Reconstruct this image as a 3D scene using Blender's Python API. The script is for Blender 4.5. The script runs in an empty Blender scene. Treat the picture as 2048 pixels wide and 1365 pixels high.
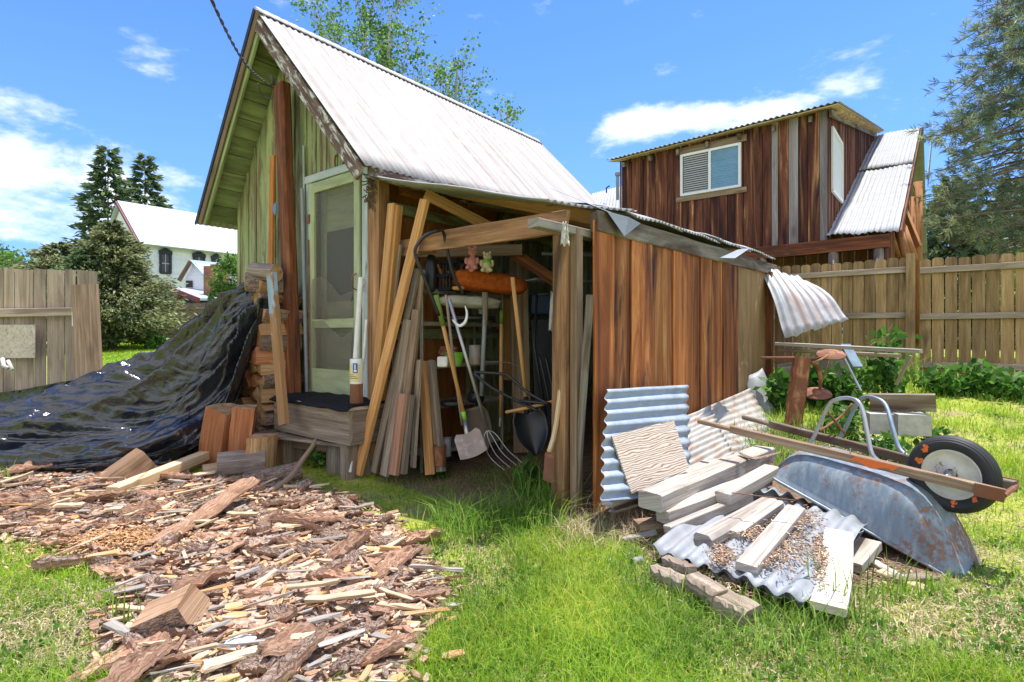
import bpy, math, random
import numpy as np
from mathutils import Vector as V, noise as mn
random.seed(7); rng = np.random.default_rng(7)
C = bpy.context.scene
# ---------------------------------------------------------------- camera, sky, sun, exposure
FOC = 1090.0; HZ = 668.0; CZ = 1.2
cam = bpy.data.objects.new('camera', bpy.data.cameras.new('camera')); C.collection.objects.link(cam); C.camera = cam
cam.location = (0, 0, CZ); cam.rotation_euler = (math.radians(90), 0, 0)
cam.data.sensor_width = 36; cam.data.lens = FOC/2048*36; cam.data.shift_y = -14.5/2048
cam.data.clip_start = 0.05; cam.data.clip_end = 2000
WX, WY = -0.19, -0.16                     # horizontal shadow shift per metre of height
sun = bpy.data.objects.new('sun', bpy.data.lights.new('sun', 'SUN')); C.collection.objects.link(sun)
sun.data.energy = 4.2; sun.data.angle = math.radians(0.55); sun.data.color = (1, 0.95, 0.87)
sun.rotation_euler = V((WX, WY, -1)).to_track_quat('-Z', 'Y').to_euler(); sun.location = (0, 0, 30)
C.view_settings.view_transform = 'Standard'; C.view_settings.look = 'None'; C.view_settings.exposure = 0.93
C.view_settings.gamma = 1
world = bpy.data.worlds.new('World'); C.world = world; world.use_nodes = True
wn = world.node_tree; wn.nodes.clear()
def wnode(t, **k):
    n = wn.nodes.new(t)
    for a, b in k.items(): setattr(n, a, b)
    return n
sky = wnode('ShaderNodeTexSky', sky_type='NISHITA', sun_disc=False)
SUN_EL = math.atan2(1, math.hypot(WX, WY)); sky.sun_elevation = SUN_EL
sky.sun_rotation = math.atan2(-WX, -WY); sky.air_density = 1.0; sky.dust_density = 0.6; sky.ozone_density = 2.2
tc = wnode('ShaderNodeTexCoord')
def wnoise(scale, detail, st=(1, 1, 2.6), loc=(0, 0, 0), dist=0.3):
    m = wnode('ShaderNodeMapping'); m.inputs['Scale'].default_value = st; m.inputs['Location'].default_value = loc
    wn.links.new(tc.outputs['Generated'], m.inputs[0])
    n = wnode('ShaderNodeTexNoise'); n.inputs['Scale'].default_value = scale; n.inputs['Detail'].default_value = detail
    n.inputs['Roughness'].default_value = 0.6; n.inputs['Distortion'].default_value = dist
    wn.links.new(m.outputs[0], n.inputs['Vector']); return n.outputs['Fac']
def wm(op, a, b=None, c=None):
    n = wnode('ShaderNodeMath', operation=op)
    for i, x in enumerate((a, b, c)):
        if x is None: continue
        if isinstance(x, (int, float)): n.inputs[i].default_value = x
        else: wn.links.new(x, n.inputs[i])
    return n.outputs[0]
def wrange(x, a, b, c=0, d=1):
    n = wnode('ShaderNodeMapRange', interpolation_type='SMOOTHSTEP'); n.inputs[1].default_value = a; n.inputs[2].default_value = b
    n.inputs[3].default_value = c; n.inputs[4].default_value = d; wn.links.new(x, n.inputs[0]); return n.outputs[0]
def wblob(px, py, r, squash):             # mask round a direction of the sky where a cloud stands
    d = V(((px-1024)/FOC, 1, -(py-HZ)/FOC)).normalized()
    s = wnode('ShaderNodeVectorMath', operation='SUBTRACT'); wn.links.new(tc.outputs['Generated'], s.inputs[0]); s.inputs[1].default_value = d
    m = wnode('ShaderNodeVectorMath', operation='MULTIPLY'); wn.links.new(s.outputs[0], m.inputs[0]); m.inputs[1].default_value = (1, 1, squash)
    l = wnode('ShaderNodeVectorMath', operation='LENGTH'); wn.links.new(m.outputs[0], l.inputs[0])
    return wrange(l.outputs['Value'], 0, r, 1, 0)
nz = wnoise(6.5, 9, (1, 1, 2.2), (3.1, .4, .2), .15)
cl = None
for px, py, r, sq, am in [(1290, 250, .11, 2.4, .95), (1490, 232, .14, 2.0, 1.15), (1370, 232, .10, 2.4, .9), (40, 380, .27, 1.7, .62), (-60, 300, .3, 2.4, .4),
                          (60, 75, .06, 3.4, .30), (1800, 215, .10, 3.6, .12), (120, 215, .14, 4, .26), (330, 400, .22, 3, .3), (880, 15, .1, 4, .2), (1100,380,.3,3,.22)]:
    b = wm('MULTIPLY', wblob(px, py, r, sq), am)
    cl = b if cl is None else wm('ADD', cl, b)
cf = wrange(wm('ADD', wm('MULTIPLY', cl, .62), wm('MULTIPLY', nz, 2.0)), 1.18, 1.62)
sep = wnode('ShaderNodeSeparateXYZ'); wn.links.new(tc.outputs['Generated'], sep.inputs[0])
hzf = wrange(sep.outputs['Z'], -0.05, 0.62, 1, 0)
tint = wnode('ShaderNodeMix', data_type='RGBA', blend_type='MULTIPLY'); tint.inputs[0].default_value = 1
wn.links.new(sky.outputs[0], tint.inputs[6]); tint.inputs[7].default_value = (0.38, 0.62, 1.08, 1)
hz = wnode('ShaderNodeMix', data_type='RGBA'); wn.links.new(wm('MULTIPLY', hzf, .55), hz.inputs[0]); wn.links.new(tint.outputs[2], hz.inputs[6]); hz.inputs[7].default_value = (1.35, 2.6, 4.7, 1)
cm = wnode('ShaderNodeMix', data_type='RGBA'); wn.links.new(cf, cm.inputs[0]); wn.links.new(hz.outputs[2], cm.inputs[6]); cm.inputs[7].default_value = (4.6, 5.0, 5.6, 1)
rear_fill = wm('MULTIPLY', wrange(sep.outputs['Y'], -.05, -.55), wrange(wnoise(2.1, 7, (1, 1, 1.6), (7, 2, 1), .3), .36, .56))   # unseen bright cloud bank added behind the camera as neutral fill
rear_fill = wm('MULTIPLY', rear_fill, wrange(sep.outputs['Z'], .0, .12))
cm2 = wnode('ShaderNodeMix', data_type='RGBA'); wn.links.new(rear_fill, cm2.inputs[0]); wn.links.new(cm.outputs[2], cm2.inputs[6]); cm2.inputs[7].default_value = (6.0, 5.8, 5.4, 1); cm = cm2
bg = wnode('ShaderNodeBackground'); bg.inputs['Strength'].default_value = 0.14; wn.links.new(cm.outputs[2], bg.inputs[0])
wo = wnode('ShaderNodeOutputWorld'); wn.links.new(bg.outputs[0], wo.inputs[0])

# ---------------------------------------------------------------- placement helpers
def P(px, py, Y): return V(((px-1024)/FOC*Y, Y, CZ-(py-HZ)/FOC*Y))
def Gd(px, py, z=0.0): return P(px, py, FOC*(CZ-z)/(py-HZ))
RX, RY = .6265, .7794                     # the shed's long direction; t runs along the gable to the left, s into the depth
def W(t, s, z): return V((.3845-RY*t+RX*s, 3.613+RX*t+RY*s, z))
RV = V((RX, RY, 0)); GV = V((-RY, RX, 0)); UV_ = -GV; ZV = V((0, 0, 1))
def S(px, py, s): k = (px-1024)/FOC; return P(px, py, (s+3.0568)/(RX*k+RY))
def T(px, py, t): k = (px-1024)/FOC; return P(px, py, (t+1.9638)/(-RY*k+RX))
def ts(p): dx, dy = p[0]-.3845, p[1]-3.613; return (-RY*dx+RX*dy, RX*dx+RY*dy)
def tpx(px, s): return ts(S(px, 600, s))[0]
def proj(x, y, z): return (1024+FOC*x/y, HZ+FOC*(CZ-z)/y)
def sst(a, b, x): u = np.clip((x-a)/(b-a), 0, 1); return u*u*(3-2*u)
def gz(x, y):
    x = np.asarray(x, float); y = np.asarray(y, float)
    zr = .585*sst(3.2, 9.0, y)*1.0 + .35*sst(9, 30, y)
    zl = .15*sst(6.5, 14, y)+1.0*sst(12, 42, y)
    f = sst(-.6, 1.6, x)
    return zr*f+zl*(1-f)
def gzf(x, y): return float(gz(x, y))
# ---------------------------------------------------------------- mesh builder
class MB:
    def __init__(s): s.v = []; s.f = []; s.uv = []; s.t = []; s.m = []
    def add(s, vs, fs, uvs, tint=.5, mat=0):
        o = len(s.v); s.v += [tuple(v) for v in vs]
        s.t += (list(tint) if hasattr(tint, '__len__') else [tint]*len(vs))
        for i, f in enumerate(fs):
            s.f.append([o+k for k in f]); s.uv += [tuple(u) for u in uvs[i]]; s.m.append(mat)
    def build(s, name, mats, parent=None, smooth=False, org=None, solid=0):
        if not isinstance(mats, (list, tuple)): mats = [mats]
        v = np.array(s.v, float)
        if parent is not None: o = V(parent['_o'])
        elif org is not None: o = V(org)
        else: o = V(((v[:, 0].min()+v[:, 0].max())/2, (v[:, 1].min()+v[:, 1].max())/2, v[:, 2].min()))
        v = v-np.array(o)
        me = bpy.data.meshes.new(name); me.from_pydata(v.tolist(), [], s.f)
        ul = me.uv_layers.new(name='UVMap'); ul.data.foreach_set('uv', np.array(s.uv, float).ravel())
        a = me.attributes.new('tint', 'FLOAT', 'POINT'); a.data.foreach_set('value', np.array(s.t, float))
        for m in mats: me.materials.append(m)
        me.polygons.foreach_set('material_index', s.m)
        if smooth: me.polygons.foreach_set('use_smooth', [True]*len(s.f))
        me.update()
        ob = bpy.data.objects.new(name, me); C.collection.objects.link(ob); ob['_o'] = tuple(o)
        if parent is not None: ob.parent = parent
        else: ob.location = o
        if solid:
            md = ob.modifiers.new('thick', 'SOLIDIFY'); md.thickness = solid; md.offset = 0
        return ob
def tag(o, label=None, cat=None, group=None, kind=None):
    if label: o['label'] = label
    if cat: o['category'] = cat
    if group: o['group'] = group
    if kind: o['kind'] = kind
    return o
def thing(name, loc, label, cat, group=None):
    e = bpy.data.objects.new(name, None); C.collection.objects.link(e); e.location = loc; e['_o'] = tuple(loc); e.empty_display_size = .1
    return tag(e, label, cat, group)
def rnd(a=0., b=1.): return random.uniform(a, b)
def plank(mb, p0, p1, w, th, side=None, seg=5, warp=0.0, ch=.004, tint=None, mat=0, w1=None, jag=0.0, slant=0.0, rough=0.0):
    """a sawn board from p0 to p1 (centre line); side = direction of its width"""
    p0 = V(p0); p1 = V(p1); d = p1-p0; L = d.length; d = d/L
    if side is None: side = d.cross(ZV) if abs(d.z) < .95 else RV
    side = V(side); side = (side-d*side.dot(d)).normalized(); n = d.cross(side)
    w1 = w if w1 is None else w1; tint = rnd() if tint is None else tint
    uo, vo = rnd(0, 90), rnd(0, 90); ph = rnd(0, 6.3); ring = []
    vs = []; us = []
    for i in range(seg+1):
        f = i/seg; ww = (w+(w1-w)*f)/2; hh = th/2; c = min(ch, hh*.6)
        pts = [(-ww, -hh+c), (-ww+c, -hh), (ww-c, -hh), (ww, -hh+c), (ww, hh-c), (ww-c, hh), (-ww+c, hh), (-ww, hh-c)]
        per = [0, c, c+2*ww-2*c]; 
        off = side*(math.sin(f*3.1+ph)*warp)+n*(math.sin(f*2.3+ph*2)*warp*.6)
        for (a, b) in pts:
            e = 0
            if i in (0, seg): e = (jag*rnd(-1, 1)+slant*a/ww)*(1 if i == 0 else -1)
            if rough: a += rnd(-rough, rough); b += rnd(-rough, rough)
            vs.append(p0+d*(f*L+e)+side*a+n*b+off)
        us.append(f*L)
    fs = []; uvs = []
    vp = [-w/2-th, -w/2, w/2, w/2+.002, w/2+th, w/2+th+.002, w*1.5+th, w*1.5+th+.002, w*1.5+2*th]
    for i in range(seg):
        for k in range(8):
            k2 = (k+1) % 8
            fs.append([i*8+k, i*8+k2, (i+1)*8+k2, (i+1)*8+k])
            a, b = vo+vp[k], vo+vp[k+1]
            uvs.append([(uo+us[i], a), (uo+us[i], b), (uo+us[i+1], b), (uo+us[i+1], a)])
    for i, rev in ((0, 1), (seg, 0)):
        idx = [i*8+k for k in range(8)]; 
        if rev: idx = idx[::-1]
        fs.append(idx); uvs.append([(uo+7+.25*(vs[k]-p0).dot(side), vo+(vs[k]-p0).dot(n)*.9+(vs[k]-p0).dot(side)*.3) for k in idx])
    mb.add(vs, fs, uvs, tint, mat)
def tube(mb, pts, r, n=10, tint=.5, mat=0, cap=True, smoothpath=0, squash=1.0):
    pts = [V(p) for p in pts]
    rs = r if hasattr(r, '__len__') else [r]*len(pts)
    if smoothpath:
        np_, nr = [], []
        for i in range(len(pts)-1):
            a = pts[max(i-1, 0)]; b = pts[i]; c = pts[i+1]; e = pts[min(i+2, len(pts)-1)]
            for k in range(smoothpath):
                u = k/smoothpath; np_.append(.5*((2*b)+(c-a)*u+(2*a-5*b+4*c-e)*u*u+(3*b-a-3*c+e)*u**3)); nr.append(rs[i]+(rs[i+1]-rs[i])*u)
        np_.append(pts[-1]); nr.append(rs[-1]); pts, rs = np_, nr
    d0 = (pts[1]-pts[0]).normalized(); a = d0.cross(ZV) if abs(d0.z) < .9 else d0.cross(V((1, 0, 0))); a.normalize()
    vs = []; L = 0; Ls = []; uo = rnd(0, 50)
    for i, p in enumerate(pts):
        d = (pts[min(i+1, len(pts)-1)]-pts[max(i-1, 0)]).normalized(); a = (a-d*a.dot(d)).normalized(); b = d.cross(a)
        if i: L += (p-pts[i-1]).length
        Ls.append(L)
        for k in range(n):
            an = 2*math.pi*k/n; vs.append(p+a*math.cos(an)*rs[i]+b*math.sin(an)*rs[i]*squash)
    fs = []; uvs = []; cr = 2*math.pi*rs[0]/n
    for i in range(len(pts)-1):
        for k in range(n):
            k2 = (k+1) % n; fs.append([i*n+k, i*n+k2, (i+1)*n+k2, (i+1)*n+k])
            uvs.append([(uo+Ls[i], k*cr), (uo+Ls[i], (k+1)*cr), (uo+Ls[i+1], (k+1)*cr), (uo+Ls[i+1], k*cr)])
    if cap:
        fs.append(list(range(n))[::-1]); uvs.append([(uo, 0)]*n)
        o = (len(pts)-1)*n; fs.append([o+k for k in range(n)]); uvs.append([(uo, 0)]*n)
    mb.add(vs, fs, uvs, tint, mat)
def grid(mb, fn, nu, nv, us=1, vs_=1, tint=.5, mat=0, keep=None):
    """fn(u,v)->point for u,v in 0..1"""
    vs = [fn(i/nu, j/nv) for j in range(nv+1) for i in range(nu+1)]; uo, vo = rnd(0, 60), rnd(0, 60)
    fs = []; uvs = []
    for j in range(nv):
        for i in range(nu):
            if keep and not keep((i+.5)/nu, (j+.5)/nv): continue
            q = [j*(nu+1)+i, j*(nu+1)+i+1, (j+1)*(nu+1)+i+1, (j+1)*(nu+1)+i]; fs.append(q)
            uvs.append([(uo+a/nu*us, vo+b/nv*vs_) for a, b in ((i, j), (i+1, j), (i+1, j+1), (i, j+1))])
    mb.add(vs, fs, uvs, tint, mat)
def quadpt(q, u, v): return (q[0]*(1-u)+q[1]*u)*(1-v)+(q[3]*(1-u)+q[2]*u)*v
def corr(mb, q, wl=.068, amp=.009, nlong=10, bend=None, crumple=0.0, tint=.5, keep=None, edge=0.0):
    """corrugated sheet on quad q=[a,b,c,d]; flutes run a->d, waves across a->b"""
    q = [V(x) for x in q]; wd = max((q[1]-q[0]).length, (q[2]-q[3]).length); ln = (q[3]-q[0]).length
    nw = max(2, round(wd/wl)); nu = nw*6; n = (q[1]-q[0]).cross(q[3]-q[0]).normalized(); sd = rnd(0, 99); dl = (q[3]-q[0]).normalized()
    def fn(u, v):
        p = quadpt(q, u, v)+n*amp*math.sin(u*nw*2*math.pi)
        if bend: p = p+bend(u, v)
        if crumple: p = p+n*crumple*mn.noise(V((u*wd*2.2, v*ln*2.2, sd)))
        if edge and (v < .001 or v > .999): p = p+dl*edge*mn.noise(V((u*wd*5, v*7, sd)))
        return p
    grid(mb, fn, nu, nlong, wd, ln, tint, keep=keep)
def lathe(mb, c, axis, prof, n=28, tint=.5, mat=0):
    axis = V(axis).normalized(); a = axis.cross(ZV) if abs(axis.z) < .9 else axis.cross(V((1, 0, 0))); a.normalize(); b = axis.cross(a)
    vs = []; 
    for (r, h) in prof:
        for k in range(n): an = 2*math.pi*k/n; vs.append(V(c)+axis*h+(a*math.cos(an)+b*math.sin(an))*r)
    fs = []; uvs = []
    for i in range(len(prof)-1):
        for k in range(n):
            k2 = (k+1) % n; fs.append([i*n+k, i*n+k2, (i+1)*n+k2, (i+1)*n+k])
            uvs.append([(k/n, i*.1), ((k+1)/n, i*.1), ((k+1)/n, i*.1+.1), (k/n, i*.1+.1)])
    mb.add(vs, fs, uvs, tint, mat)
def blob(mb, c, rx, ry, rz, n=12, m=8, tint=.5, mat=0, bump=0.0, ax=None):
    X, Yv, Z = ax if ax else (V((1, 0, 0)), V((0, 1, 0)), ZV); sd = rnd(0, 99)
    def fn(u, v):
        a = u*2*math.pi; b = (v-.5)*math.pi; d = V((math.cos(a)*math.cos(b), math.sin(a)*math.cos(b), math.sin(b)))
        k = 1+bump*mn.noise(d*1.7+V((sd, 0, 0)))
        return V(c)+(X*d.x*rx+Yv*d.y*ry+Z*d.z*rz)*k
    grid(mb, fn, n, m, 2, 1, tint, mat)
def box(mb, c, X, Y_, Z, sx, sy, sz, tint=.5, mat=0): plank(mb, V(c)-V(X)*sx/2, V(c)+V(X)*sx/2, sy, sz, Y_, seg=1, tint=tint, mat=mat, ch=.002)
def prism(mb, poly, n, th, tint=.5, mat=0):
    n = V(n).normalized(); k = len(poly); poly = [V(p) for p in poly]; vs = [p+n*th/2 for p in poly]+[p-n*th/2 for p in poly]
    x = (poly[1]-poly[0]).normalized(); y = n.cross(x); uo = rnd(0, 50)
    f = lambda p: (uo+(p-poly[0]).dot(y), (p-poly[0]).dot(x))
    fs = [list(range(k)), [k+i for i in range(k)][::-1]]; uvs = [[f(vs[i]) for i in q] for q in fs]
    for i in range(k):
        j = (i+1) % k; q = [i, k+i, k+j, j]; fs.append(q); uvs.append([f(vs[z]) for z in q])
    mb.add(vs, fs, uvs, tint, mat)
# ---------------------------------------------------------------- materials
class NT:
    def __init__(s, name):
        s.m = bpy.data.materials.new(name); s.m.use_nodes = True; s.t = s.m.node_tree; s.b = s.t.nodes['Principled BSDF']; s.o = s.t.nodes['Material Output']
        s.uv = s.n('ShaderNodeUVMap').outputs[0]; s.tc = s.n('ShaderNodeTexCoord')
        a = s.n('ShaderNodeAttribute'); a.attribute_name = 'tint'; s.tint = a.outputs['Fac']
    def n(s, t, **k):
        n = s.t.nodes.new(t)
        for a, b in k.items(): setattr(n, a, b)
        return n
    def l(s, a, b): s.t.links.new(a, b)
    def st(s, sock, x):
        if isinstance(x, (int, float)): sock.default_value = x
        elif isinstance(x, tuple): sock.default_value = x if len(x) != 3 or sock.type != 'RGBA' else (*x, 1)
        else: s.l(x, sock)
    def map(s, src, sc, loc=(0, 0, 0)):
        m = s.n('ShaderNodeMapping'); m.inputs['Scale'].default_value = sc; m.inputs['Location'].default_value = loc; s.l(src, m.inputs[0]); return m.outputs[0]
    def noise(s, vec, scale=1, detail=4, rough=.55, dist=0): 
        n = s.n('ShaderNodeTexNoise'); s.l(vec, n.inputs['Vector'])
        for k, v in (('Scale', scale), ('Detail', detail), ('Roughness', rough), ('Distortion', dist)): n.inputs[k].default_value = v
        return n.outputs['Fac']
    def rng(s, x, a, b, c=0, d=1):
        n = s.n('ShaderNodeMapRange'); s.l(x, n.inputs[0])
        for i, v in enumerate((a, b, c, d)): n.inputs[i+1].default_value = v
        return n.outputs[0]
    def ramp(s, fac, stops):
        n = s.n('ShaderNodeValToRGB'); s.l(fac, n.inputs[0]); e = n.color_ramp.elements
        while len(e) < len(stops): e.new(.5)
        for i, (p, c) in enumerate(stops): e[i].position = p; e[i].color = (*c, 1)
        return n.outputs[0]
    def mix(s, f, a, b, bt='MIX'):
        n = s.n('ShaderNodeMix', data_type='RGBA', blend_type=bt); s.st(n.inputs[0], f); s.st(n.inputs[6], a); s.st(n.inputs[7], b); return n.outputs[2]
    def mth(s, op, a, b=0.0):
        n = s.n('ShaderNodeMath', operation=op); s.st(n.inputs[0], a); s.st(n.inputs[1], b); return n.outputs[0]
    def val(s, col, f):
        n = s.n('ShaderNodeHueSaturation'); s.l(col, n.inputs['Color']) if not isinstance(col, tuple) else s.st(n.inputs['Color'], col); s.st(n.inputs['Value'], f); return n.outputs[0]
    def bump(s, h, st=.3, d=.01):
        n = s.n('ShaderNodeBump'); n.inputs['Strength'].default_value = st; n.inputs['Distance'].default_value = d; s.l(h, n.inputs['Height']); s.l(n.outputs[0], s.b.inputs['Normal'])
    def fin(s, col, rough=.8, metal=0.0, spec=.3):
        s.st(s.b.inputs['Base Color'], col); s.st(s.b.inputs['Roughness'], rough); s.st(s.b.inputs['Metallic'], metal); s.b.inputs['Specular IOR Level'].default_value = spec; return s.m
def wood(name, cols, su=1.1, sv=34, blot=None, paint=None, rough=.8, tv=(.72, 1.28), bs=.35, dark=.5, grain2=True, knot=.5):
    n = NT(name); v1 = n.map(n.uv, (su, sv, 1)); g = n.noise(v1, 1, 7, .62, 1.2)
    c = n.ramp(g, [(.30+.4*i/max(1, len(cols)-1), x) for i, x in enumerate(cols)])
    fine = n.noise(n.map(n.uv, (4, 170, 1)), 1, 3, .6)
    c = n.val(c, n.rng(fine, .3, .7, .75, 1.2))
    if blot:
        bc, lo, hi, bsu, bsv = blot; bl = n.rng(n.noise(n.map(n.uv, (bsu, bsv, 1), (9, 4, 0)), 1, 5, .6, .8), lo, hi)
        c = n.mix(bl, c, bc)
    if knot:
        vo = n.n('ShaderNodeTexVoronoi'); vo.inputs['Scale'].default_value = 1; n.l(n.map(n.uv, (1.3, 4.2, 1)), vo.inputs['Vector'])
        c = n.mix(n.rng(vo.outputs['Distance'], .06, .20, knot, 0), c, (.06, .03, .015))
    if paint:
        pc, lo, hi, psu, psv = paint; pm = n.rng(n.noise(n.map(n.uv, (psu, psv, 1), (2, 7, 0)), 1, 8, .68, .5), lo, hi)
        pcol = n.val(pc, n.rng(n.noise(n.map(n.uv, (2, 9, 1)), 1, 4), .3, .7, .7, 1.2))
        c = n.mix(pm, c, pcol)
    c = n.val(c, n.rng(n.tint, 0, 1, *tv)); n.bump(n.mth('ADD', g, n.mth('MULTIPLY', fine, .5)), bs, .006)
    return n.fin(c, rough, 0, .25)
def plain(name, col, rough=.6, metal=0.0, var=.15, scale=9, spec=.4, bs=.0):
    n = NT(name); g = n.noise(n.tc.outputs['Object'], scale, 6, .6); c = n.val(n.val(col, n.rng(g, .3, .7, 1-var, 1+var)), n.rng(n.tint, 0, 1, .85, 1.15))
    if bs: n.bump(g, bs, .01)
    return n.fin(c, n.rng(g, .3, .7, max(0, rough-.1), min(1, rough+.1)), metal, spec)
def galv(name, base=(.62, .66, .70), rust=None, streak=None, metal=.55, rough=.42, dirt=.5):
    n = NT(name); sp = n.noise(n.map(n.uv, (6, 6, 1)), 1, 5, .6); c = n.val(base, n.rng(sp, .3, .7, .8, 1.12))
    d = n.rng(n.noise(n.map(n.uv, (1.1, 1.6, 1), (5, 1, 0)), 1, 6, .7), .5, .75, 0, dirt); c = n.mix(d, c, (.24, .22, .20)); r = rough
    mt = n.rng(sp, 0, 1, metal, metal)
    if streak:
        scol, lo, hi, a, b = streak; f = n.rng(n.noise(n.map(n.uv, (a, b, 1), (1, 8, 0)), 1, 6, .65), lo, hi); c = n.mix(f, c, scol); mt = n.mth('MULTIPLY', mt, n.mth('SUBTRACT', 1.0, f))
    if rust:
        rcol, lo, hi, sc = rust; f = n.rng(n.noise(n.map(n.uv, (sc, sc, 1), (4, 2, 0)), 1, 8, .7, .4), lo, hi); c = n.mix(f, c, rcol); mt = n.mth('MULTIPLY', mt, n.mth('SUBTRACT', 1.0, f))
    c = n.val(c, n.rng(n.tint, 0, 1, .85, 1.15)); n.bump(sp, .08, .004)
    return n.fin(c, n.rng(sp, .3, .7, rough-.08, rough+.15), mt, .5)
def leaf(name, ca, cb, cc=None, trans=.45, rough=.55):
    n = NT(name); c = n.ramp(n.tint, [(0, ca), (.6, cb), (1, cc or cb)]); c = n.val(c, n.rng(n.noise(n.tc.outputs['Object'], 1.3, 3), .3, .7, .8, 1.2))
    n.fin(c, rough, 0, .3); tr = n.n('ShaderNodeBsdfTranslucent'); n.l(n.val(c, 1.25), tr.inputs[0]); mx = n.n('ShaderNodeMixShader'); mx.inputs[0].default_value = trans
    n.l(n.b.outputs[0], mx.inputs[1]); n.l(tr.outputs[0], mx.inputs[2]); n.l(mx.outputs[0], n.o.inputs[0]); return n.m
GREEN = (.35, .39, .19)
M = {}
M['green'] = wood('green_painted_wood', [(.16, .10, .06), (.24, .17, .10), (.3, .24, .16)], paint=(GREEN, .41, .52, 1.6, 11), tv=(.82, 1.15), knot=.3)
M['greenpale'] = wood('pale_green_paint', [(.2, .15, .1), (.3, .25, .17)], paint=((.42, .46, .27), .30, .38, 2, 12), knot=0, tv=(.9, 1.1))
M['trim'] = wood('weathered_white_trim', [(.2, .17, .14), (.33, .31, .28)], paint=((.50, .56, .54), .34, .44, 2, 14), knot=0, tv=(.9, 1.1))
M['soffit'] = wood('green_soffit_wood', [(.12, .12, .06), (.2, .2, .1)], paint=((.27, .33, .15), .35, .55, 1.2, 8), knot=.5)
M['peel'] = wood('peeling_white_brown_wood', [(.07, .04, .03), (.13, .08, .06), (.2, .13, .1)], paint=((.55, .53, .5), .50, .60, 5, 18), knot=0)
M['redbrown'] = wood('red_brown_siding', [(.13, .042, .018), (.30, .095, .028), (.50, .19, .055), (.70, .38, .14)], su=.5, sv=6, blot=((.075, .032, .024), .54, .68, .8, 5), tv=(.55, 1.25), bs=.3)
M['cabin'] = wood('dark_weathered_siding', [(.035, .012, .010), (.105, .034, .020), (.21, .075, .038), (.58, .31, .13)], su=.5, sv=7, blot=((.035, .014, .016), .48, .64, .5, 5), tv=(.6, 1.5), bs=.2, knot=.6)
M['cabingrey'] = wood('grey_siding_board', [(.13, .11, .11), (.25, .22, .21), (.36, .33, .31)], su=.5, sv=9)
M['orangeply'] = wood('orange_plywood', [(.30, .10, .025), (.46, .17, .045), (.58, .25, .08)], su=.7, sv=9, knot=.6)
M['tanply'] = wood('tan_plywood', [(.20, .12, .05), (.28, .17, .075), (.35, .23, .11)], su=.8, sv=4, blot=((.42, .29, .15), .6, .7, 3, 3), knot=0, bs=.1)
M['new'] = wood('fresh_lumber', [(.42, .19, .06), (.58, .30, .11), (.68, .40, .17)], su=.8, sv=22, knot=.35, tv=(.8, 1.15), bs=.15)
M['newpale'] = wood('pale_lumber', [(.46, .31, .16), (.6, .44, .25), (.7, .55, .34)], su=.8, sv=22, knot=.3, tv=(.85, 1.15), bs=.15)
M['post'] = wood('brown_post_wood', [(.17, .08, .038), (.33, .17, .078), (.47, .28, .145)], su=.9, sv=16, blot=((.10, .055, .03), .52, .7, 1.2, 5))
M['darkpost'] = wood('dark_red_timber', [(.07, .022, .01), (.17, .055, .022), (.30, .12, .05)], su=.8, sv=14, blot=((.06, .03, .02), .5, .7, 1, 4))
M['grey'] = wood('grey_weathered_wood', [(.14, .105, .075), (.27, .21, .155), (.42, .345, .27)], su=.9, sv=26, blot=((.14, .10, .08), .55, .75, 1, 6))
M['bleach'] = wood('sun_bleached_wood', [(.21, .175, .14), (.37, .33, .285), (.48, .445, .395)], su=.8, sv=30, blot=((.17, .13, .10), .52, .72, 1.5, 8), knot=.5, bs=.6)
M['brownboard'] = wood('brown_grey_board', [(.16, .10, .06), (.28, .19, .125), (.40, .30, .205)], su=.9, sv=24)
M['fence'] = wood('cedar_fence_wood', [(.20, .12, .055), (.32, .205, .095), (.44, .30, .155)], su=.9, sv=14, blot=((.13, .085, .045), .5, .75, .9, 5), tv=(.7, 1.25))
M['fencegrey'] = wood('grey_fence_wood', [(.27, .20, .145), (.42, .33, .25), (.54, .45, .36)], su=.9, sv=18, blot=((.20, .15, .12), .5, .7, 1, 6), tv=(.8, 1.2))
M['fencetip'] = wood('weathered_fence_tip', [(.14, .12, .10), (.24, .2, .17)], su=.9, sv=14)
M['farfence'] = wood('far_fence_wood', [(.07, .045, .03), (.14, .09, .06), (.3, .2, .13)], su=.5, sv=5, tv=(.5, 1.5))
M['bluepaint'] = wood('board_with_blue_paint', [(.30, .15, .06), (.42, .24, .11)], paint=((.33, .45, .52), .52, .55, .9, 2.5), knot=.2)
M['osb'] = None
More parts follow.
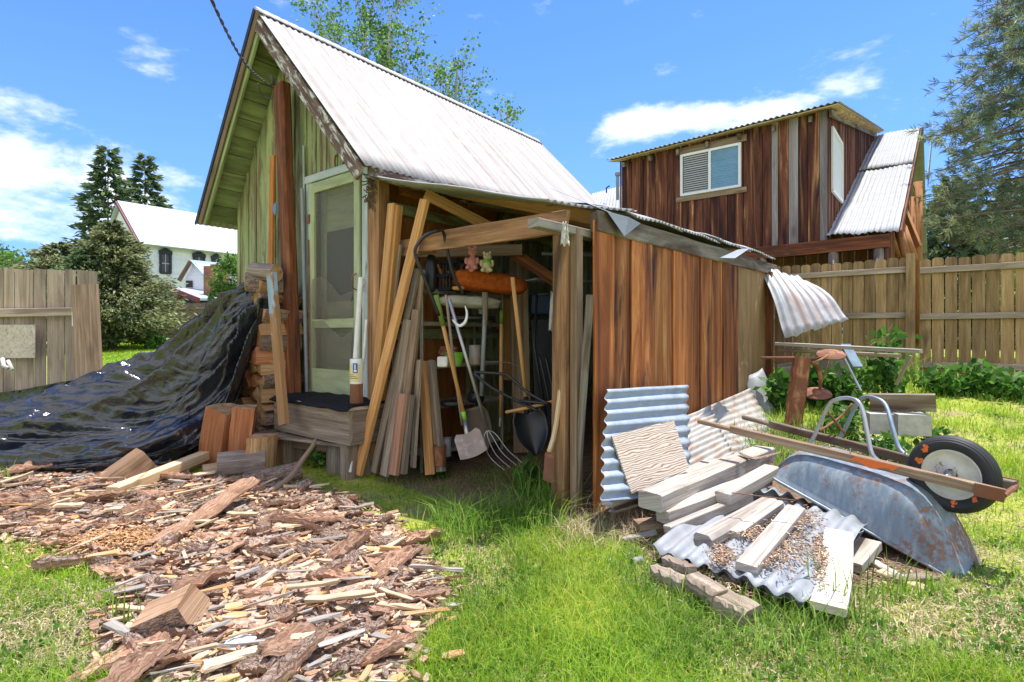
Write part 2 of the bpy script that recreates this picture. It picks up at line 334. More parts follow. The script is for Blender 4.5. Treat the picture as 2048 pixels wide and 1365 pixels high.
def mk():
    n = NT('strand_board'); vo = n.n('ShaderNodeTexVoronoi'); vo.inputs['Scale'].default_value = 1; n.l(n.map(n.uv, (45, 75, 1)), vo.inputs['Vector'])
    c = n.mix(n.rng(n.noise(n.map(n.uv, (9, 9, 1)), 1, 6, .7), .35, .7), (.60, .53, .44), (.42, .34, .26)); c = n.mix(.45, c, n.ramp(vo.outputs['Color'], [(0, (.2, .14, .1)), (.5, (.6, .53, .44)), (1, (.75, .7, .62))])); M['osb'] = n.fin(c, .85)
    n = NT('plywood_swirl_grain'); w = n.n('ShaderNodeTexWave', wave_type='BANDS', bands_direction='X'); n.l(n.map(n.uv, (4.5, 1.4, 1)), w.inputs['Vector'])
    w.inputs['Scale'].default_value = 5; w.inputs['Distortion'].default_value = 11; w.inputs['Detail'].default_value = 2; w.inputs['Detail Scale'].default_value = .9
    c = n.ramp(w.outputs['Fac'], [(.08, (.27, .17, .11)), (.4, (.50, .43, .35)), (1, (.58, .52, .45))])
    vo = n.n('ShaderNodeTexVoronoi'); vo.inputs['Scale'].default_value = 5; n.l(n.uv, vo.inputs['Vector']); c = n.mix(n.rng(vo.outputs['Distance'], .06, .14, .8, 0), c, (.16, .08, .05)); M['swirl'] = n.fin(c, .85); n.bump(w.outputs['Fac'], .2, .003)
    # bark
    n = NT('pine_bark'); v = n.map(n.uv, (22, 60, 1)); g = n.noise(v, 1, 8, .75, 1.2); vo = n.n('ShaderNodeTexVoronoi', feature='DISTANCE_TO_EDGE'); vo.inputs['Scale'].default_value = 1; n.l(n.map(n.uv, (38, 75, 1)), vo.inputs['Vector'])
    c = n.ramp(g, [(.31, (.07, .04, .028)), (.43, (.23, .145, .10)), (.55, (.40, .30, .235)), (.69, (.60, .53, .46))]); c = n.mix(n.rng(vo.outputs['Distance'], 0, .09, .75, 0), c, (.06, .025, .018)); c = n.val(c, n.rng(n.tint, 0, 1, .75, 1.3)); n.bump(n.mth('ADD', g, vo.outputs['Distance']), .9, .012); M['bark'] = n.fin(c, .9)
    n = NT('inner_bark'); g = n.noise(n.map(n.uv, (12, 130, 1)), 1, 8, .75, 1.0); c = n.ramp(g, [(.34, (.13, .06, .035)), (.5, (.35, .20, .125)), (.66, (.60, .42, .30))]); c = n.val(c, n.rng(n.tint, 0, 1, .75, 1.3)); n.bump(g, .8, .01); M['barkin'] = n.fin(c, .85)
    M['split'] = wood('split_firewood', [(.34, .17, .07), (.52, .31, .15), (.64, .45, .26)], su=1.5, sv=30, blot=((.55, .24, .08), .5, .7, 2, 4), tv=(.75, 1.2), knot=0, bs=.5)
    M['splitred'] = wood('red_split_firewood', [(.28, .095, .035), (.43, .17, .075), (.54, .27, .14)], su=1.5, sv=24, tv=(.8, 1.2), knot=0, bs=.5)
    M['chip'] = wood('pale_wood_chips', [(.44, .29, .16), (.60, .45, .29), (.72, .60, .43)], su=2, sv=60, tv=(.65, 1.2), knot=0, bs=.4)
    n = NT('log_end_grain'); w = n.n('ShaderNodeTexNoise'); w.inputs['Scale'].default_value = 14; n.l(n.tc.outputs['Object'], w.inputs['Vector']); c = n.ramp(w.outputs['Fac'], [(.3, (.28, .14, .06)), (.7, (.55, .34, .17))]); M['endgrain'] = n.fin(n.val(c, n.rng(n.tint, 0, 1, .7, 1.2)), .85)
mk()
M['roofwhite'] = galv('pale_metal_roofing', (.385, .37, .355), streak=((.26, .215, .19), .46, .66, 11, .22), metal=.0, rough=.7, dirt=.15)
M['cabinroof'] = galv('bright_metal_roofing', (.34, .35, .36), metal=.0, rough=.65, dirt=.3)
M['galv'] = galv('galvanised_sheet', (.27, .29, .31), metal=.0, rough=.5, dirt=.7)
M['galvrust'] = galv('rust_stained_sheet', (.42, .40, .36), rust=((.33, .2, .12), .50, .68, 4.5), metal=.1, rough=.5, dirt=.8)
M['galvpink'] = galv('bent_roof_sheet', (.36, .38, .40), streak=((.33, .24, .20), .52, .70, 3, .3), metal=.18, rough=.42, dirt=.6)
M['barrow'] = galv('grey_blue_barrow_paint', (.22, .25, .27), rust=((.22, .11, .06), .48, .56, 3.2), metal=.0, rough=.5, dirt=.9)
M['rust'] = galv('rusty_iron', (.20, .075, .035), rust=((.36, .17, .08), .5, .62, 6), metal=.1, rough=.75, dirt=.4)
M['chrome'] = plain('dull_steel_tube', (.42, .43, .43), .3, .6)
M['steel'] = plain('worn_steel', (.42, .41, .40), .42, .75)
M['blacksteel'] = plain('black_painted_steel', (.02, .02, .022), .35, .1)
M['rubber'] = plain('black_tyre_rubber', (.025, .026, .028), .62, 0, .3, 5)
M['rim'] = galv('cream_wheel_rim', (.62, .60, .52), rust=((.33, .19, .07), .60, .68, 9), metal=0, rough=.5, dirt=.3)
M['orangepaint'] = plain('orange_paint', (.75, .16, .03), .6)
def mk2():
    n = NT('black_plastic_tarp'); g = n.noise(n.tc.outputs['Object'], 3.2, 5, .5, 1.2); g2 = n.noise(n.tc.outputs['Object'], 12, 4, .55, 1.5)
    n.fin(n.val((.016, .018, .024), n.rng(g, .3, .7, .6, 1.6)), n.rng(g, .3, .7, .12, .30), 0, .9); vo = n.n('ShaderNodeTexVoronoi', feature='F1'); vo.inputs['Scale'].default_value = 5.5; mp = n.n('ShaderNodeVectorMath', operation='ADD'); n.l(n.tc.outputs['Object'], mp.inputs[0]); nn_ = n.n('ShaderNodeTexNoise'); nn_.inputs['Scale'].default_value = 3; n.l(n.tc.outputs['Object'], nn_.inputs['Vector']); n.l(nn_.outputs['Color'], mp.inputs[1]); n.l(mp.outputs[0], vo.inputs['Vector'])
    n.bump(n.mth('ADD', n.mth('ADD', g, n.mth('MULTIPLY', g2, .12)), n.mth('MULTIPLY', vo.outputs['Distance'], .42)), .45, .06); M['tarp'] = n.m
    n = NT('insect_screen'); n.fin((.20, .19, .16), .8); tr = n.n('ShaderNodeBsdfTransparent'); mx = n.n('ShaderNodeMixShader'); mx.inputs[0].default_value = .48
    n.l(n.b.outputs[0], mx.inputs[2]); n.l(tr.outputs[0], mx.inputs[1]); n.l(mx.outputs[0], n.o.inputs[0]); M['screen'] = n.m
    n = NT('window_glass'); n.fin((.12, .17, .22), .05, 0, 1.0); M['glass'] = n.m
mk2()
M['white'] = plain('white_paint', (.78, .79, .80), .6, 0, .05)
M['whiteboard'] = wood('white_clapboard', [(.70, .73, .78), (.80, .82, .85)], su=.3, sv=3, knot=0, bs=.05, tv=(.95, 1.05))
M['dark'] = plain('dark_trim_and_backing', (.03, .03, .04), .6)
M['brick'] = plain('red_brick', (.30, .13, .09), .85, 0, .35, 3)
M['whiteplastic'] = plain('white_plastic', (.72, .72, .68), .4)
M['blackmat'] = plain('black_rubber_mat', (.012, .012, .013), .8, 0, .4, 30, .2, .5)
M['black'] = plain('black_plastic', (.018, .018, .022), .38)
M['orangecloth'] = plain('orange_blanket_cloth', (.40, .09, .018), .95, 0, .3, 25, .1, .5)
M['pink'] = plain('pink_plush', (.62, .25, .24), .95, 0, .1, 30, .1, .4)
M['creamplush'] = plain('cream_plush', (.62, .50, .33), .95, 0, .1, 30, .1, .4)
M['lime'] = plain('lime_green_plastic', (.22, .50, .05), .35)
M['cloth'] = plain('grey_white_rag', (.55, .53, .49), .9, 0, .15, 12)
M['sack'] = plain('pale_canvas', (.42, .40, .34), .9, 0, .25, 8, .2, .4)
M['blue'] = plain('pale_blue_plastic', (.14, .24, .42), .45)
M['conc'] = plain('grey_concrete_block', (.40, .39, .36), .92, 0, .2, 14, .2, .4)
M['yellow'] = plain('yellow_label', (.68, .58, .26), .6, 0, .05)
M['bluelabel'] = plain('blue_label', (.04, .12, .42), .6, 0, .05)
M['wire'] = plain('grey_wire', (.07, .07, .07), .5)
M['twig'] = plain('brown_twig_bark', (.14, .10, .07), .9, 0, .3, 6)
M['barkgrey'] = plain('grey_trunk_bark', (.16, .12, .09), .9, 0, .35, 5)
M['whitebark'] = plain('pale_trunk_bark', (.42, .40, .36), .85, 0, .3, 4)
M['needle'] = leaf('dark_needles', (.05, .09, .045), (.12, .18, .075), (.22, .28, .12), .35)
M['needle2'] = leaf('olive_needles', (.07, .09, .04), (.20, .235, .10), (.42, .42, .2), .35)
M['pine'] = leaf('blue_green_pine_needles', (.06, .10, .06), (.16, .22, .12), (.38, .42, .21), .35)
M['leafy'] = leaf('fresh_green_leaves', (.05, .12, .02), (.12, .24, .04), (.25, .38, .08), .45)
M['grass'] = leaf('lawn_grass', (.10, .24, .012), (.27, .44, .028), (.55, .58, .09), .45)
M['tallgrass'] = leaf('tall_grass', (.09, .20, .02), (.19, .34, .04), (.36, .46, .1), .45)
M['straw'] = leaf('dry_straw', (.3, .22, .12), (.46, .37, .22), (.58, .5, .33), .2)
M['weed'] = leaf('weed_leaves', (.03, .10, .015), (.08, .2, .03), (.18, .33, .07), .4)
M['barkpale'] = wood('grey_log_surface', [(.13, .095, .075), (.26, .20, .16), (.40, .34, .28)], su=1.5, sv=22, knot=0, tv=(.8, 1.1), bs=.7)
M['barkredwood'] = wood('red_striped_board', [(.17, .07, .035), (.33, .17, .10), (.43, .26, .17)], su=.8, sv=26, knot=.5)
M['orangecut'] = wood('bright_orange_cut', [(.55, .22, .06), (.66, .33, .1)], su=3, sv=20, knot=0)
M['lime2'] = plain('green_rubber_grip', (.14, .22, .03), .6)
M['dirtblade'] = galv('muddy_shovel_blade', (.34, .26, .2), rust=((.42, .33, .27), .5, .6, 8), metal=.1, rough=.8)
M['steelbrown'] = plain('brown_steel_blade', (.13, .095, .075), .5, .3)
M['bluedark'] = plain('dark_blue_plastic', (.02, .05, .12), .45)
M['greybrown'] = wood('grey_brown_plate', [(.15, .12, .09), (.26, .22, .17), (.38, .34, .29)], su=.8, sv=18, blot=((.10, .065, .04), .45, .62, .8, 4), tv=(.8, 1.15))
M['legblue'] = galv('blue_grey_leg', (.24, .32, .38), rust=((.3, .15, .08), .6, .7, 9), metal=.3, rough=.4)
M['galvblue'] = galv('blue_grey_corrugated', (.30, .36, .42), metal=.1, rough=.45, dirt=.5)
M['buried'] = wood('half_buried_grey_plank', [(.28, .21, .17), (.36, .29, .24), (.43, .37, .32)], su=1, sv=12, knot=0)
M['palebark'] = wood('pale_wavy_board', [(.40, .35, .28), (.55, .49, .4), (.64, .58, .5)], su=.8, sv=20, knot=.3)
M['logwood'] = wood('orange_log_wood', [(.22, .09, .035), (.36, .17, .07), (.46, .25, .12)], su=.6, sv=9)
M['glassdark'] = plain('dark_window_glass', (.05, .055, .06), .1, 0, .05); M['glassblue'] = plain('glass_with_painted_sky', (.04, .19, .33), .06, 0, .25, 2, 1.0)  # sky reflection is painted into glassblue as its base colour
M['blindgrey'] = plain('grey_blind', (.42, .42, .42), .7, 0, .05); M['blindblue'] = plain('blind_behind_glass', (.12, .33, .50), .3, 0, .05); M['curtain'] = plain('white_curtain', (.7, .72, .74), .5, 0, .05)  # blindblue has the pane's sky reflection mixed into the slat colour
M['housroof'] = galv('pale_blue_house_roof', (.40, .46, .52), metal=.05, rough=.5, dirt=.1); M['redtrim'] = plain('dark_red_trim', (.16, .03, .03), .6); M['darkcar'] = plain('dark_car_paint', (.04, .045, .05), .25, .2)
def mkb():
    n = NT('old_barrow_paint'); o = n.tc.outputs['Object']; g = n.noise(o, 3.2, 8, .62, .5); s_ = n.noise(n.map(o, (22, 22, 2.2)), 1, 5, .6, .3); f = n.noise(o, 40, 4, .6)
    c = n.val((.185, .235, .28), n.rng(s_, .3, .7, .7, 1.3)); c = n.mix(n.rng(s_, .54, .66, 0, .55), c, (.34, .35, .34)); r_ = n.rng(n.mth('ADD', g, n.mth('MULTIPLY', n.mth('SUBTRACT', f, .5), .55)), .53, .64)
    c = n.mix(r_, c, n.ramp(f, [(.3, (.11, .055, .035)), (.7, (.27, .15, .095))])); n.bump(f, .12, .004); n.fin(c, n.rng(r_, 0, 1, .40, .85), 0, .5); M['barrow'] = n.m
mkb()
M['redgrain'] = plain('red_end_grain', (.36, .15, .07), .85, 0, .3, 14, .2, .4)
M['splitbrown'] = wood('weathered_split_wood', [(.14, .075, .04), (.29, .175, .10), (.44, .30, .19)], su=1.5, sv=26, tv=(.8, 1.2), knot=.2, bs=.7)
# ================================================================ ground
CHIP = [(-60, 940), (230, 945), (440, 960), (640, 985), (745, 1030), (820, 1065), (850, 1120), (905, 1185), (870, 1260), (830, 1330), (830, 1400), (250, 1400), (190, 1290), (260, 1200), (130, 1110), (40, 1085), (-60, 1090)]
def inpoly(x, y, poly):
    x = np.asarray(x); y = np.asarray(y); r = np.zeros(x.shape, bool); n = len(poly)
    for i in range(n):
        x0, y0 = poly[i]; x1, y1 = poly[(i+1) % n]
        c = ((y0 > y) != (y1 > y)) & (x < (x1-x0)*(y-y0)/((y1-y0) or 1e-9)+x0); r ^= c
    return r
def chipmask(x, y):
    yy = np.maximum(y, .3); px = 1024+FOC*x/yy; py = HZ+FOC*CZ/yy; return inpoly(px, py, CHIP) & (y > .3)
def tsn(x, y): dx = x-.3845; dy = y-3.613; return -RY*dx+RX*dy, RX*dx+RY*dy
def inshed(x, y):
    t, s = tsn(x, y); return ((t > -.12) & (t < 4.8) & (s > -.02) & (s < 4.9))
def ground():
    xs = np.concatenate([-np.geomspace(300, 7, 34), np.linspace(-6.8, 6.8, 171), np.geomspace(7, 300, 34)])
    ys = np.concatenate([[-40, -20, -8, -3, 0, .6], np.linspace(.9, 10, 115), np.geomspace(10.2, 600, 60)])
    Xg, Yg = np.meshgrid(xs, ys); Z = gz(Xg, Yg); bump = np.zeros_like(Z)
    for i in range(Xg.shape[0]):
        for j in range(Xg.shape[1]):
            x, y = Xg[i, j], Yg[i, j]
            if abs(x) < 9 and y < 12: bump[i, j] = .028*mn.noise(V((x*1.3, y*1.3, 0)))+.012*mn.noise(V((x*5, y*5, 3)))
            else: bump[i, j] = .05*mn.noise(V((x*.3, y*.3, 0)))
    cm_ = chipmask(Xg, Yg).astype(float); sh = inshed(Xg, Yg)
    bump += cm_*.02; bump[sh] *= .3; Z = Z+bump
    t, s = tsn(Xg, Yg); soil = (((s > -.28) & (s < 5) & (t > -.2) & (t < 1.75))).astype(float)
    PL = [(1180, 1030), (1330, 880), (1600, 850), (1830, 960), (1915, 1160), (1850, 1190), (1700, 1215), (1620, 1230), (1490, 1235), (1280, 1140), (1190, 1050)]
    yy = np.maximum(Yg, .3); soil = np.maximum(soil, (inpoly(1024+FOC*Xg/yy, HZ+FOC*(CZ-gz(Xg, yy))/yy, PL) & (Yg > .5)).astype(float))
    nx, ny = len(xs), len(ys); idx = np.arange(nx*ny).reshape(ny, nx)
    f = np.stack([idx[:-1, :-1], idx[:-1, 1:], idx[1:, 1:], idx[1:, :-1]], -1).reshape(-1, 4)
    me = bpy.data.meshes.new('ground'); me.from_pydata(np.stack([Xg, Yg, Z], -1).reshape(-1, 3).tolist(), [], f.tolist())
    for nm, a in (('chipm', cm_), ('soilm', soil)):
        # soften the mask
        b = a.copy()
        for _ in range(2): b[1:-1, 1:-1] = (b[1:-1, 1:-1]*2+b[:-2, 1:-1]+b[2:, 1:-1]+b[1:-1, :-2]+b[1:-1, 2:])/6
        at = me.attributes.new(nm, 'FLOAT', 'POINT'); at.data.foreach_set('value', b.ravel())
    me.polygons.foreach_set('use_smooth', [True]*len(f)); ob = bpy.data.objects.new('ground', me); C.collection.objects.link(ob)
    tag(ob, 'green lawn ground with bare soil and a patch strewn with bark', 'ground', kind='structure')
    n = NT('yard_ground'); o = n.tc.outputs['Object']
    def at(nm): a = n.n('ShaderNodeAttribute'); a.attribute_name = nm; return a.outputs['Fac']
    g1 = n.noise(o, 2.2, 8, .7); g2 = n.noise(o, 38, 5, .7); g3 = n.noise(o, .35, 4, .6)
    grass = n.ramp(g1, [(.35, (.15, .20, .025)), (.48, (.27, .31, .04)), (.58, (.38, .38, .08)), (.70, (.42, .35, .18))])
    grass = n.val(grass, n.rng(g2, .3, .7, .55, 1.4)); grass = n.mix(n.rng(g3, .45, .65, 0, .45), grass, (.20, .30, .045))
    soil = n.ramp(g2, [(.3, (.10, .065, .04)), (.55, (.20, .135, .09)), (.75, (.34, .25, .18))])
    chip = n.ramp(g2, [(.3, (.22, .13, .09)), (.5, (.42, .30, .22)), (.7, (.62, .50, .38))])
    thin = n.rng(g1, .52, .62, 0, .55)
    c = n.mix(thin, grass, n.mix(.5, soil, (.30, .26, .15)))
    c = n.mix(n.rng(n.mth('ADD', at('soilm'), n.mth('MULTIPLY', n.mth('SUBTRACT', g1, .5), 1.6)), .35, .65), c, soil)
    c = n.mix(n.rng(n.mth('ADD', at('chipm'), n.mth('MULTIPLY', n.mth('SUBTRACT', g1, .5), 1.2)), .4, .6), c, chip)
    n.bump(g2, .6, .02); n.fin(c, .95, 0, .1); me.materials.append(n.m)
ground()

# ================================================================ the green shed
TA, TL, TR = 3.544, 4.94, 1.712          # apex, left eave, right eave
ZA, ZE = 4.50, 2.55; SB = 4.5; SF = -.35
shed = thing('old_shed', W(3.3, 0, 0), 'small old shed with peeling green board front, screen door and rusty white metal roof', 'shed')
def rakez(t): return ZA-(ZA-ZE)*((t-TA)/(TL-TA) if t > TA else (TA-t)/(TA-TR))
def green_wall():
    m = MB(); t = 2.05
    while t < 4.75:
        w = rnd(.17, .24); t2 = min(t+w, 4.76); a, b = t+.004, t2-.004; s0 = rnd(0, .012)
        zb = 2.72 if (2.15 < (a+b)/2 < 3.03) else -.05
        za_, zb_ = rakez(a)-.13, rakez(b)-.13
        poly = [W(a, s0, zb), W(b, s0, zb), W(b, s0, zb_)]+([W(TA, s0, ZA-.13)] if a < TA < b else [])+[W(a, s0, za_)]
        prism(m, poly, RV, .025, tint=rnd()); 
        if rnd() < .75: plank(m, W(t2, s0-.02, max(zb, 0)), W(t2, s0-.02, (zb_)-.01), .045, .018, GV, seg=3, tint=rnd())
        t = t2
    m.build('wall', M['green'], shed)
    m = MB(); s = 0.0                     # side wall that closes the lean-to's back
    while s < 4.45:
        w = rnd(.18, .26); plank(m, W(2.04, s+w/2, -.05), W(2.04, s+w/2, 2.75), w-.008, .022, RV, seg=4, mat=(1 if s > .95 else 0)); s += w
    for (zz) in (2.35, 1.2): plank(m, W(2.0, .0, zz), W(2.0, 4.4, zz), .1, .04, ZV, mat=1)
    m.build('side_wall', [M['orangeply'], M['green']], shed)
    m = MB(); m2 = MB()
    s = 0.0
    while s < 4.45: w = .24; plank(m, W(4.75, s+w/2, -.05), W(4.75, s+w/2, 2.75), w-.008, .022, RV, seg=2); s += w
    t = 2.05
    while t < 4.74:
        w = .22; b = min(t+w, 4.75); plank(m, W((t+b)/2, 4.42, 0), W((t+b)/2, 4.42, min(rakez(t), rakez(b))-.12), b-t-.008, .022, GV, seg=2); t = b
    m.build('back_wall', M['green'], shed)
green_wall()
def up(a, b): return (b-a)
def shed_roof():
    eL = W(TL, 0, ZE)-W(TA, 0, ZA); eR = W(TR, 0, ZE)-W(TA, 0, ZA); nL = RV.cross(eL).normalized(); nR = eR.cross(RV).normalized()
    if nL.z < 0: nL = -nL
    if nR.z < 0: nR = -nR
    # boarding seen from below
    for nm, e, nn in (('left', eL, nL), ('right', eR, nR)):
        m = MB(); L = e.length; d = e.normalized(); k = 0.02
        while k < L-.1:
            w = .215; a = W(TA, 0, ZA)+d*(k+w/2)-nn*.035; plank(m, a+RV*(SF+.03), a+RV*(SB-.03 if nm == 'left' else SB-.1), w-.006, .02, d, seg=2); k += w
        m.build('soffit_boards' if nm == 'left' else 'roof_boards', M['soffit'], shed)
    # corrugated sheets
    m = MB(); lo = nL*.012
    a, b = W(TA, SF-.03, ZA)+lo, W(TA, SB, ZA)+lo; corr(m, [b, a, a+eL*1.03, b+eL*1.03], amp=.009)
    m.build('left_roof_sheet', M['roofwhite'], shed, smooth=True, solid=.002)
    m = MB(); lo = nR*.012; a, b = W(TA, SF-.03, ZA)+lo, W(TA, SB, ZA)+lo
    def bend(u, v):                       # the eave lifts and wavers towards the back
        return -(eR)*.185*v*sst(.08, .9, u)*1.0+nR*.02*math.sin(u*9)*v
    corr(m, [a, b, b+eR*1.0, a+eR*1.0], amp=.0065, nlong=12, bend=bend)
    m.build('roof_sheet', M['roofwhite'], shed, smooth=True, solid=.002)
    m = MB()                              # ridge cap
    for sgn, e, nn in ((1, eL, nL), (-1, eR, nR)):
        dd = e.normalized()
        grid(m, lambda u, v, e=dd, nn=nn: W(TA, SF-.035+u*(SB-SF+.05), ZA)+nn*(.024+.003*math.sin(u*300))+e*v*.13+ZV*.006, 120, 1, 5, .15)
    m.build('ridge_cap', M['roofwhite'], shed, smooth=True, solid=.002)
    # rake boards
    m = MB(); dL = eL.normalized(); dR = eR.normalized()
    plank(m, W(TA, SF+.02, ZA)-nL*.085, W(TA, SF+.02, ZA)+eL-nL*.085, .12, .028, nL, seg=8, ch=.003)
    m.build('rake_board', M['soffit'], shed)
    m = MB(); plank(m, W(TA, SF-.012, ZA)-nL*.055, W(TA, SF-.012, ZA)+eL*1.01-nL*.055, .075, .022, nL, seg=8); m.build('rake_board', M['brownboard'], shed)
    m = MB(); plank(m, W(TA, SF+.0, ZA)-nR*.095, W(TA, SF+.0, ZA)+eR*.985-nR*.095, .135, .03, nR, seg=12, rough=.004); m.build('rake_board', M['peel'], shed)
    m = MB()                              # metal edge on the left rake
    plank(m, W(TA, SF-.035, ZA)+nL*.0, W(TA, SF-.035, ZA)+eL*1.03+nL*.0, .05, .006, nL, seg=3); m.build('roof_edge_strip', M['dark'], shed)
    # torn, peeling eave board along the right eave and rafters
    m = MB(); pts = [(740, 338, 1.74), (860, 372, 1.72), (950, 392, 1.73), (1060, 408, 1.8), (1160, 425, 1.9)]
    for i in range(len(pts)-1):
        a = T(pts[i][0], pts[i][1]+4, pts[i][2]); b = T(pts[i+1][0], pts[i+1][1]+4, pts[i+1][2]); plank(m, a, b, .10-.012*i, .03, ZV, seg=5, rough=.008, jag=.01, tint=.6)
    m.build('eave_board', M['peel'], shed)
    m = MB()
    for s in (.5, 1.1, 1.7, 2.3, 2.9, 3.5, 4.1): plank(m, W(TA-.1, s, ZA-.25), W(TR+.25, s, ZE+.02), .05, .1, RV, seg=2)
    m.build('rafter', M['post'], shed)
    # purlin with torn orange wood under the eave
    m = MB(); plank(m, T(935, 405, 1.85), T(1205, 450, 1.85), .11, .05, ZV, seg=8, rough=.012, jag=.03); plank(m, T(800, 372, 1.95), T(990, 430, 1.95), .16, .04, ZV, seg=6, rough=.01, jag=.03)
    m.build('eave_beam', M['orangeply'], shed)
    m = MB(); grid(m, lambda u, v: T(860+210*u, 366+34*u+(10+16*v)*(1 if v else 0)+6*mn.noise(V((u*14, v*3, 1))), 1.68), 40, 2, 1.2, .08); m.build('peeling_paint_strip', M['peel'], shed, solid=.004)
shed_roof()
m = MB(); plank(m, S(757, 1000, -.03)*1 if 0 else V((*S(757, 600, -.04).xy, -.05)), V((*S(757, 600, -.04).xy, 2.62)), .155, .12, GV, seg=8, rough=.003); m.build('corner_post', M['post'], shed)
# horseshoe, wasp-nest like dried vine at the corner
m = MB(); hc = S(679, 322, -.03); 
tube(m, [hc+GV*(.075*math.cos(a))*1.0+ZV*(-.10*math.sin(a)) for a in np.linspace(-.75, math.pi+.75, 15)], .012, 6, squash=.6); hs = m.build('horseshoe', M['rust'], None); tag(hs, 'rusty horseshoe nailed above the screen door', 'horseshoe')
m = MB()
for i in range(60):
    p = S(740+rnd(-8, 8), rnd(345, 415), -.12); q = p+V((rnd(-.05, .05), rnd(-.04, .02), rnd(-.07, .05))); tube(m, [p, (p+q)/2+V((rnd(-.02, .02), 0, 0)), q], .005, 4)
tag(m.build('dried_vine', M['twig']), 'clump of dried brown vine hanging at the corner of the door trim', 'vine')
# door
def door():
    zt = S(722, 332, -.03).z
    tl, tr = tpx(622, -.05), tpx(722, -.05); zb = .60; z1 = 2.70
    m = MB(); plank(m, W(tl+.05, -.03, .5), W(tl+.05, -.03, z1+.02), .085, .04, GV, seg=6, tint=.7); m.build('door_trim', M['trim'], shed)
    m = MB(); plank(m, W(tr-.065, -.035, .3), W(tr-.065, -.035, z1+.02), .085, .045, GV, seg=6, tint=.4); m.build('door_trim', M['trim'], shed)
    m = MB(); plank(m, W(tl+.10, -.038, z1+.055), W(tr-.10, -.038, z1+.055), .075, .05, ZV, seg=4, tint=.6); m.build('door_trim', M['trim'], shed)
    # inner door, set back
    m = MB(); s = .09
    box(m, W((tl+tr)/2, s, (zb+z1)/2), GV, RV, ZV, tl-tr, .04, z1-zb)
    mm = MB(); 
    dr = m.build('inner_door', M['greenpale'], shed)
    for z0, h in ((2.35, .26), (1.35, .26), (1.0, .22)): plank(mm, W(tl-.12, s-.03, z0), W(tr+.12, s-.03, z0), h, .015, ZV, seg=1, tint=.2)
    for tt in (tl-.06, tr+.06): plank(mm, W(tt, s-.03, zb), W(tt, s-.03, z1), .10, .02, GV, seg=1, tint=.6)
    mm.build('door_rail', M['greenpale'], dr)
    m = MB(); box(m, W((tl+tr)/2, s-.028, 1.95), GV, RV, ZV, tl-tr-.24, .012, .85); m.build('door_dark_panel', M['dark'], dr)  # dark panel added to darken the inner door
    # screen door frame (slightly ajar look: stands proud)
    sd = MB(); s = -.055; w = .085
    plank(sd, W(tl-w/2, s, zb+.02), W(tl-w/2, s, z1), w, .03, GV, seg=6, tint=.5); plank(sd, W(tr+w/2, s, zb+.02), W(tr+w/2, s, z1), w, .03, GV, seg=6, tint=.6)
    for z, h in ((z1-.05, .10), (1.30, .09), (zb+.14, .24)): plank(sd, W(tl-w, s-.001, z), W(tr+w, s-.001, z), h, .028, ZV, seg=5, tint=.4)
    fr = sd.build('screen_door', M['greenpale'], shed)
    m = MB()
    for a, b in ((1.36, z1-.11), (zb+.27, 1.25)): grid(m, lambda u, v, a=a, b=b: W(tl-w-(tl-tr-2*w)*u, s+.005+.008*math.sin(u*7+v*4), a+(b-a)*v), 8, 8)
    m.build('screen', M['screen'], fr)
    m = MB()                              # torn, sagging second layer of screen
    def top_edge(u, o): return .62+.75*mn.noise(V((u*1.4, o+.4, .3)))+.07*mn.noise(V((u*5, o, 2)))
    for z0, hh, o in ((1.345, .40, 1.0), (.86, .52, 5.0)): grid(m, lambda u, v, z0=z0, hh=hh, o=o: W(tl-w+.03-(tl-tr-2*w+.03)*u, s-.02-.03*math.sin(v*3.1)*(.4+.6*abs(mn.noise(V((u*3, v*2, o)))*2)), z0+hh*v*top_edge(u, o)), 30, 14)
    m.build('torn_screen', M['sackscreen'], fr)
    m = MB(); tube(m, [W(tr+.04, s-.02, 1.75), W(tr+.04, s-.06, 1.72), W(tr+.04, s-.06, 1.62), W(tr+.04, s-.02, 1.6)], .006, 6); m.build('handle', M['rust'], fr)
    for z in (2.35, .9): 
        m = MB(); box(m, W(tl+.0, s-.02, z), GV, RV, ZV, .04, .012, .09); m.build('hinge', M['rust'], fr)
n = NT('torn_grey_screen'); n.fin((.26, .23, .18), .85); tr_ = n.n('ShaderNodeBsdfTransparent'); mx_ = n.n('ShaderNodeMixShader'); mx_.inputs[0].default_value = .35
n.l(n.b.outputs[0], mx_.inputs[2]); n.l(tr_.outputs[0], mx_.inputs[1]); n.l(mx_.outputs[0], n.o.inputs[0]); M['sackscreen'] = n.m
door()

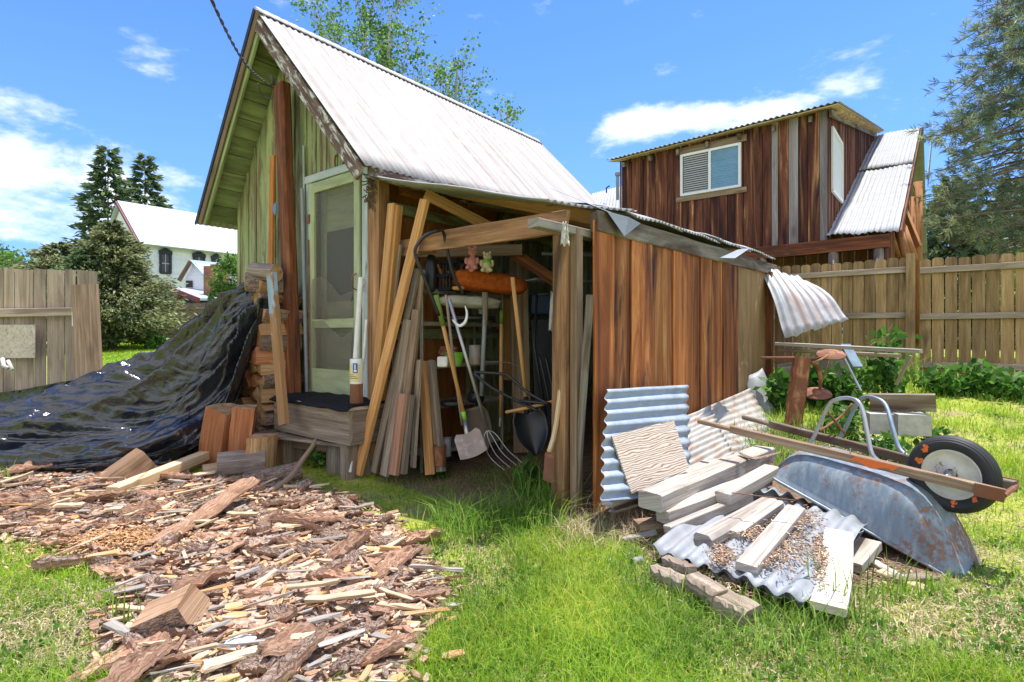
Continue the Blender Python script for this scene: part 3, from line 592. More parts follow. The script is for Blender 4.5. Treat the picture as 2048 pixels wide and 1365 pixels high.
# ================================================================ lean-to
lean = thing('lean_to', W(0, 0, 0), 'open timber lean-to with red brown board side and torn sheet metal roof', 'lean-to')
def lean_to():
    m = MB(); plank(m, W(.07, .0, -.03), W(.055, .0, 1.87), .105, .09, UV_, seg=8, rough=.002); m.build('post', M['post'], lean)
    m = MB(); plank(m, W(-.03, .03, -.03), W(-.02, .05, 1.90), .05, .085, UV_, seg=8); m.build('post', M['brownboard'], lean)
    m = MB(); plank(m, W(1.47, -.045, 1.94), W(.0, -.045, 1.935), .15, .04, ZV, seg=10, rough=.003, jag=.02); m.build('front_beam', M['post'], lean)
    m = MB(); plank(m, W(2.0, .0, 1.93), W(1.3, .0, 1.93), .14, .04, ZV, seg=4); m.build('front_beam', M['post'], lean)
    m = MB(); a = V((.13, 3.36, 1.885)); b = V((.56, 3.80, 1.88)); plank(m, a, b, .09, .055, None, seg=4); m.build('plate_end', M['bleach'], lean)
    # top plate over the outer wall
    m = MB(); plank(m, W(-.10, .14, 1.955), W(-.10, 4.95, 2.06), .135, .07, ZV, seg=16, rough=.004, jag=.02); m.build('top_plate', M['greybrown'], lean)
    # outer wall boards
    ed = [1183, 1224, 1258, 1300, 1342, 1372, 1397, 1420, 1443, 1473]; m = MB()
    sv = [ts(T(x, 600, -.10))[1] for x in ed]
    for i in range(len(sv)-1):
        a, b = sv[i]+.004, sv[i+1]-.004; off = (.0 if i % 2 else .014); z0 = .0 if i < 1 else .05+.4*sst(0, 4.5, a)
        plank(m, W(-.10-off, (a+b)/2, z0-.1), W(-.10-off, (a+b)/2, 1.96), b-a-.004, .02, RV, seg=10, rough=.0015, slant=0)
    plank(m, W(-.075, 2.4, .05), W(-.075, 2.4, 1.95), 4.3, .008, RV, seg=1, tint=0, mat=1)  # dark sheet added behind the boards so the gaps read as shade
    m.build('wall', [M['redbrown'], M['dark']], lean)
    sp = [ts(T(x, 600, -.10))[1] for x in (1472, 1531, 1560)]
    m = MB(); plank(m, W(-.095, (sp[0]+sp[1])/2, .2), W(-.095, (sp[0]+sp[1])/2, 2.0), sp[1]-sp[0], .014, RV, seg=4); m.build('plywood_panel', M['tanply'], lean)
    m = MB(); plank(m, W(-.12, sp[1]+.06, .25), W(-.12, sp[1]+.06, 2.0), .13, .1, RV, seg=4); m.build('corner_post', M['darkpost'], lean)
    m = MB(); plank(m, W(-.22, 4.95, .35), W(-.22, 4.95, 1.55), .22, .03, UV_, seg=3, slant=.01); m.build('end_board', M['brownboard'], lean)
    # back end wall of the lean-to
    m = MB(); t = -.05
    while t < 1.95: plank(m, W(t+.1, 4.75, .1), W(t+.1, 4.75, 1.95+.25*t), .19, .02, GV, seg=2); t += .21 if rnd() < .8 else .26
    m.build('back_wall', M['cabin'], lean)
    # rafters
    for s in (.55, 1.25, 1.95, 2.65, 3.35, 4.05, 4.6):
        m = MB(); plank(m, W(-.12, s, 2.0), W(1.95, s, 2.62), .045, .10, RV, seg=3, rough=.002); m.build('rafter', M['post' if rnd() < .5 else 'new'], lean)
    for t in (.5, 1.1, 1.65):
        m = MB(); z = 2.08+.30*t; plank(m, W(t, .5, z), W(t, 4.7, z), .09, .022, UV_, seg=3); m.build('purlin', M['brownboard'], lean)
    m = MB(); plank(m, S(850, 388, -.02), S(1010, 470, .55), .085, .04, ZV, seg=4); m.build('brace', M['new'], lean)
    m = MB(); plank(m, T(975, 470, 1.3), T(1150, 590, .6), .10, .035, ZV, seg=4); m.build('brace', M['darkpost'], lean)
    m = MB(); plank(m, S(835, 505, .35), S(1045, 500, .75), .1, .03, ZV, seg=4); m.build('shelf_rail', M['brownboard'], lean)
    m = MB(); plank(m, P(1085, 508, 4.9), P(1200, 512, 5.2), .03, .03, ZV, seg=2); m.build('cross_bar', M['galv'], lean)
    # roof sheets: from the main eave down over the outer wall
    m = MB(); corr(m, [W(.12, -.10, 2.085), W(-.16, .66, 2.10), W(1.95, .66, 2.56), W(1.9, -.28, 2.53)], amp=.010, nlong=8, crumple=.02); m.build('roof_sheet', M['cabinroof'], lean, smooth=True, solid=.002)  # front patch added under the main eave to shade the interior floor
    segs = [(.62, 1.55, 2.50), (1.45, 2.55, 2.56), (2.45, 3.6, 2.62), (3.5, 4.75, 2.66)]
    for i, (a, b, zt) in enumerate(segs):
        m = MB(); h = .012*i
        zl = 2.055+.105*(a/4.8)+.0; zr = 2.055+.105*(b/4.8)
        corr(m, [W(-.17, b, zr+h+.0), W(-.17, a, zl+h+.0), W(2.0, a, zt), W(2.0, b, zt+.02)], amp=.010, nlong=16, crumple=.02, edge=.03, bend=lambda u, v: ZV*(.055*(1-math.exp(-v*14))))
        m.build('roof_sheet', M['cabinroof'], lean, smooth=True, solid=.002)
    m = MB()                              # folded flap of flashing
    A, B, Cc = T(1214, 423, -.16), T(1281, 447, -.16), T(1249, 473, -.20)
    m.add([A, B, Cc, (A+B)/2-UV_*-.03], [(0, 2, 3), (3, 2, 1)], [[(0, 0), (.1, .2), (.1, 0)], [(.1, 0), (.1, .2), (.2, 0)]]); A2 = W(.5, .5, 2.35); B2 = W(.5, .95, 2.35)
    m.add([A, B, B2, A2], [(0, 1, 2, 3)], [[(0, 0), (.3, 0), (.3, .5), (0, .5)]]); m.build('flashing', M['galv'], lean, solid=.002)
    m = MB(); A, B, Cc, D = T(1475, 500, -.2), T(1500, 497, -.3), T(1470, 517, -.35), T(1440, 516, -.3)
    m.add([A, B, Cc, D], [(0, 1, 2, 3)], [[(0, 0), (.1, 0), (.1, .1), (0, .1)]]); m.build('flashing', M['galv'], lean, solid=.002)
    # big bent sheet hanging off the far end
    m = MB(); q = [P(1508, 520, 7.25), P(1612, 562, 6.9), P(1698, 642, 6.35), P(1570, 668, 6.55)]
    q = [P(1506, 518, 7.3), P(1618, 566, 7.2), P(1700, 640, 6.5), P(1568, 668, 6.5)]
    corr(m, q, amp=.022, wl=.11, nlong=14, crumple=.03, edge=.12, bend=lambda u, v: V((0, -.05*math.sin(v*3.1), .045*math.sin(v*3.14)))); m.build('hanging_roof_sheet', M['galvpink'], lean, smooth=True, solid=.002)
    # loose grey strip standing against the wall's front edge
lean_to()
m = MB(); plank(m, V((*T(1150, 1010, -.02).xy, 0)), T(1180, 590, -.135), .045, .04, UV_, seg=8, rough=.004, ch=.008)
tag(m.build('leaning_strip', M['greybrown']), 'thin rough grey strip leaning on the front corner of the red brown wall', 'wood strip')
def rag(a, hgt, w, name, label, parent=None):
    m = MB()
    def fn(u, v):
        wob = math.sin(u*9+v*3)*.012+mn.noise(V((u*3, v*5, 2)))*.02
        return a+V(((u-.5)*w*(.55+.6*v), wob, -v*hgt+.01*math.sin(u*11)))
    grid(m, fn, 10, 14, .2, .3); o = m.build(name, M['cloth'], None, smooth=True, solid=.003); return tag(o, label, 'rag')
rag(P(1130, 446, 3.42), .14, .05, 'rag', 'small white rag hung over the end of the top beam')
rag(P(1106, 584, 4.3), .31, .06, 'rag', 'long knotted white rag hanging inside the lean-to above the black chair')
# ================================================================ steps, posts and boards at the door
def atS(px, py, s): return S(px, py, s)
def step_box():
    r = thing('door_step', W(2.6, -.3, 0), 'worn grey wooden box step below the screen door', 'step')
    tl, tr = tpx(545, -.49), tpx(706, -.44); s = -.46; m = MB()
    plank(m, W(tl, s, .45), W(tr, s, .45), .30, .03, ZV, seg=6, rough=.002, tint=.4); plank(m, W(tr+.015, s+.015, .45), W(tr+.015, -.04, .45), .30, .03, ZV, seg=3, tint=.2)
    plank(m, W(tl-.01, s+.02, .45), W(tl-.01, -.04, .45), .30, .03, ZV, seg=3); m.build('step_side', M['grey'], r)
    m = MB(); plank(m, W(tl+.02, -.26, .595), W(tr-.01, -.26, .595), .46, .025, RV, seg=5); m.build('step_top', M['grey'], r)
    for t in (tl-.1, tr+.12): m = MB(); plank(m, W(t, -.3, -.02), W(t, -.3, .30), .1, .3, GV, seg=1); m.build('support', M['grey'], r)
    mt = MB(); a, b = tl+.0, tr-.02
    grid(mt, lambda u, v: W(a+(b-a)*u, s-.06+.5*v+.025*mn.noise(V((u*4, v*4, 4))), .622+.012*mn.noise(V((u*7, v*5, 1)))-(.035*max(0, 1-v*9))), 26, 12); 
    tag(mt.build('door_mat', M['blackmat'], None, smooth=True, solid=.014), 'crumpled black rubber mat lying on the top step', 'mat')
    r = thing('low_step', W(2.7, -.7, 0), 'low grey plank step on short supports before the box step', 'step')
    A, B = Gd(505, 868, .27), Gd(693, 893, .27); m = MB(); mid = RV*.15
    plank(m, A+mid, B+mid, .32, .03, RV, seg=8, rough=.003, jag=.01); m.build('tread', M['grey'], r)
    for f, mm in ((.12, 'post'), (.80, 'greybrown')):
        m = MB(); c = A.lerp(B, f)+RV*.16; plank(m, V((c.x, c.y, -.03)), V((c.x, c.y, .25)), .16, .22, (B-A), seg=1, tint=.3); m.build('support', M[mm], r)
    m = MB(); plank(m, A.lerp(B, .25)+RV*.2-ZV*.06, A.lerp(B, .75)+RV*.2-ZV*.06, .14, .05, ZV, seg=2, tint=.1); m.build('brace', M['brownboard'], r)
step_box()
def lean_board(name, label, px0, py0, s0, px1, py1, s1, w, th, mat, cat='board', group=None, side=None, **k):
    m = MB(); a = S(px0, py0, s0); b = S(px1, py1, s1); k.setdefault('seg', 8); plank(m, a, b, w, th, side or GV, **k)
    o = m.build(name, M[mat]); return tag(o, label, cat, group)
lean_board('timber_post', 'tall dark red rough timber post standing left of the screen door', 592, 905, -.22, 564, 170, -.17, .145, .11, 'darkpost', 'post', w1=.17, warp=.012, rough=.004, seg=14, ch=.02)
lean_board('upright_board', 'narrow orange brown board standing behind the tall dark post', 535, 850, -.10, 546, 312, -.08, .085, .03, 'orangeply', warp=.005)
m = MB(); c = S(551, 418, -.14); lathe(m, c, -RV, [(0, .012), (.03, .012), (.033, .006), (.034, 0)], 20); bl = m.build('blue_disc', M['blue'], None); bl.scale = (1, 1, 2.0); bl.location.z = c.z-.07
tag(bl, 'small oval blue plastic disc on the narrow board', 'disc')
lean_board('painted_board', 'short upright board with peeled pale blue paint before the firewood', 568, 850, -.62, 543, 548, -.56, .105, .05, 'bluepaint', tint=.5)
lean_board('grey_pipe', 'thin grey pipe standing close to the left door trim', 613, 800, -.06, 607, 292, -.05, .02, .02, 'trim', 'pipe', ch=.008)
m = MB(); a, b = S(614, 795, -.10), S(604, 378, -.10); tube(m, [a, b], .019, 12); tag(m.build('conduit_pipe', M['galv'], None, smooth=False), 'galvanised conduit pipe leaning left of the door hinges', 'pipe')
m = MB(); a, b = S(620, 790, -.09), S(617, 480, -.08); plank(m, a, b, .012, .012, GV); tag(m.build('metal_rod', M['rust']), 'thin rusty rod beside the conduit pipe', 'rod')
# white pipe standing in a labelled container on the step
m = MB(); a = S(706, 800, -.30); b = S(722, 556, -.14); tube(m, [a, b], .024, 12); o = m.build('plastic_pipe', M['whiteplastic'], None, smooth=False); tag(o, 'white plastic pipe leaning on the right edge of the screen door', 'pipe')
def container():
    c = S(713, 810, -.36); c = V((c.x, c.y, .62-.0)); r = thing('tin_container', c, 'rusty brown tin with yellow and white label on the step corner', 'tin')
    m = MB(); lathe(m, c, ZV, [(0, 0), (.05, 0), (.052, .01), (.052, .17)], 20); m.build('body', M['rust'], r, smooth=True)
    m = MB(); lathe(m, c, ZV, [(.0535, .17), (.0535, .37), (.05, .375)], 20); lb = m.build('label_band', M['whiteplastic'], r, smooth=True)
    m = MB(); n = -V((.6, .8, 0)); tg = V((.8, -.6, 0))
    def fn(a0, a1, z0, z1, rr): return lambda u, v: c+V((math.cos(a0+(a1-a0)*u)*rr, math.sin(a0+(a1-a0)*u)*rr, z0+(z1-z0)*v))
    grid(m, fn(3.4, 5.6, .19, .33, .0545), 12, 1); m.build('yellow_panel', M['yellow'], lb)
    m = MB(); grid(m, fn(4.45, 5.15, .26, .34, .0555), 6, 1); m.build('blue_panel', M['bluelabel'], lb)
    m = MB(); grid(m, fn(4.7, 4.85, .29, .33, .0565), 2, 1); grid(m, fn(4.6, 5.0, .27, .285, .0565), 2, 1); m.build('white_mark', M['white'], lb)
    for i in range(5): 
        pass
    m = MB()
    for i in range(3): grid(m, fn(3.7, 5.2-i*.3, .215+.014*i, .219+.014*i, .0555), 8, 1)
    m.build('print_lines', M['dark'], lb)
container()
m = MB(); tube(m, [S(700, 945, -.42), S(728, 706, -.18), S(733, 640, -.15)], [.013, .013, .012], 10); tag(m.build('thin_pole', M['whiteplastic']), 'thin pale pole leaning left of the long new timber', 'pole')
# boards leaning against the corner of the shed
B = lean_board
B('leaning_timber', 'longest fresh yellow two by four leaning diagonally across the others', 716, 948, -.34, 850, 400, -.10, .088, .042, 'new', w1=.085, tint=.9)
B('leaning_timber', 'wide orange board standing left of its thinner twin below the eave', 738, 925, -.20, 785, 408, -.12, .085, .04, 'new', tint=.35)
B('leaning_timber', 'thin orange board pressed against the right of the wide orange one', 752, 930, -.14, 798, 412, -.09, .045, .06, 'new', tint=.15)
B('leaning_board', 'grey brown board standing behind the orange pair with its top left of the beam', 752, 948, -.10, 797, 490, -.07, .07, .03, 'grey', warp=.004)
B('leaning_board', 'dark grey board ending just right of the long timber', 748, 945, -.26, 834, 538, -.08, .075, .03, 'grey', warp=.006, tint=.1)
B('leaning_board', 'wide rough grey board nearest the metal shelf', 800, 945, -.10, 838, 540, -.05, .13, .03, 'brownboard', warp=.008, tint=.3)
B('leaning_board', 'wavy edged grey slab board standing at the foot of the leaning timbers', 768, 952, -.28, 815, 640, -.14, .085, .03, 'grey', warp=.012, rough=.004, tint=.7)
B('leaning_board', 'mid grey board between the wavy slab and the short reddish offcut', 795, 945, -.22, 833, 620, -.12, .075, .03, 'brownboard', tint=.5)
B('short_offcut', 'short reddish board with striped grain and dark knot stain', 787, 950, -.34, 806, 788, -.24, .09, .04, 'barkredwood', tint=.8)
B('short_offcut', 'short dark sided board right of the striped reddish one', 806, 948, -.28, 822, 790, -.20, .05, .05, 'grey', tint=.05)
B('leaning_board', 'thin grey board behind the short dark offcut', 826, 935, -.16, 838, 720, -.10, .05, .03, 'grey', tint=.9)
B('short_post', 'short yellow faced post leaning at the entrance', 860, 950, -.02, 845, 724, .12, .07, .05, 'new', tint=.95)
B('short_post', 'short grey post doubled behind the yellow faced one', 882, 944, .04, 862, 722, .16, .06, .06, 'grey', tint=.6)

# ================================================================ tarp over the woodpile
def tarp():
    rays = [
     [(532, 578, 5.55), (505, 568, 5.7), (470, 580, 5.85), (430, 602, 5.9), (372, 655, 5.9), (320, 708, 5.9), (240, 738, 5.9), (130, 758, 5.85), (20, 775, 5.8), (-120, 790, 5.7)],
     [(534, 580, 5.45), (510, 572, 5.55), (465, 602, 5.6), (425, 650, 5.6), (370, 715, 5.55), (310, 762, 5.5), (225, 785, 5.45), (120, 805, 5.4), (10, 820, 5.35), (-120, 835, 5.3)],
     [(535, 583, 5.35), (512, 580, 5.42), (470, 630, 5.4), (425, 700, 5.35), (365, 770, 5.25), (300, 815, 5.2), (215, 845, 5.1), (120, 865, 5.05), (10, 880, 5.0), (-120, 890, 4.95)],
     [(536, 586, 5.28), (515, 590, 5.32), (478, 660, 5.25), (430, 745, 5.2), (370, 810, 5.1), (310, 850, 5.0), (225, 885, 4.9), (130, 905, 4.85), (20, 918, 4.8), (-120, 925, 4.75)],
     [(537, 589, 5.22), (519, 600, 5.25), (488, 690, 5.18), (448, 775, 5.12), (400, 835, 5.0), (345, 880, 4.85), (260, 915, 4.72), (170, 933, 4.66), (60, 940, 4.62), (-120, 945, 4.6)],
     [(538, 592, 5.18), (524, 612, 5.2), (500, 700, 5.15), (476, 790, 5.12), (448, 845, 5.05), (405, 885, 4.95), (355, 918, 4.8), (330, 932, 4.72), (240, 945, 4.62), (100, 950, 4.58)]]
    K = np.array([[list(P(*p)) for p in r] for r in rays])      # 6 x 10 x 3
    def interp(a, n):
        m_ = len(a); out = []
        for i in range(n):
            f = i/(n-1)*(m_-1); k = min(int(f), m_-2); u = f-k; p0, p1, p2, p3 = a[max(k-1, 0)], a[k], a[k+1], a[min(k+2, m_-1)]
            out.append(.5*(2*p1+(p2-p0)*u+(2*p0-5*p1+4*p2-p3)*u*u+(3*p1-p0-3*p2+p3)*u**3))
        return np.array(out)
    nu, nv = 230, 170
    A = np.array([interp(K[j], nu) for j in range(6)]); G = interp(A, nv)          # nv x nu x 3
    du = np.gradient(G, axis=1); dv = np.gradient(G, axis=0); N = np.cross(du, dv); N /= np.linalg.norm(N, axis=2, keepdims=True)+1e-9
    if N[nv//2, nu//2, 1] > 0: N = -N
    D = np.zeros((nv, nu))
    for j in range(nv):
        v = j/(nv-1)
        for i in range(nu):
            u = i/(nu-1); amp = min(1, u*5+.15)
            q = mn.noise(V((u*1.6, v*5.2+.9*math.sin(u*4), .3))); f1 = (1-abs(q)*2.4)                       # long folds along the rays
            q2 = mn.noise(V((u*5+v*3, v*24+2*u, 5))); f2 = 1-abs(q2)*2
            q3 = mn.noise(V((u*16+v*5, v*20-u*9, 9))); q4 = 1-abs(mn.noise(V((u*11-v*13, v*11+u*8, 19))))*2
            D[j, i] = amp*(.27*f1+.055*f2+.014*q3+.032*q4*min(1, u*1.6))
    edge = np.minimum(1, np.minimum(np.arange(nv)[:, None], nv-1-np.arange(nv)[:, None])/9+.15); D = (D-.16)*edge
    G = G+N*D[..., None]; fl = gz(G[..., 0], G[..., 1])+.03; G[..., 2] = np.maximum(G[..., 2], fl)
    m = MB(); grid(m, lambda u, v: V(G[round(v*(nv-1)), round(u*(nu-1))]), nu-1, nv-1, 4, 2)
    # back and skirt so the heap is closed from behind
    top = [V(G[0, i]) for i in range(nu)]; grid(m, lambda u, v: top[round(u*(nu-1))]*(1)+V((-.05*v, .5*v, 0))-ZV*(top[round(u*(nu-1))].z-.02)*v, nu-1, 4, 4, 1)
    tag(m.build('plastic_tarp', M['tarp'], None, smooth=True), 'crumpled black plastic tarp draped over the woodpile and spread on the ground', 'tarp')
tarp()
# ================================================================ firewood
def log(name, c, axis, r, L, label, mats, cat='log', group=None, kind='split', up=None, parent=None, k=None):
    """kind split: wedge cut from a round; round: whole log"""
    axis = V(axis).normalized(); a = axis.cross(ZV) if abs(axis.z) < .9 else axis.cross(V((1, 0, 0))); a.normalize(); b = axis.cross(a); rot = rnd(0, 6.28) if up is None else up
    if kind == 'round': ang = [2*math.pi*i/14 for i in range(14)]; pts = [(math.cos(x)*r*rnd(.93, 1.05), math.sin(x)*r*rnd(.9, 1.05)) for x in ang]; nb = 14
    else:
        wd = rnd(1.1, 1.9) if k is None else k; nb = 5; pts = [(math.cos(wd*(i/(nb-1)-.5))*r*2-r*.9, math.sin(wd*(i/(nb-1)-.5))*r*2*rnd(.95, 1.03)) for i in range(nb)]+[(-r*.9+rnd(-.1, .1)*r, rnd(-.2, .2)*r)]
    pts = [(x*math.cos(rot)-y*math.sin(rot), x*math.sin(rot)+y*math.cos(rot)) for x, y in pts]; n = len(pts); vs = []; seg = 5; uo, vo = rnd(0, 50), rnd(0, 50)
    for i in range(seg+1):
        f = i/seg-.5
        for (x, y) in pts: j = 1+.05*mn.noise(V((x*9, y*9, f*4))); vs.append(V(c)+axis*(f*L+(rnd(-.006, .006) if 0 < i < seg else 0))+(a*x+b*y)*j*(1+rnd(-.02, .02)))
    per = [0]
    for q in range(n): x0, y0 = pts[q]; x1, y1 = pts[(q+1) % n]; per.append(per[-1]+math.hypot(x1-x0, y1-y0))
    fb, ub, fs_, us_ = [], [], [], []
    for i in range(seg):
        for q in range(n):
            q2 = (q+1) % n; f = [i*n+q, i*n+q2, (i+1)*n+q2, (i+1)*n+q]; u = [(uo+L*i/seg, vo+per[q]), (uo+L*i/seg, vo+per[q+1]), (uo+L*(i+1)/seg, vo+per[q+1]), (uo+L*(i+1)/seg, vo+per[q])]
            if q < nb-1 or kind == 'round': fb.append(f); ub.append(u)
            else: fs_.append(f); us_.append(u)
    m = MB(); m.add(vs, fb, ub, rnd(), 0); o0 = len(m.v)
    t = rnd()
    for f, u in zip(fs_, us_): m.f.append(list(f)); m.uv += u; m.m.append(1)
    for e, rv in ((0, 1), (seg, 0)):
        idx = [e*n+q for q in range(n)]; idx = idx[::-1] if rv else idx; m.f.append(idx); m.uv += [(vs[q].dot(a)*.3+uo, vs[q].dot(b)) for q in idx]; m.m.append(2)
    o = m.build(name, [M[x] for x in mats], parent); return tag(o, label, cat, group)
def woodpile():
    z = .10; row = 0
    while z < 1.72:
        t = 3.10+rnd(0, .04)+(.02 if row % 2 else 0); tmax = 4.05-.25*max(0, z-.9)
        if z > 1.45: tmax = 3.45; t = 3.2
        while t < tmax:
            r = rnd(.055, .085); ax = -RV+GV*rnd(-.12, .12)+ZV*rnd(-.05, .05)
            rd = rnd() < .35; log('firewood_log', W(t+r, -.30+rnd(-.04, .04), z+rnd(-.012, .012)), ax, r, rnd(.36, .44), 'reddish split log stacked in the woodpile between tarp and painted board' if rd else 'yellowish split log stacked in the woodpile between tarp and painted board', ('bark', 'splitred' if rd else 'split', 'redgrain' if rd else 'endgrain'), 'firewood', 'reddish logs in the woodpile' if rd else 'yellowish logs in the woodpile')
            t += r*1.95
        z += .128; row += 1
woodpile()
log('round_log', S(530, 545, -.42), GV+ZV*.12-RV*.3, .085, .30, 'round bark covered log lying on top of the woodpile', ('barkpale', 'split', 'endgrain'), kind='round')
log('top_log', S(528, 568, -.40), GV*.4-RV, .07, .34, 'orange split log just under the round top log', ('bark', 'splitred', 'endgrain'))
def chunk(px, py, z, ax, r, L, label, mats, Y=None, **k): return log(k.pop('name', 'firewood_chunk'), P(px, py, Y) if Y else Gd(px, py, z), ax, r, L, label, mats, **k)
chunk(450, 880, .20, V((.28, -.25, 1)), .12, .60, 'large red split log standing on end beside the low step', ('splitred', 'splitred', 'endgrain'), up=.4, k=1.9, Y=4.9)
chunk(489, 872, .19, V((.16, -.1, 1)), .085, .52, 'second red split log leaning right of the larger one', ('splitred', 'splitred', 'endgrain'), up=1.0, k=1.6, Y=4.85)
chunk(516, 908, .11, V((.05, 0, 1)), .10, .32, 'upright orange block with flat top beside the low step', ('split', 'splitred', 'endgrain'), up=4.2, k=1.7, Y=4.72)
chunk(484, 928, .10, V((1, .45, .02)), .115, .36, 'grey barkless round log lying at the edge of the shade', ('barkpale', 'split', 'split'), kind='round')
chunk(434, 938, .07, V((.9, .4, .1)), .07, .20, 'broken pale split wood at the end of the grey round log', ('split', 'chip', 'chip'), up=2)
chunk(250, 945, .09, V((.55, .6, .55)), .105, .36, 'large tilted firewood chunk with ragged bark beside the sawn timber', ('bark', 'splitbrown', 'splitbrown'), up=2.2, k=1.8)
chunk(548, 952, .07, V((.9, .42, .12)), .075, .42, 'dark barked branch piece with bright orange cut end', ('bark', 'splitred', 'orangecut'), kind='round')
chunk(345, 1225, .07, V((.9, .2, .35)), .085, .17, 'large brown stump chunk lying among the bark in the foreground', ('bark', 'splitbrown', 'splitbrown'), up=1.2, k=2.2)
m = MB(); plank(m, Gd(225, 985, .07), Gd(425, 905, .12), .10, .075, None, seg=5, tint=.9); tag(m.build('sawn_timber', M['newpale']), 'thick pale sawn timber lying across firewood before the tarp', 'timber')
m = MB(); tube(m, [Gd(538, 985, .03), Gd(580, 955, .10), Gd(605, 920, .20), Gd(625, 893, .30), P(631, 880, 4.4)], [.024, .022, .02, .018, .014], 8, smoothpath=5); tag(m.build('crooked_stick', M['brownboard'], None, smooth=True), 'crooked peeled stick leaning on the low step', 'stick')
m = MB()
def slab(u, v): 
    a = Gd(300, 1100, .03); b = Gd(495, 985, .10); p = a.lerp(b, u); sd = V((.62, .78, 0)); w = .20*(1-.25*abs(u-.5)); return p+sd*(v-.5)*w+ZV*(.035*math.cos((v-.5)*3)+.06*u*u+.018*mn.noise(V((u*7, v*5, 2))))+V((mn.noise(V((u*6, 3, v)))*.02, 0, 0))
grid(m, slab, 26, 10, 1.0, .2); tag(m.build('bark_slab', M['barkin'], None, smooth=True, solid=.02), 'longest curved reddish bark slab sweeping across the middle of the chips', 'bark')
# ================================================================ things inside the lean-to
def shelf():
    r = thing('metal_shelf', W(1.8, .7, 0), 'rusty white metal shelf unit against the shed side inside the lean-to', 'shelf')
    for zz in (1.585, 1.30, .92, .56, .15):
        m = MB(); plank(m, W(1.78, .12, zz), W(1.78, 1.2, zz), .38, .012, GV, seg=2); plank(m, W(1.59, .12, zz-.012), W(1.59, 1.2, zz-.012), .035, .006, ZV, seg=2); m.build('shelf_board', M['galvrust'], r)
    for (t, s) in ((1.59, .12), (1.97, .12), (1.59, 1.2), (1.97, 1.2)):
        m = MB(); plank(m, W(t, s, 0), W(t, s, 1.75), .035, .006, RV, seg=2); plank(m, W(t, s, 0), W(t, s, 1.75), .035, .006, GV, seg=2); m.build('upright', M['galvrust'], r)
shelf()
def crate(px, py, Y, w, h, label):
    c = P(px, py, Y); r = thing('milk_crate', c, label, 'crate'); m = MB(); 
    for z in (0, h*.5, h):
        for (a, b) in (((0, 0), (1, 0)), ((1, 0), (1, 1)), ((1, 1), (0, 1)), ((0, 1), (0, 0))): plank(m, c+GV*-(a[0]-.5)*w+RV*a[1]*w+ZV*z, c+GV*-(b[0]-.5)*w+RV*b[1]*w+ZV*z, .03, .012, ZV, seg=1)
    for i in range(7):
        f = i/6; 
        for g in (0, 1): plank(m, c+GV*(.5-f)*w+RV*g*w, c+GV*(.5-f)*w+RV*g*w+ZV*h, .012, .012, seg=1); plank(m, c+GV*(g-.5)*w+RV*f*w, c+GV*(g-.5)*w+RV*f*w+ZV*h, .012, .012, seg=1)
    m.build('basket', M['black'], r)
    m = MB()
    for i in range(8): a = c+GV*rnd(-.4, .4)*w+RV*rnd(.1, .8)*w+ZV*rnd(.02, .1); tube(m, [a, a+V((rnd(-.1, .1), rnd(-.1, .1), rnd(.08, .2)))], .012, 6)
    tag(m.build('kindling', M['splitred']), 'bundle of reddish sticks inside the black milk crate', 'sticks')
crate(893, 578, 4.78, .24, .24, 'black plastic milk crate on the top shelf')
def bundle(name, c, X, Y_, rx, ry, rz, mat, label, cat, bump=.35, pw=3.0, parent=None):
    """cushion-like box of cloth"""
    m = MB(); sd = rnd(0, 50)
    def fn(u, v):
        a = u*2*math.pi; b = (v-.5)*math.pi; ca, sa, cb, sb = math.cos(a), math.sin(a), math.cos(b), math.sin(b)
        f = lambda q: math.copysign(abs(q)**(2/pw), q); d = V((f(ca)*f(cb), f(sa)*f(cb), f(sb))); k = 1+bump*.25*mn.noise(d*2+V((sd, 0, 0)))+bump*.10*mn.noise(d*6+V((sd, 3, 0)))
        return V(c)+(V(X)*d.x*rx+V(Y_)*d.y*ry+ZV*d.z*rz)*k
    grid(m, fn, 40, 22, 2, 1); return tag(m.build(name, M[mat], parent, smooth=True), label, cat)
bundle('orange_blanket', P(980, 566, 4.72), V((.98, .2, -.10)), V((-.2, .98, 0)), .31, .15, .085, 'orangecloth', 'folded burnt orange blanket on the top shelf', 'blanket', pw=4)
bundle('dark_cloth', P(862, 548, 4.62), V((1, 0, 0)), V((0, 1, 0)), .05, .05, .16, 'black', 'dark cloth hanging left of the milk crate', 'cloth')
bundle('canvas_roll', P(940, 605, 4.75), V((.97, .22, -.04)), V((-.2, .97, 0)), .27, .12, .055, 'sack', 'rolled pale canvas on the second shelf', 'canvas')
bundle('wire_coil', P(935, 637, 4.75), V((.97, .22, 0)), V((-.2, .97, 0)), .25, .12, .025, 'blacksteel', 'dark coil of mesh under the pale canvas roll', 'coil')
bundle('yellow_rag', P(917, 577, 4.5), V((1, 0, 0)), V((0, 1, 0)), .05, .04, .018, 'new', 'small yellow orange rag on the shelf edge', 'rag')
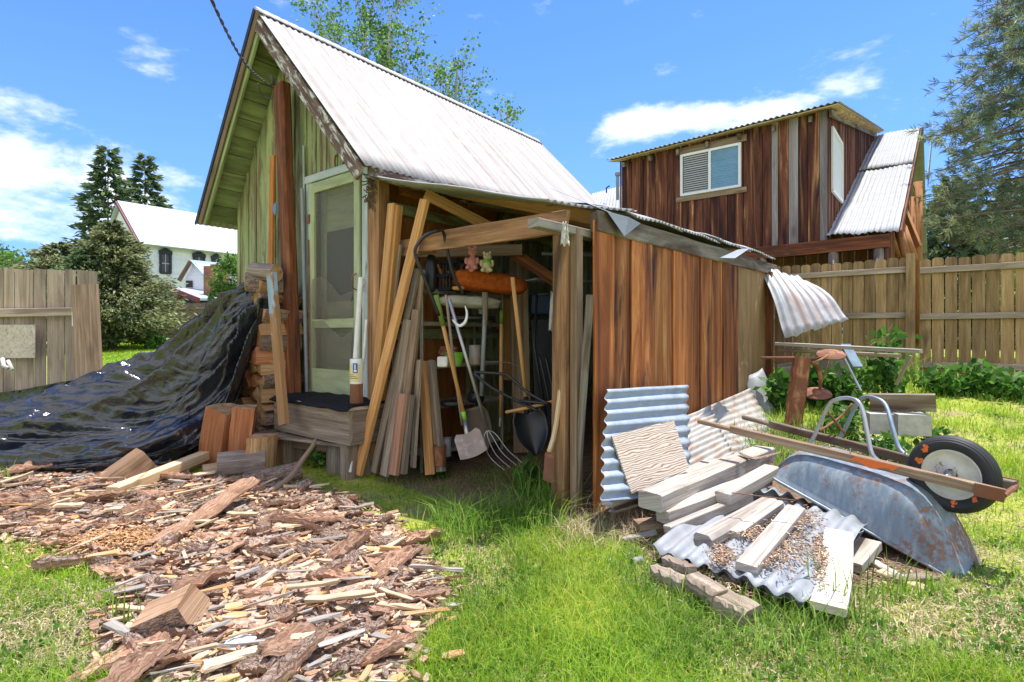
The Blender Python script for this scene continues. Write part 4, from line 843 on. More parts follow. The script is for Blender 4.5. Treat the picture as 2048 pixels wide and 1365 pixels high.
def toy(c, mat, label, scarf=None, tall=1.0):
    r = thing('plush_toy', c, label, 'plush toy'); m = MB(); blob(m, c+ZV*.055, .045, .04, .055*tall, 14, 10, bump=.1)
    hz_ = .055+.075*tall; blob(m, c+ZV*hz_+V((.005, -.005, 0)), .036, .034, .034, 14, 10); blob(m, c+ZV*(hz_-.008)+V((.0, -.035, 0)), .016, .014, .013, 8, 6)
    for sx in (-1, 1): blob(m, c+V((sx*.024, 0, hz_+.032+.012*(tall-1)*4)), .012, .008, .014+.03*(tall-1), 8, 6); blob(m, c+V((sx*.045, -.02, .075)), .016, .016, .03, 8, 6); blob(m, c+V((sx*.03, -.045, .018)), .02, .03, .018, 8, 6)
    b = m.build('body', M[mat], r, smooth=True)
    m = MB()
    for sx in (-1, 1): blob(m, c+V((sx*.012, -.037, hz_+.008)), .004, .003, .004, 6, 4)
    m.build('eyes', M['black'], r)
    if scarf: m = MB(); tube(m, [c+ZV*(hz_-.032)+V((.036*math.cos(a), .034*math.sin(a)-.004, 0)) for a in np.linspace(0, 6.28, 13)], .009, 6); tube(m, [c+V((.01, -.04, hz_-.035)), c+V((.03, -.055, hz_-.075))], .008, 6); m.build('scarf', M[scarf], r, smooth=True)
toy(P(944, 541, 4.45), 'pink', 'pink plush toy with tall ears sitting on the orange blanket', None, 1.25)
toy(P(974, 546, 4.45), 'creamplush', 'cream plush bear with green scarf beside the pink toy', 'lime', 1.0)
def pot(name, c, r0, r1, h, mat, label, cat, rim=None):
    m = MB(); lathe(m, c, ZV, [(0, 0), (r0, 0), (r1, h), (r1+.004, h), (r1-.006, h-.004), (r0-.006, .01), (0, .01)], 24); return tag(m.build(name, M[mat], None, smooth=False), label, cat)
sh = lambda px, Y, z: V(((px-1024)/FOC*Y, Y, z))
pot('green_bowl', sh(909, 4.62, .93), .06, .085, .11, 'lime', 'bright lime green plastic tub on the middle shelf', 'tub')
bundle('white_box', sh(886, 4.5, .97), V((1, 0, 0)), V((0, 1, 0)), .045, .05, .045, 'whiteplastic', 'small white plastic box left of the lime green tub', 'box', pw=6, bump=.05)
bundle('dried_leaves', sh(897, 4.75, 1.04), V((1, 0, 0)), V((0, 1, 0)), .08, .05, .05, 'rust', 'brown dried leaf clump behind the lime green tub', 'leaves', bump=1.2)
pot('paint_can', sh(950, 4.85, .93), .055, .055, .17, 'galvrust', 'silver paint can with rusty marks on the middle shelf', 'can')
pot('bucket', sh(965, 4.95, 1.38), .03, .045, .07, 'whiteplastic', 'small pale pot on the right end of the second shelf', 'pot')
bundle('iron_pan', sh(905, 4.7, .60), V((1, 0, 0)), V((0, 1, 0)), .10, .08, .03, 'blacksteel', 'flat black iron pan on the fourth shelf', 'pan', bump=.1)
bundle('small_motor', sh(952, 4.9, .63), V((1, 0, 0)), V((0, 1, 0)), .07, .06, .05, 'black', 'black lump of machinery on the fourth shelf right side', 'motor', bump=.8)
pot('rusty_can', sh(880, 4.45, .13), .05, .052, .16, 'rust', 'rusty can standing low on the bottom shelf', 'can')
pot('glass_jar', sh(893, 4.6, .17), .04, .04, .15, 'galv', 'grey jar behind the rusty can', 'jar')
# ---- tools
def tool(name, label, cat, handle, hr, hmat, extra):
    r = thing(name, handle[0], label, cat); m = MB(); tube(m, handle, hr, 10, smoothpath=3 if len(handle) > 2 else 0); m.build('handle', M[hmat], r, smooth=True); extra(r); return r
def shovel_blade(r, c, d, w, h, mat, curve=.02, pointed=False, sx=None):
    d = V(d).normalized(); x = V(sx if sx else d.cross(V((0, -1, 0)))).normalized(); x = (x-d*x.dot(d)).normalized(); n = x.cross(d); n = -n if n.y > 0 else n
    def fn(u, v):
        a = (u-.5)*2; ww = w*(1-.25*max(0, .15-v)/.15) if not pointed else w*(1-.9*max(0, v-.45)**1.6*2.2) * (1-.3*max(0, .15-v)/.15)
        return c+d*h*v+x*a*ww/2+n*curve*(a*a*1.2+.8*(1-v)**3-.5)
    m = MB(); grid(m, fn, 16, 16, w, h); m.build('blade', M[mat], r, smooth=True, solid=.003)
def sq():
    a, b = P(872, 590, 4.15), P(930, 840, 4.3)
    def ex(r):
        m = MB(); tube(m, [a, a.lerp(b, .24)], .021, 10); m.build('grip', M['lime2'], r, smooth=True); m = MB(); tube(m, [a.lerp(b, .93), b], .0185, 10); m.build('collar', M['lime'], r, smooth=True)
        m = MB(); tube(m, [b, P(934, 870, 4.2)], [.017, .019], 10); m.build('socket', M['steel'], r, smooth=True)
        shovel_blade(r, P(934, 868, 4.2), P(952, 922, 3.95)-P(934, 868, 4.2), .21, .25, 'dirtblade', sx=(1, .1, .35))
    tool('square_shovel', 'square bladed shovel with green grip and wooden handle in the entrance', 'shovel', [a, b], .0155, 'new', ex)
sq()
tool('long_rod_handle', 'grey wooden handle leaning between the green gripped shovel and the steel fork', 'tool', [P(892, 590, 4.4), P(912, 760, 4.45), P(925, 850, 4.5)], .012, 'grey', lambda r: shovel_blade(r, P(948, 815, 4.6), V((.25, -.1, -1)), .22, .38, 'steelbrown', .04, True))
def fork():
    a, b = P(898, 598, 4.1), P(975, 860, 4.2)
    def ex(r):
        for i in range(4):
            m = MB(); o = V(((i-1.5)*.045, (i-1.5)*.02, (i-1.5)*.012)); tube(m, [b, b+o*.7+V((.02, -.02, -.05)), b+o+V((.09, -.10, -.16)), b+o+V((.2, -.22, -.23))], [.005, .0045, .004, .002], 6, smoothpath=4); m.build('tine', M['steel'], r, smooth=True)
    tool('pitchfork', 'long steel handled pitchfork with curved tines in the entrance', 'pitchfork', [a, b], .0135, 'steel', ex)
fork()
def sickle():
    c = P(930, 625, 4.0); r = None
    m = MB(); tube(m, [P(905, 640, 4.05), P(918, 652, 4.02), P(930, 645, 4.0), P(934, 628, 4.0), P(930, 612, 4.0)], [.006, .012, .012, .009, .003], 6, smoothpath=4); tag(m.build('pale_hook', M['whiteplastic'], None, smooth=True), 'curved pale plastic hook below the canvas roll', 'hook')
sickle()
def axe(): 
    a, b = P(971, 600, 4.6), P(963, 792, 4.6)
    def ex(r): m = MB(); tube(m, [P(970, 585, 4.6), P(971, 652, 4.6)], [.026, .02], 10); m.build('grip', M['grey'], r, smooth=True)
    tool('metal_pole', 'straight dull metal pole with wooden top between the shelves and the rake handle', 'pole', [a, b], .019, 'galv', ex)
axe()
def rake(): 
    def ex(r):
        m = MB(); tube(m, [P(1003, 622, 4.8), P(1003, 648, 4.8)], .019, 10); m.build('grip', M['lime2'], r, smooth=True); m = MB(); tube(m, [P(1001, 835, 4.8), P(1000, 855, 4.75)], .014, 8); m.build('socket', M['steel'], r)
    tool('green_tipped_handle', 'orange wooden tool handle with green tip beside the shelf end', 'tool', [P(1003, 622, 4.8), P(1001, 840, 4.8)], .016, 'new', ex)
rake()
def bshovel():
    a, b = P(1025, 555, 4.1), P(1052, 795, 4.15)
    def ex(r):
        m = MB(); tube(m, [b, P(1054, 830, 4.1)], [.019, .022], 10); m.build('socket', M['blacksteel'], r, smooth=True); shovel_blade(r, P(1055, 828, 4.1), P(1072, 905, 3.95)-P(1055, 828, 4.1), .25, .32, 'blacksteel', .05, True, sx=(1, .1, .2))
    tool('round_shovel', 'round nosed black shovel with long wooden handle', 'shovel', [a, b], .0165, 'new', ex)
bshovel()
def hoe():
    def ex(r): m = MB(); prism(m, [P(1090, 905, 3.55), P(1108, 905, 3.55), P(1106, 968, 3.5), P(1086, 960, 3.5)], V((0, 1, 0)), .004); m.build('blade', M['rust'], r)
    tool('wooden_handled_spade', 'pale wooden handled spade with rusty blade standing left of the front post', 'spade', [P(1131, 690, 3.66), P(1112, 850, 3.6), P(1098, 905, 3.55)], .017, 'newpale', ex)
hoe()
# black bent handle hooked over the beam, and mower handle bars
m = MB(); tube(m, [P(928, 590, 4.35), P(905, 545, 4.3), P(888, 470, 4.25), P(878, 462, 4.1), P(850, 472, 4.05), P(832, 495, 4.0), P(832, 515, 4.0), P(850, 560, 4.02), P(878, 632, 4.1)], .0125, 10, smoothpath=5)
tag(m.build('bent_handle', M['blacksteel'], None, smooth=True), 'bent black tubular handle hung over the left end of the beam', 'handle')
def mower():
    r = thing('mower_handle', P(1050, 830, 4.0), 'black folding push mower handle bars lying among the tools', 'mower handle')
    for pts in ([P(948, 745, 3.9), P(1000, 748, 3.9), P(1020, 755, 3.9), P(1055, 785, 3.85), P(1100, 810, 3.8)], [P(948, 747, 3.9), P(975, 770, 3.9), P(1000, 785, 3.9), P(1040, 805, 3.9), P(1075, 822, 3.85)], [P(1040, 802, 3.88), P(1100, 808, 3.8)]):
        m = MB(); tube(m, pts, .011, 8, smoothpath=4); m.build('bar', M['blacksteel'], r, smooth=True)
    m = MB(); tube(m, [P(1012, 825, 4.0), P(1060, 815, 3.9), P(1120, 800, 3.8)], .012, 8); m.build('wooden_bar', M['new'], r, smooth=True)
    m = MB(); tube(m, [P(970, 725, 3.95), P(1000, 724, 3.95), P(1030, 730, 3.95), P(1040, 745, 3.95), P(1042, 790, 3.9)], .003, 6, smoothpath=4); m.build('cable', M['wire'], r)
mower()
def blackchair():
    r = thing('black_chair', P(1100, 800, 4.6), 'folded black ribbed plastic chair leaning inside the lean-to', 'chair'); c0 = P(1072, 715, 4.5); 
    m = MB(); plank(m, P(1110, 640, 4.8), P(1120, 850, 4.7), .42, .03, V((1, .1, 0)), seg=3, ch=.01); m.build('backrest', M['black'], r)
    for i in range(6):
        m = MB(); x = 1078+i*12; tube(m, [P(x, 712, 4.45), P(x+3, 722, 4.4), P(x+22, 808, 4.35), P(x+26, 820, 4.4)], .010, 8, smoothpath=3); m.build('rib', M['black'], r, smooth=True)
    m = MB(); tube(m, [P(1074, 590, 4.7), P(1068, 690, 4.6), P(1092, 835, 4.4)], .012, 8); tube(m, [P(1074, 590, 4.7), P(1130, 585, 4.75)], .012, 8); m.build('frame', M['blacksteel'], r, smooth=True)
blackchair()
lean_board('storage_box_board', 'upright pale grey board standing inside behind the black shovel', 1045, 905, 1.05, 1037, 508, 1.05, .17, .03, 'brownboard', side=V((1, .2, 0)), tint=.7)
lean_board('inner_post', 'short orange brown post behind the shelf end', 1018, 760, 1.3, 1014, 598, 1.3, .12, .05, 'new', side=V((1, .2, 0)), tint=.2)
bundle('blue_storage_box', P(1110, 610, 5.4), V((1, 0, 0)), V((0, 1, 0)), .26, .15, .11, 'bluedark', 'dark blue storage box at the back of the lean-to', 'box', pw=8, bump=.05)
m = MB(); plank(m, P(1060, 560, 5.1), P(1180, 566, 5.4), .25, .015, None, seg=2); tag(m.build('high_shelf', M['trim']), 'small white shelf high at the back of the lean-to', 'shelf')
m = MB(); plank(m, Gd(850, 890, .05), Gd(925, 872, .06), .10, .04, None, seg=3); tag(m.build('floor_board', M['brownboard']), 'brown board lying on the dirt floor under the metal shelf', 'board')
# ================================================================ wheelbarrow turned over on the scrap pile
BD = V((.587, -.81, -.055)).normalized(); BP = V((.81, .587, 0)).normalized()
def barrow():
    NA, NB = V((1.37, 4.0, .558)), V((2.37, 2.62, .426)); FA, FB = V((1.84, 4.34, .535)), V((2.53, 2.74, .432))
    r = thing('wheelbarrow', V((1.9, 3.1, 0)), 'overturned rusty grey wheelbarrow with wooden handles lying on the scrap pile', 'wheelbarrow')
    for A, Bq, mm in ((NA, NB, 'brownboard'), (FA, FB, 'greybrown')):
        d = (Bq-A).normalized(); m = MB(); tube(m, [A-d*.005, A, A+d*.05, A+d*.14, A+d*.17], [.012, .017, .018, .016, .018], 10, squash=1.0)
        plank(m, A+d*.155, A+d*.27, .034, .03, BP, w1=.05, seg=3, ch=.009, tint=.5); plank(m, A+d*.265, Bq, .05, .046, ZV, seg=12, ch=.004, rough=.0015, tint=.5)
        h = m.build('handle', M[mm], r)
        if A is NA:
            m = MB(); q = lambda f, z: A.lerp(Bq, f)+ZV*z-BP*.0265
            grid(m, lambda u, v: q(.62+.13*u-.02*v, .020-.036*v*(1-.3*math.sin(u*9))), 12, 3, .2, .05); m.build('paint_mark', M['orangepaint'], h, solid=.001)
    # end bracket between the handle ends
    m = MB(); tube(m, [NB-BP*.02, FB+BP*.03], .012, 8); m.build('axle_bracket', M['rust'], r)
    for E, sg in ((NB, -1), (FB, 1)): m = MB(); plank(m, E-BD*.11+BP*sg*.027, E+BD*.005+BP*sg*.027, .065, .008, ZV, seg=1, ch=.002); m.build('end_plate', M['rust'], r)
    # wheel
    c = V((2.333, 2.887, .458)); wh = thing('wheel', c, None, None); wh.parent = r; wh.location = c-V(r['_o'])
    tp = []; R0, r0 = .163, .040
    for i in range(25):
        a = math.pi*2*i/24; rr = R0+r0*math.cos(a); hh = r0*.98*math.sin(a)
        tp.append((rr, hh))
    m = MB(); pr = []
    for i in range(61):
        a = -2.5+5.0*i/60; rr = R0+r0*math.cos(a); hh = .046*math.sin(a)
        if abs(a) < 1.25: rr -= .0032*(1 if (i % 4) < 2 else 0)
        pr.append((rr, hh))
    lathe(m, c, BP, pr, 72); m.build('tyre', M['rubber'], wh, smooth=True)
    for (px, py, s_) in ((1850, 897, .020), (1838, 924, .022), (1905, 1008, .02), (1950, 1000, .014)):
        m = MB(); k = (px-1024)/FOC; n0 = c-BP*.0455; Y = n0.dot(BP)/(k*BP.x+BP.y); ctr = P(px, py, Y)
        for j in range(7):
            o = BD*rnd(-1, 1)*s_*.5+ZV*rnd(-1, 1)*s_*.8; rr = s_*rnd(.3, .7); a0 = rnd(0, 6)
            pts = [ctr+o+(BD*math.cos(a0+a)+ZV*math.sin(a0+a))*rr*rnd(.5, 1.2)-BP*.002 for a in np.linspace(0, 5.6, 8)]
            pts = [p-BP*(0.0) for p in pts]; 
            # settle on the side wall of the tyre
            qs = []
            for p in pts:
                v_ = p-c; rad = (v_-BP*v_.dot(BP)); R_ = rad.length; x_ = max(-1, min(1, (R_-R0)/r0)); hh = .046*math.sqrt(max(0, 1-x_*x_)); qs.append(c+rad-BP*(hh+.0015))
            m.add(qs, [list(range(8))], [[(0, 0)]*8], rnd())
        m.build('paint_spot', M['orangepaint'], wh)
    m = MB(); lathe(m, c, -BP, [(.128, .016), (.131, .030), (.126, .034), (.118, .024), (.105, .012), (.06, .020), (.035, .024), (.03, .03), (.03, -.03), (.06, -.02), (.105, -.012), (.118, -.024), (.128, -.030), (.128, .016)], 48); m.build('rim', M['rim'], wh, smooth=True)
    m = MB(); tube(m, [c-BP*.10, c+BP*.10], .010, 12); lathe(m, c, -BP, [(.022, .02), (.024, .06), (.018, .065), (.018, .08), (.0, .082)], 16); m.build('hub', M['steel'], wh, smooth=True)
    for f in (-.045, .03):
        m = MB(); q = c-BP*.075+BD*f; tube(m, [q-ZV*.01, q+ZV*.055], .0045, 6); tube(m, [q+ZV*.03, q+ZV*.042], .010, 6); m.build('bolt', M['steel'], wh)
    # tray: lofted rounded rings, floor up
    R_0 = V((1.612, 3.46, 0)); d2 = V((.587, -.81, 0)); rings = []
    def ring(a0, a1, b0, b1, z0, sl, rad, n=10):
        out = []
        for (ca, cb, st) in ((a1-rad, b1-rad, 0), (a0+rad, b1-rad, 90), (a0+rad, b0+rad, 180), (a1-rad, b0+rad, 270)):
            for k in range(n+1):
                an = math.radians(st+90*k/n); a = ca+rad*math.cos(an); b = cb+rad*math.sin(an); p = R_0+d2*a+BP*b*(1-.5*max(0, a)); out.append(V((p.x, p.y, z0-sl*a)))
        for e in range(1, 5): pass
        return out
    spec = []
    prof = [(0, 1.0), (.18, .93), (.42, .82), (.66, .66), (.84, .48), (.95, .24), (1, 0)]
    def lerpring(f, g):                    # f: how far in, g: how far down
        a0 = .14*f; a1 = 1.0-.30*f; b0 = .13*f; b1 = .72-.13*f; zt, zb = .475, .325; slt, slb = .125, .335
        return ring(a0, a1, b0, b1, zt+(zb-zt)*g, slt+(slb-slt)*g, .12+.06*f)
    L_ = [ring(-.012, 1.012, -.012, .732, .315, .335, .105), lerpring(0, 1)]+[lerpring(f, g) for f, g in ((.09, .86), (.18, .70), (.28, .54), (.39, .38), (.52, .235), (.66, .12), (.80, .045), (.91, .012), (1.0, .0))]+[ring(.20, .645, .19, .53, .485, .125, .12), ring(.3, .56, .3, .42, .482, .125, .05)]
    m = MB(); n = len(L_[0]); vs = [p for q in L_ for p in q]; fs = []; us = []
    for i in range(len(L_)-1):
        for k in range(n):
            k2 = (k+1) % n; fs.append([i*n+k, i*n+k2, (i+1)*n+k2, (i+1)*n+k]); us.append([(k*.055, i*.06), ((k+1)*.055, i*.06), ((k+1)*.055, i*.06+.06), (k*.055, i*.06+.06)])
    o = (len(L_)-1)*n; fs.append([o+k for k in range(n)]); us.append([(.1*math.cos(k), .1*math.sin(k)) for k in range(n)])
    m.add(vs, fs, us); tr = m.build('tray', M['barrow'], r, smooth=True, solid=.003)
    m = MB(); rg = ring(-.012, 1.012, -.012, .732, .312, .335, .105); tube(m, rg+[rg[0]], .009, 8, cap=False); m.build('rolled_rim', M['barrow'], tr, smooth=True)
    # legs: bent tubes standing up
    on = lambda A, Bq, f, z=.03: A.lerp(Bq, f)+ZV*z
    def hp(px, py, Y): return P(px, py, Y)
    for A, Bq, pts in ((NA, NB, [(1612, 892, 0.285), (1625, 880, .30), (1655, 815, .36), (1672, 800, .39), (1700, 797, .44), (1722, 812, .50), (1735, 868, .54), (1744, 908, .57), (1762, 926, .60)]), (FA, FB, [(1676, 881, .30), (1690, 858, .33), (1712, 812, .39), (1728, 795, .43), (1752, 797, .50), (1772, 812, .55), (1786, 858, .62), (1798, 896, .66), (1816, 914, .70)])):
        m = MB(); q = []
        for (px, py, f) in pts: b = A.lerp(Bq, f); q.append(P(px, py, b.y))
        tube(m, q, .0125, 10, smoothpath=4); m.build('leg', M['chrome' if A is NA else 'legblue'], r, smooth=True)
    m = MB(); a1, a2 = P(1640, 850, NA.lerp(NB, .33).y), P(1705, 850, FA.lerp(FB, .37).y); tube(m, [P(1640, 862, NA.lerp(NB, .32).y), P(1680, 835, 3.75), P(1705, 808, FA.lerp(FB, .38).y)], .008, 8, smoothpath=3); tube(m, [P(1652, 820, NA.lerp(NB, .34).y), P(1690, 868, FA.lerp(FB, .36).y)], .008, 8); m.build('leg_brace', M['rust'], r, smooth=True)
    for A, Bq, f in ((NA, NB, .285), (NA, NB, .60), (FA, FB, .30), (FA, FB, .70)):
        m = MB(); q = A.lerp(Bq, f)+ZV*.02; plank(m, q-BD*.035, q+BD*.035, .03, .006, BP, seg=1, ch=.001); tube(m, [q, q+ZV*.035], .0045, 6); m.build('leg_bracket', M['chrome'], r)
barrow()
# ================================================================ scrap pile beside the wall
def beam(name, label, a, b, w, th, mat, cat='beam', **k):
    """a,b = (px, py, z of the centre of the top face)"""
    pa, pb = Gd(*a), Gd(*b); m = MB(); k.setdefault('seg', 10); off = ZV*th/2; k.setdefault('jag', .006); plank(m, pa-off, pb-off, w, th, None, **k); return tag(m.build(name, M[mat]), label, cat)
beam('heavy_beam', 'thickest bleached beam lying nearest to the red brown wall', (1300, 985, .30), (1530, 893, .34), .15, .10, 'bleach', 'beam', tint=.8, rough=.002, ch=.008)
beam('weathered_board', 'thin bleached board with bark edge behind the thickest beam', (1215, 1002, .19), (1430, 916, .30), .09, .035, 'bleach', 'board', tint=.9, warp=.006)
beam('cracked_beam', 'long cracked bleached beam second from the wall', (1325, 1020, .20), (1530, 945, .30), .10, .075, 'bleach', 'beam', tint=.9, rough=.002)
beam('narrow_beam', 'narrow bleached strip fitted to the front of the cracked beam', (1335, 1052, .15), (1500, 985, .24), .05, .055, 'bleach', 'board', tint=.6)
beam('short_beam', 'short bleached block with dark end on top of the cracked beam', (1445, 985, .27), (1545, 930, .36), .10, .07, 'bleach', 'block', tint=.95, ch=.006)
beam('grey_beam', 'rounded grey beam with stained end lying on the corrugated sheets', (1405, 1068, .17), (1540, 995, .24), .11, .075, 'bleach', 'beam', tint=.5, ch=.02)
beam('small_beam', 'short white beam end between the rounded beam and the thin plank', (1465, 1062, .17), (1555, 1000, .24), .075, .06, 'bleach', 'beam', tint=.9, ch=.006)
beam('nailed_plank', 'pale grooved plank with reddish mark lying over the sheets', (1492, 1128, .15), (1592, 1012, .24), .095, .04, 'bleach', 'plank', tint=.95)
beam('curved_board', 'wide pale board with wavy bark edge at the right end of the sheets', (1652, 1205, .11), (1680, 1062, .18), .13, .035, 'palebark', 'board', warp=.012, tint=.8)
beam('pale_offcut', 'short pale offcut right of the wavy edged board', (1700, 1122, .06), (1740, 1078, .10), .11, .05, 'bleach', 'offcut', tint=.8)
beam('flat_lath', 'flat thin lath lying under the low edge of the barrow', (1760, 1140, .03), (1850, 1175, .02), .07, .02, 'chip', 'lath')
beam('rotten_block', 'crumbling short timber block leftmost in the row before the sheets', (1310, 1130, .09), (1372, 1158, .09), .075, .07, 'grey', 'block', tint=.5, rough=.006, ch=.012)
beam('rotten_block', 'crumbling timber block in the middle of the front row on two others', (1385, 1148, .13), (1440, 1180, .12), .10, .06, 'grey', 'block', tint=.6, rough=.006, ch=.012)
beam('rotten_block', 'largest crumbling block rightmost in the row before the sheets', (1440, 1185, .10), (1505, 1215, .09), .13, .09, 'grey', 'block', tint=.6, rough=.005, ch=.012)
beam('rotten_block', 'thin crumbling piece tucked behind the leftmost block', (1330, 1112, .10), (1385, 1133, .11), .05, .04, 'grey', 'block', tint=.7, rough=.006)
beam('support_block', 'dark weathered wood block under the cracked beam', (1275, 1045, .10), (1320, 1040, .11), .12, .09, 'brownboard', 'block', tint=.2)
beam('buried_plank', 'flat grey plank half buried in the grass before the scrap pile', (1290, 1150, .012), (1500, 1265, .012), .22, .03, 'buried', 'plank', rough=.003, seg=14)
beam('thin_rod', 'thin purple brown rod lying across the beams', (1465, 985, .33), (1590, 1000, .33), .006, .006, 'rust', 'rod', seg=4)
m = MB()
def cs(z, sh, lab):
    q = [Gd(1302+sh*8, 1092+sh*6, z), Gd(1612-sh*6, 1203+sh*8, z*.9), Gd(1735, 1050, z+.05), Gd(1490, 960, z+.08)]; m = MB()
    corr(m, q, wl=.11, amp=.016, nlong=14, crumple=.03, edge=.05, tint=.6); tag(m.build('corrugated_sheet', M['galv'], None, smooth=True, solid=.002), lab, 'metal sheet')
cs(.112, 0, 'topmost bleached corrugated sheet of the low stack under the beams'); cs(.082, .6, 'middle corrugated sheet of the low stack, wavy edge showing'); cs(.055, 1.4, 'lowest corrugated sheet of the stack just above the crumbling blocks')
for i, (px0, py0, z0, px1, py1, z1, w, lab) in enumerate([(1560, 1165, .05, 1640, 1180, .04, .06, 'thin broken lath at the lower right of the sheet stack'), (1745, 1120, .03, 1800, 1150, .03, .05, 'broken lath end under the tray rim'), (1790, 1155, .03, 1860, 1150, .03, .07, 'flat splinter of board near the low tray corner'), (1250, 1075, .05, 1310, 1062, .08, .05, 'split grey stick end poking from under the pile at left'), (1225, 1020, .12, 1290, 1000, .16, .06, 'grey board end under the thin bark edged board')]):
    beam('broken_lath', lab, (px0, py0, z0), (px1, py1, z1), w, .018, 'bleach' if i % 2 else 'grey', 'lath', rough=.002, jag=.02)
# debris heap on the sheets
def debris(name, label, areas, n, mat, sz=(.01, .035)):
    m = MB()
    for _ in range(n):
        px, py, rx, ry, z = random.choice(areas); c = Gd(px+random.gauss(0, rx), py+random.gauss(0, ry), z+rnd(0, .012)); a = rnd(0, 3.14); d = V((math.cos(a), math.sin(a), rnd(-.3, .3)))*rnd(*sz); plank(m, c-d/2, c+d/2, rnd(.002, .008), rnd(.001, .004), None, seg=1, ch=.0005, mat=random.randrange(3))
    return tag(m.build(name, [M['bark'], M['barkin'], M[mat]]), label, 'debris', kind='stuff')
debris('wood_litter', 'crumbled wood and dirt scattered over the corrugated sheets', [(1445, 1110, 14, 10, .13), (1580, 1090, 22, 22, .15), (1530, 1110, 20, 10, .14), (1640, 1090, 10, 30, .15), (1600, 1040, 25, 12, .19), (1500, 1060, 20, 8, .16), (1470, 1160, 40, 20, .06), (1400, 1130, 40, 12, .06)], 3200, 'chip', (.004, .028))
debris('ground_litter', 'dirt, chips and straw on the bare ground round the scrap pile', [(1450, 1200, 90, 18, .0), (1750, 1150, 70, 22, .0), (1280, 1070, 40, 22, .0), (1700, 900, 60, 18, .2), (1620, 1120, 120, 40, .0)], 2600, 'chip', (.01, .05))
def leansheet():
    q = [T(1213, 779, -.20), T(1375, 770, -.23), T(1384, 990, -.62), T(1204, 1003, -.42)]; q = [q[0], q[3], q[2], q[1]]
    m = MB(); corr(m, q, wl=.128, amp=.014, nlong=16, crumple=.02, tint=.7); tag(m.build('leaning_sheet', M['galvblue'], None, smooth=True, solid=.002), 'blue grey corrugated sheet leaning on the wall behind the plywood piece', 'metal sheet')
    q = [T(1372, 832, -.17), T(1420, 812, -.20), T(1470, 915, -.60), T(1372, 975, -.60)]; q = [q[0], q[3], q[2], q[1]]
    m = MB(); corr(m, q, wl=.11, amp=.012, nlong=10, crumple=.015, tint=.8); tag(m.build('leaning_sheet', M['galvrust'], None, smooth=True, solid=.002), 'small cream corrugated panel right of the blue grey leaning sheet', 'metal sheet')
    q = [T(1400, 820, -.13), T(1498, 778, -.13), T(1585, 905, -.75), T(1440, 925, -.45)]; q = [q[0], q[3], q[2], q[1]]
    m = MB(); corr(m, q, wl=.11, amp=.006, nlong=10, crumple=.03, tint=.3); tag(m.build('skirt_sheet', M['galvrust'], None, smooth=True, solid=.002), 'stained metal skirt sheet along the foot of the red brown wall', 'metal sheet')
    m = MB(); q = [P(1222, 872, 3.40), P(1346, 841, 3.62), P(1377, 938, 3.48), P(1262, 988, 3.26)]; n_ = (q[1]-q[0]).cross(q[3]-q[0]).normalized()
    prism(m, q, n_, .016, tint=.6); tag(m.build('plywood_piece', M['swirl']), 'square piece of plywood with swirling grain and knots leaning on the sheet', 'plywood')
    m = MB(); q = [P(1483, 755, 6.5), P(1524, 736, 6.6), P(1560, 828, 6.2), P(1522, 852, 6.1)]
    grid(m, lambda u, v: quadpt(q, u, v)+V((0, -.09*math.sin(u*3.1), .02*math.sin(v*7))), 12, 10, .4, .6); tag(m.build('curled_sheet', M['galv'], None, smooth=True, solid=.003), 'curled grey metal sheet standing in grass at the far end of the wall', 'metal sheet')
    bark = MB(); tube(bark, [Gd(1478, 905, .35), Gd(1510, 918, .34), Gd(1560, 905, .36)], [.012, .022, .010], 7, smoothpath=3, squash=.5); tag(bark.build('bark_strip', M['bark']), 'twisted bark strip lying on the far end of the thickest beam', 'bark')
leansheet()
m = MB(); tube(m, [Gd(1263, 1125, .03), Gd(1283, 1120, .03)], .018, 12, cap=False); tag(m.build('pipe_stub', M['galv'], None, smooth=True, solid=.003), 'short grey pipe stub lying in the dry grass', 'pipe')
m = MB(); tube(m, [Gd(752, 1030, .015), Gd(768, 1033, .02), Gd(785, 1035, .012)], [.008, .016, .006], 8); tag(m.build('white_scrap', M['white']), 'small white scrap at the edge of the shade beside the bark', 'scrap')
bundle('white_stone', Gd(478, 1292, .03), V((1, .1, 0)), V((0, 1, 0)), .055, .04, .028, 'white', 'crumpled white scrap lying among the bark in the foreground', 'scrap', bump=.9)
# ================================================================ old machine, planks and blocks behind the barrow
def machine():
    r = thing('rusty_machine', P(1600, 850, 5.6), 'rusty old iron implement with two discs standing at the end of the lean-to', 'machine')
    m = MB(); plank(m, P(1585, 855, 5.5), P(1604, 714, 5.5), .155, .10, V((1, 0, 0)), seg=6, ch=.02, rough=.004); m.build('column', M['rust'], r)
    for (a, b) in (((1612, 790, 5.5), (1657, 782, 5.45)), ((1640, 712, 5.5), (1682, 705, 5.4))):
        m = MB(); ca = P(a[0]+22, (a[1]+b[1])/2, a[2]); lathe(m, ca, V((-.15, -.35, 1)), [(0, .03), (.04, .03), (.06, .01), (.13, .0), (.135, -.012), (.12, -.014), (0, -.01)], 26); m.build('disc', M['rust'], r, smooth=True)
    m = MB(); tube(m, [P(1640, 778, 5.45), P(1640, 752, 5.5), P(1632, 730, 5.5), P(1612, 722, 5.5)], [.014, .02, .02, .014], 8, smoothpath=3); tube(m, [P(1661, 712, 5.42), P(1640, 775, 5.42)], .007, 6); tube(m, [P(1522, 716, 5.5), P(1600, 716, 5.5), P(1622, 722, 5.5)], .013, 8); tube(m, [P(1622, 720, 5.5), P(1655, 712, 5.4), P(1625, 728, 5.4)], .012, 6); m.build('linkage', M['rust'], r, smooth=True)
machine()
def B3(name, label, a, b, w, th, mat, cat='plank', side=None, **k):
    m = MB(); plank(m, P(*a), P(*b), w, th, side, **k); return tag(m.build(name, M[mat]), label, cat)
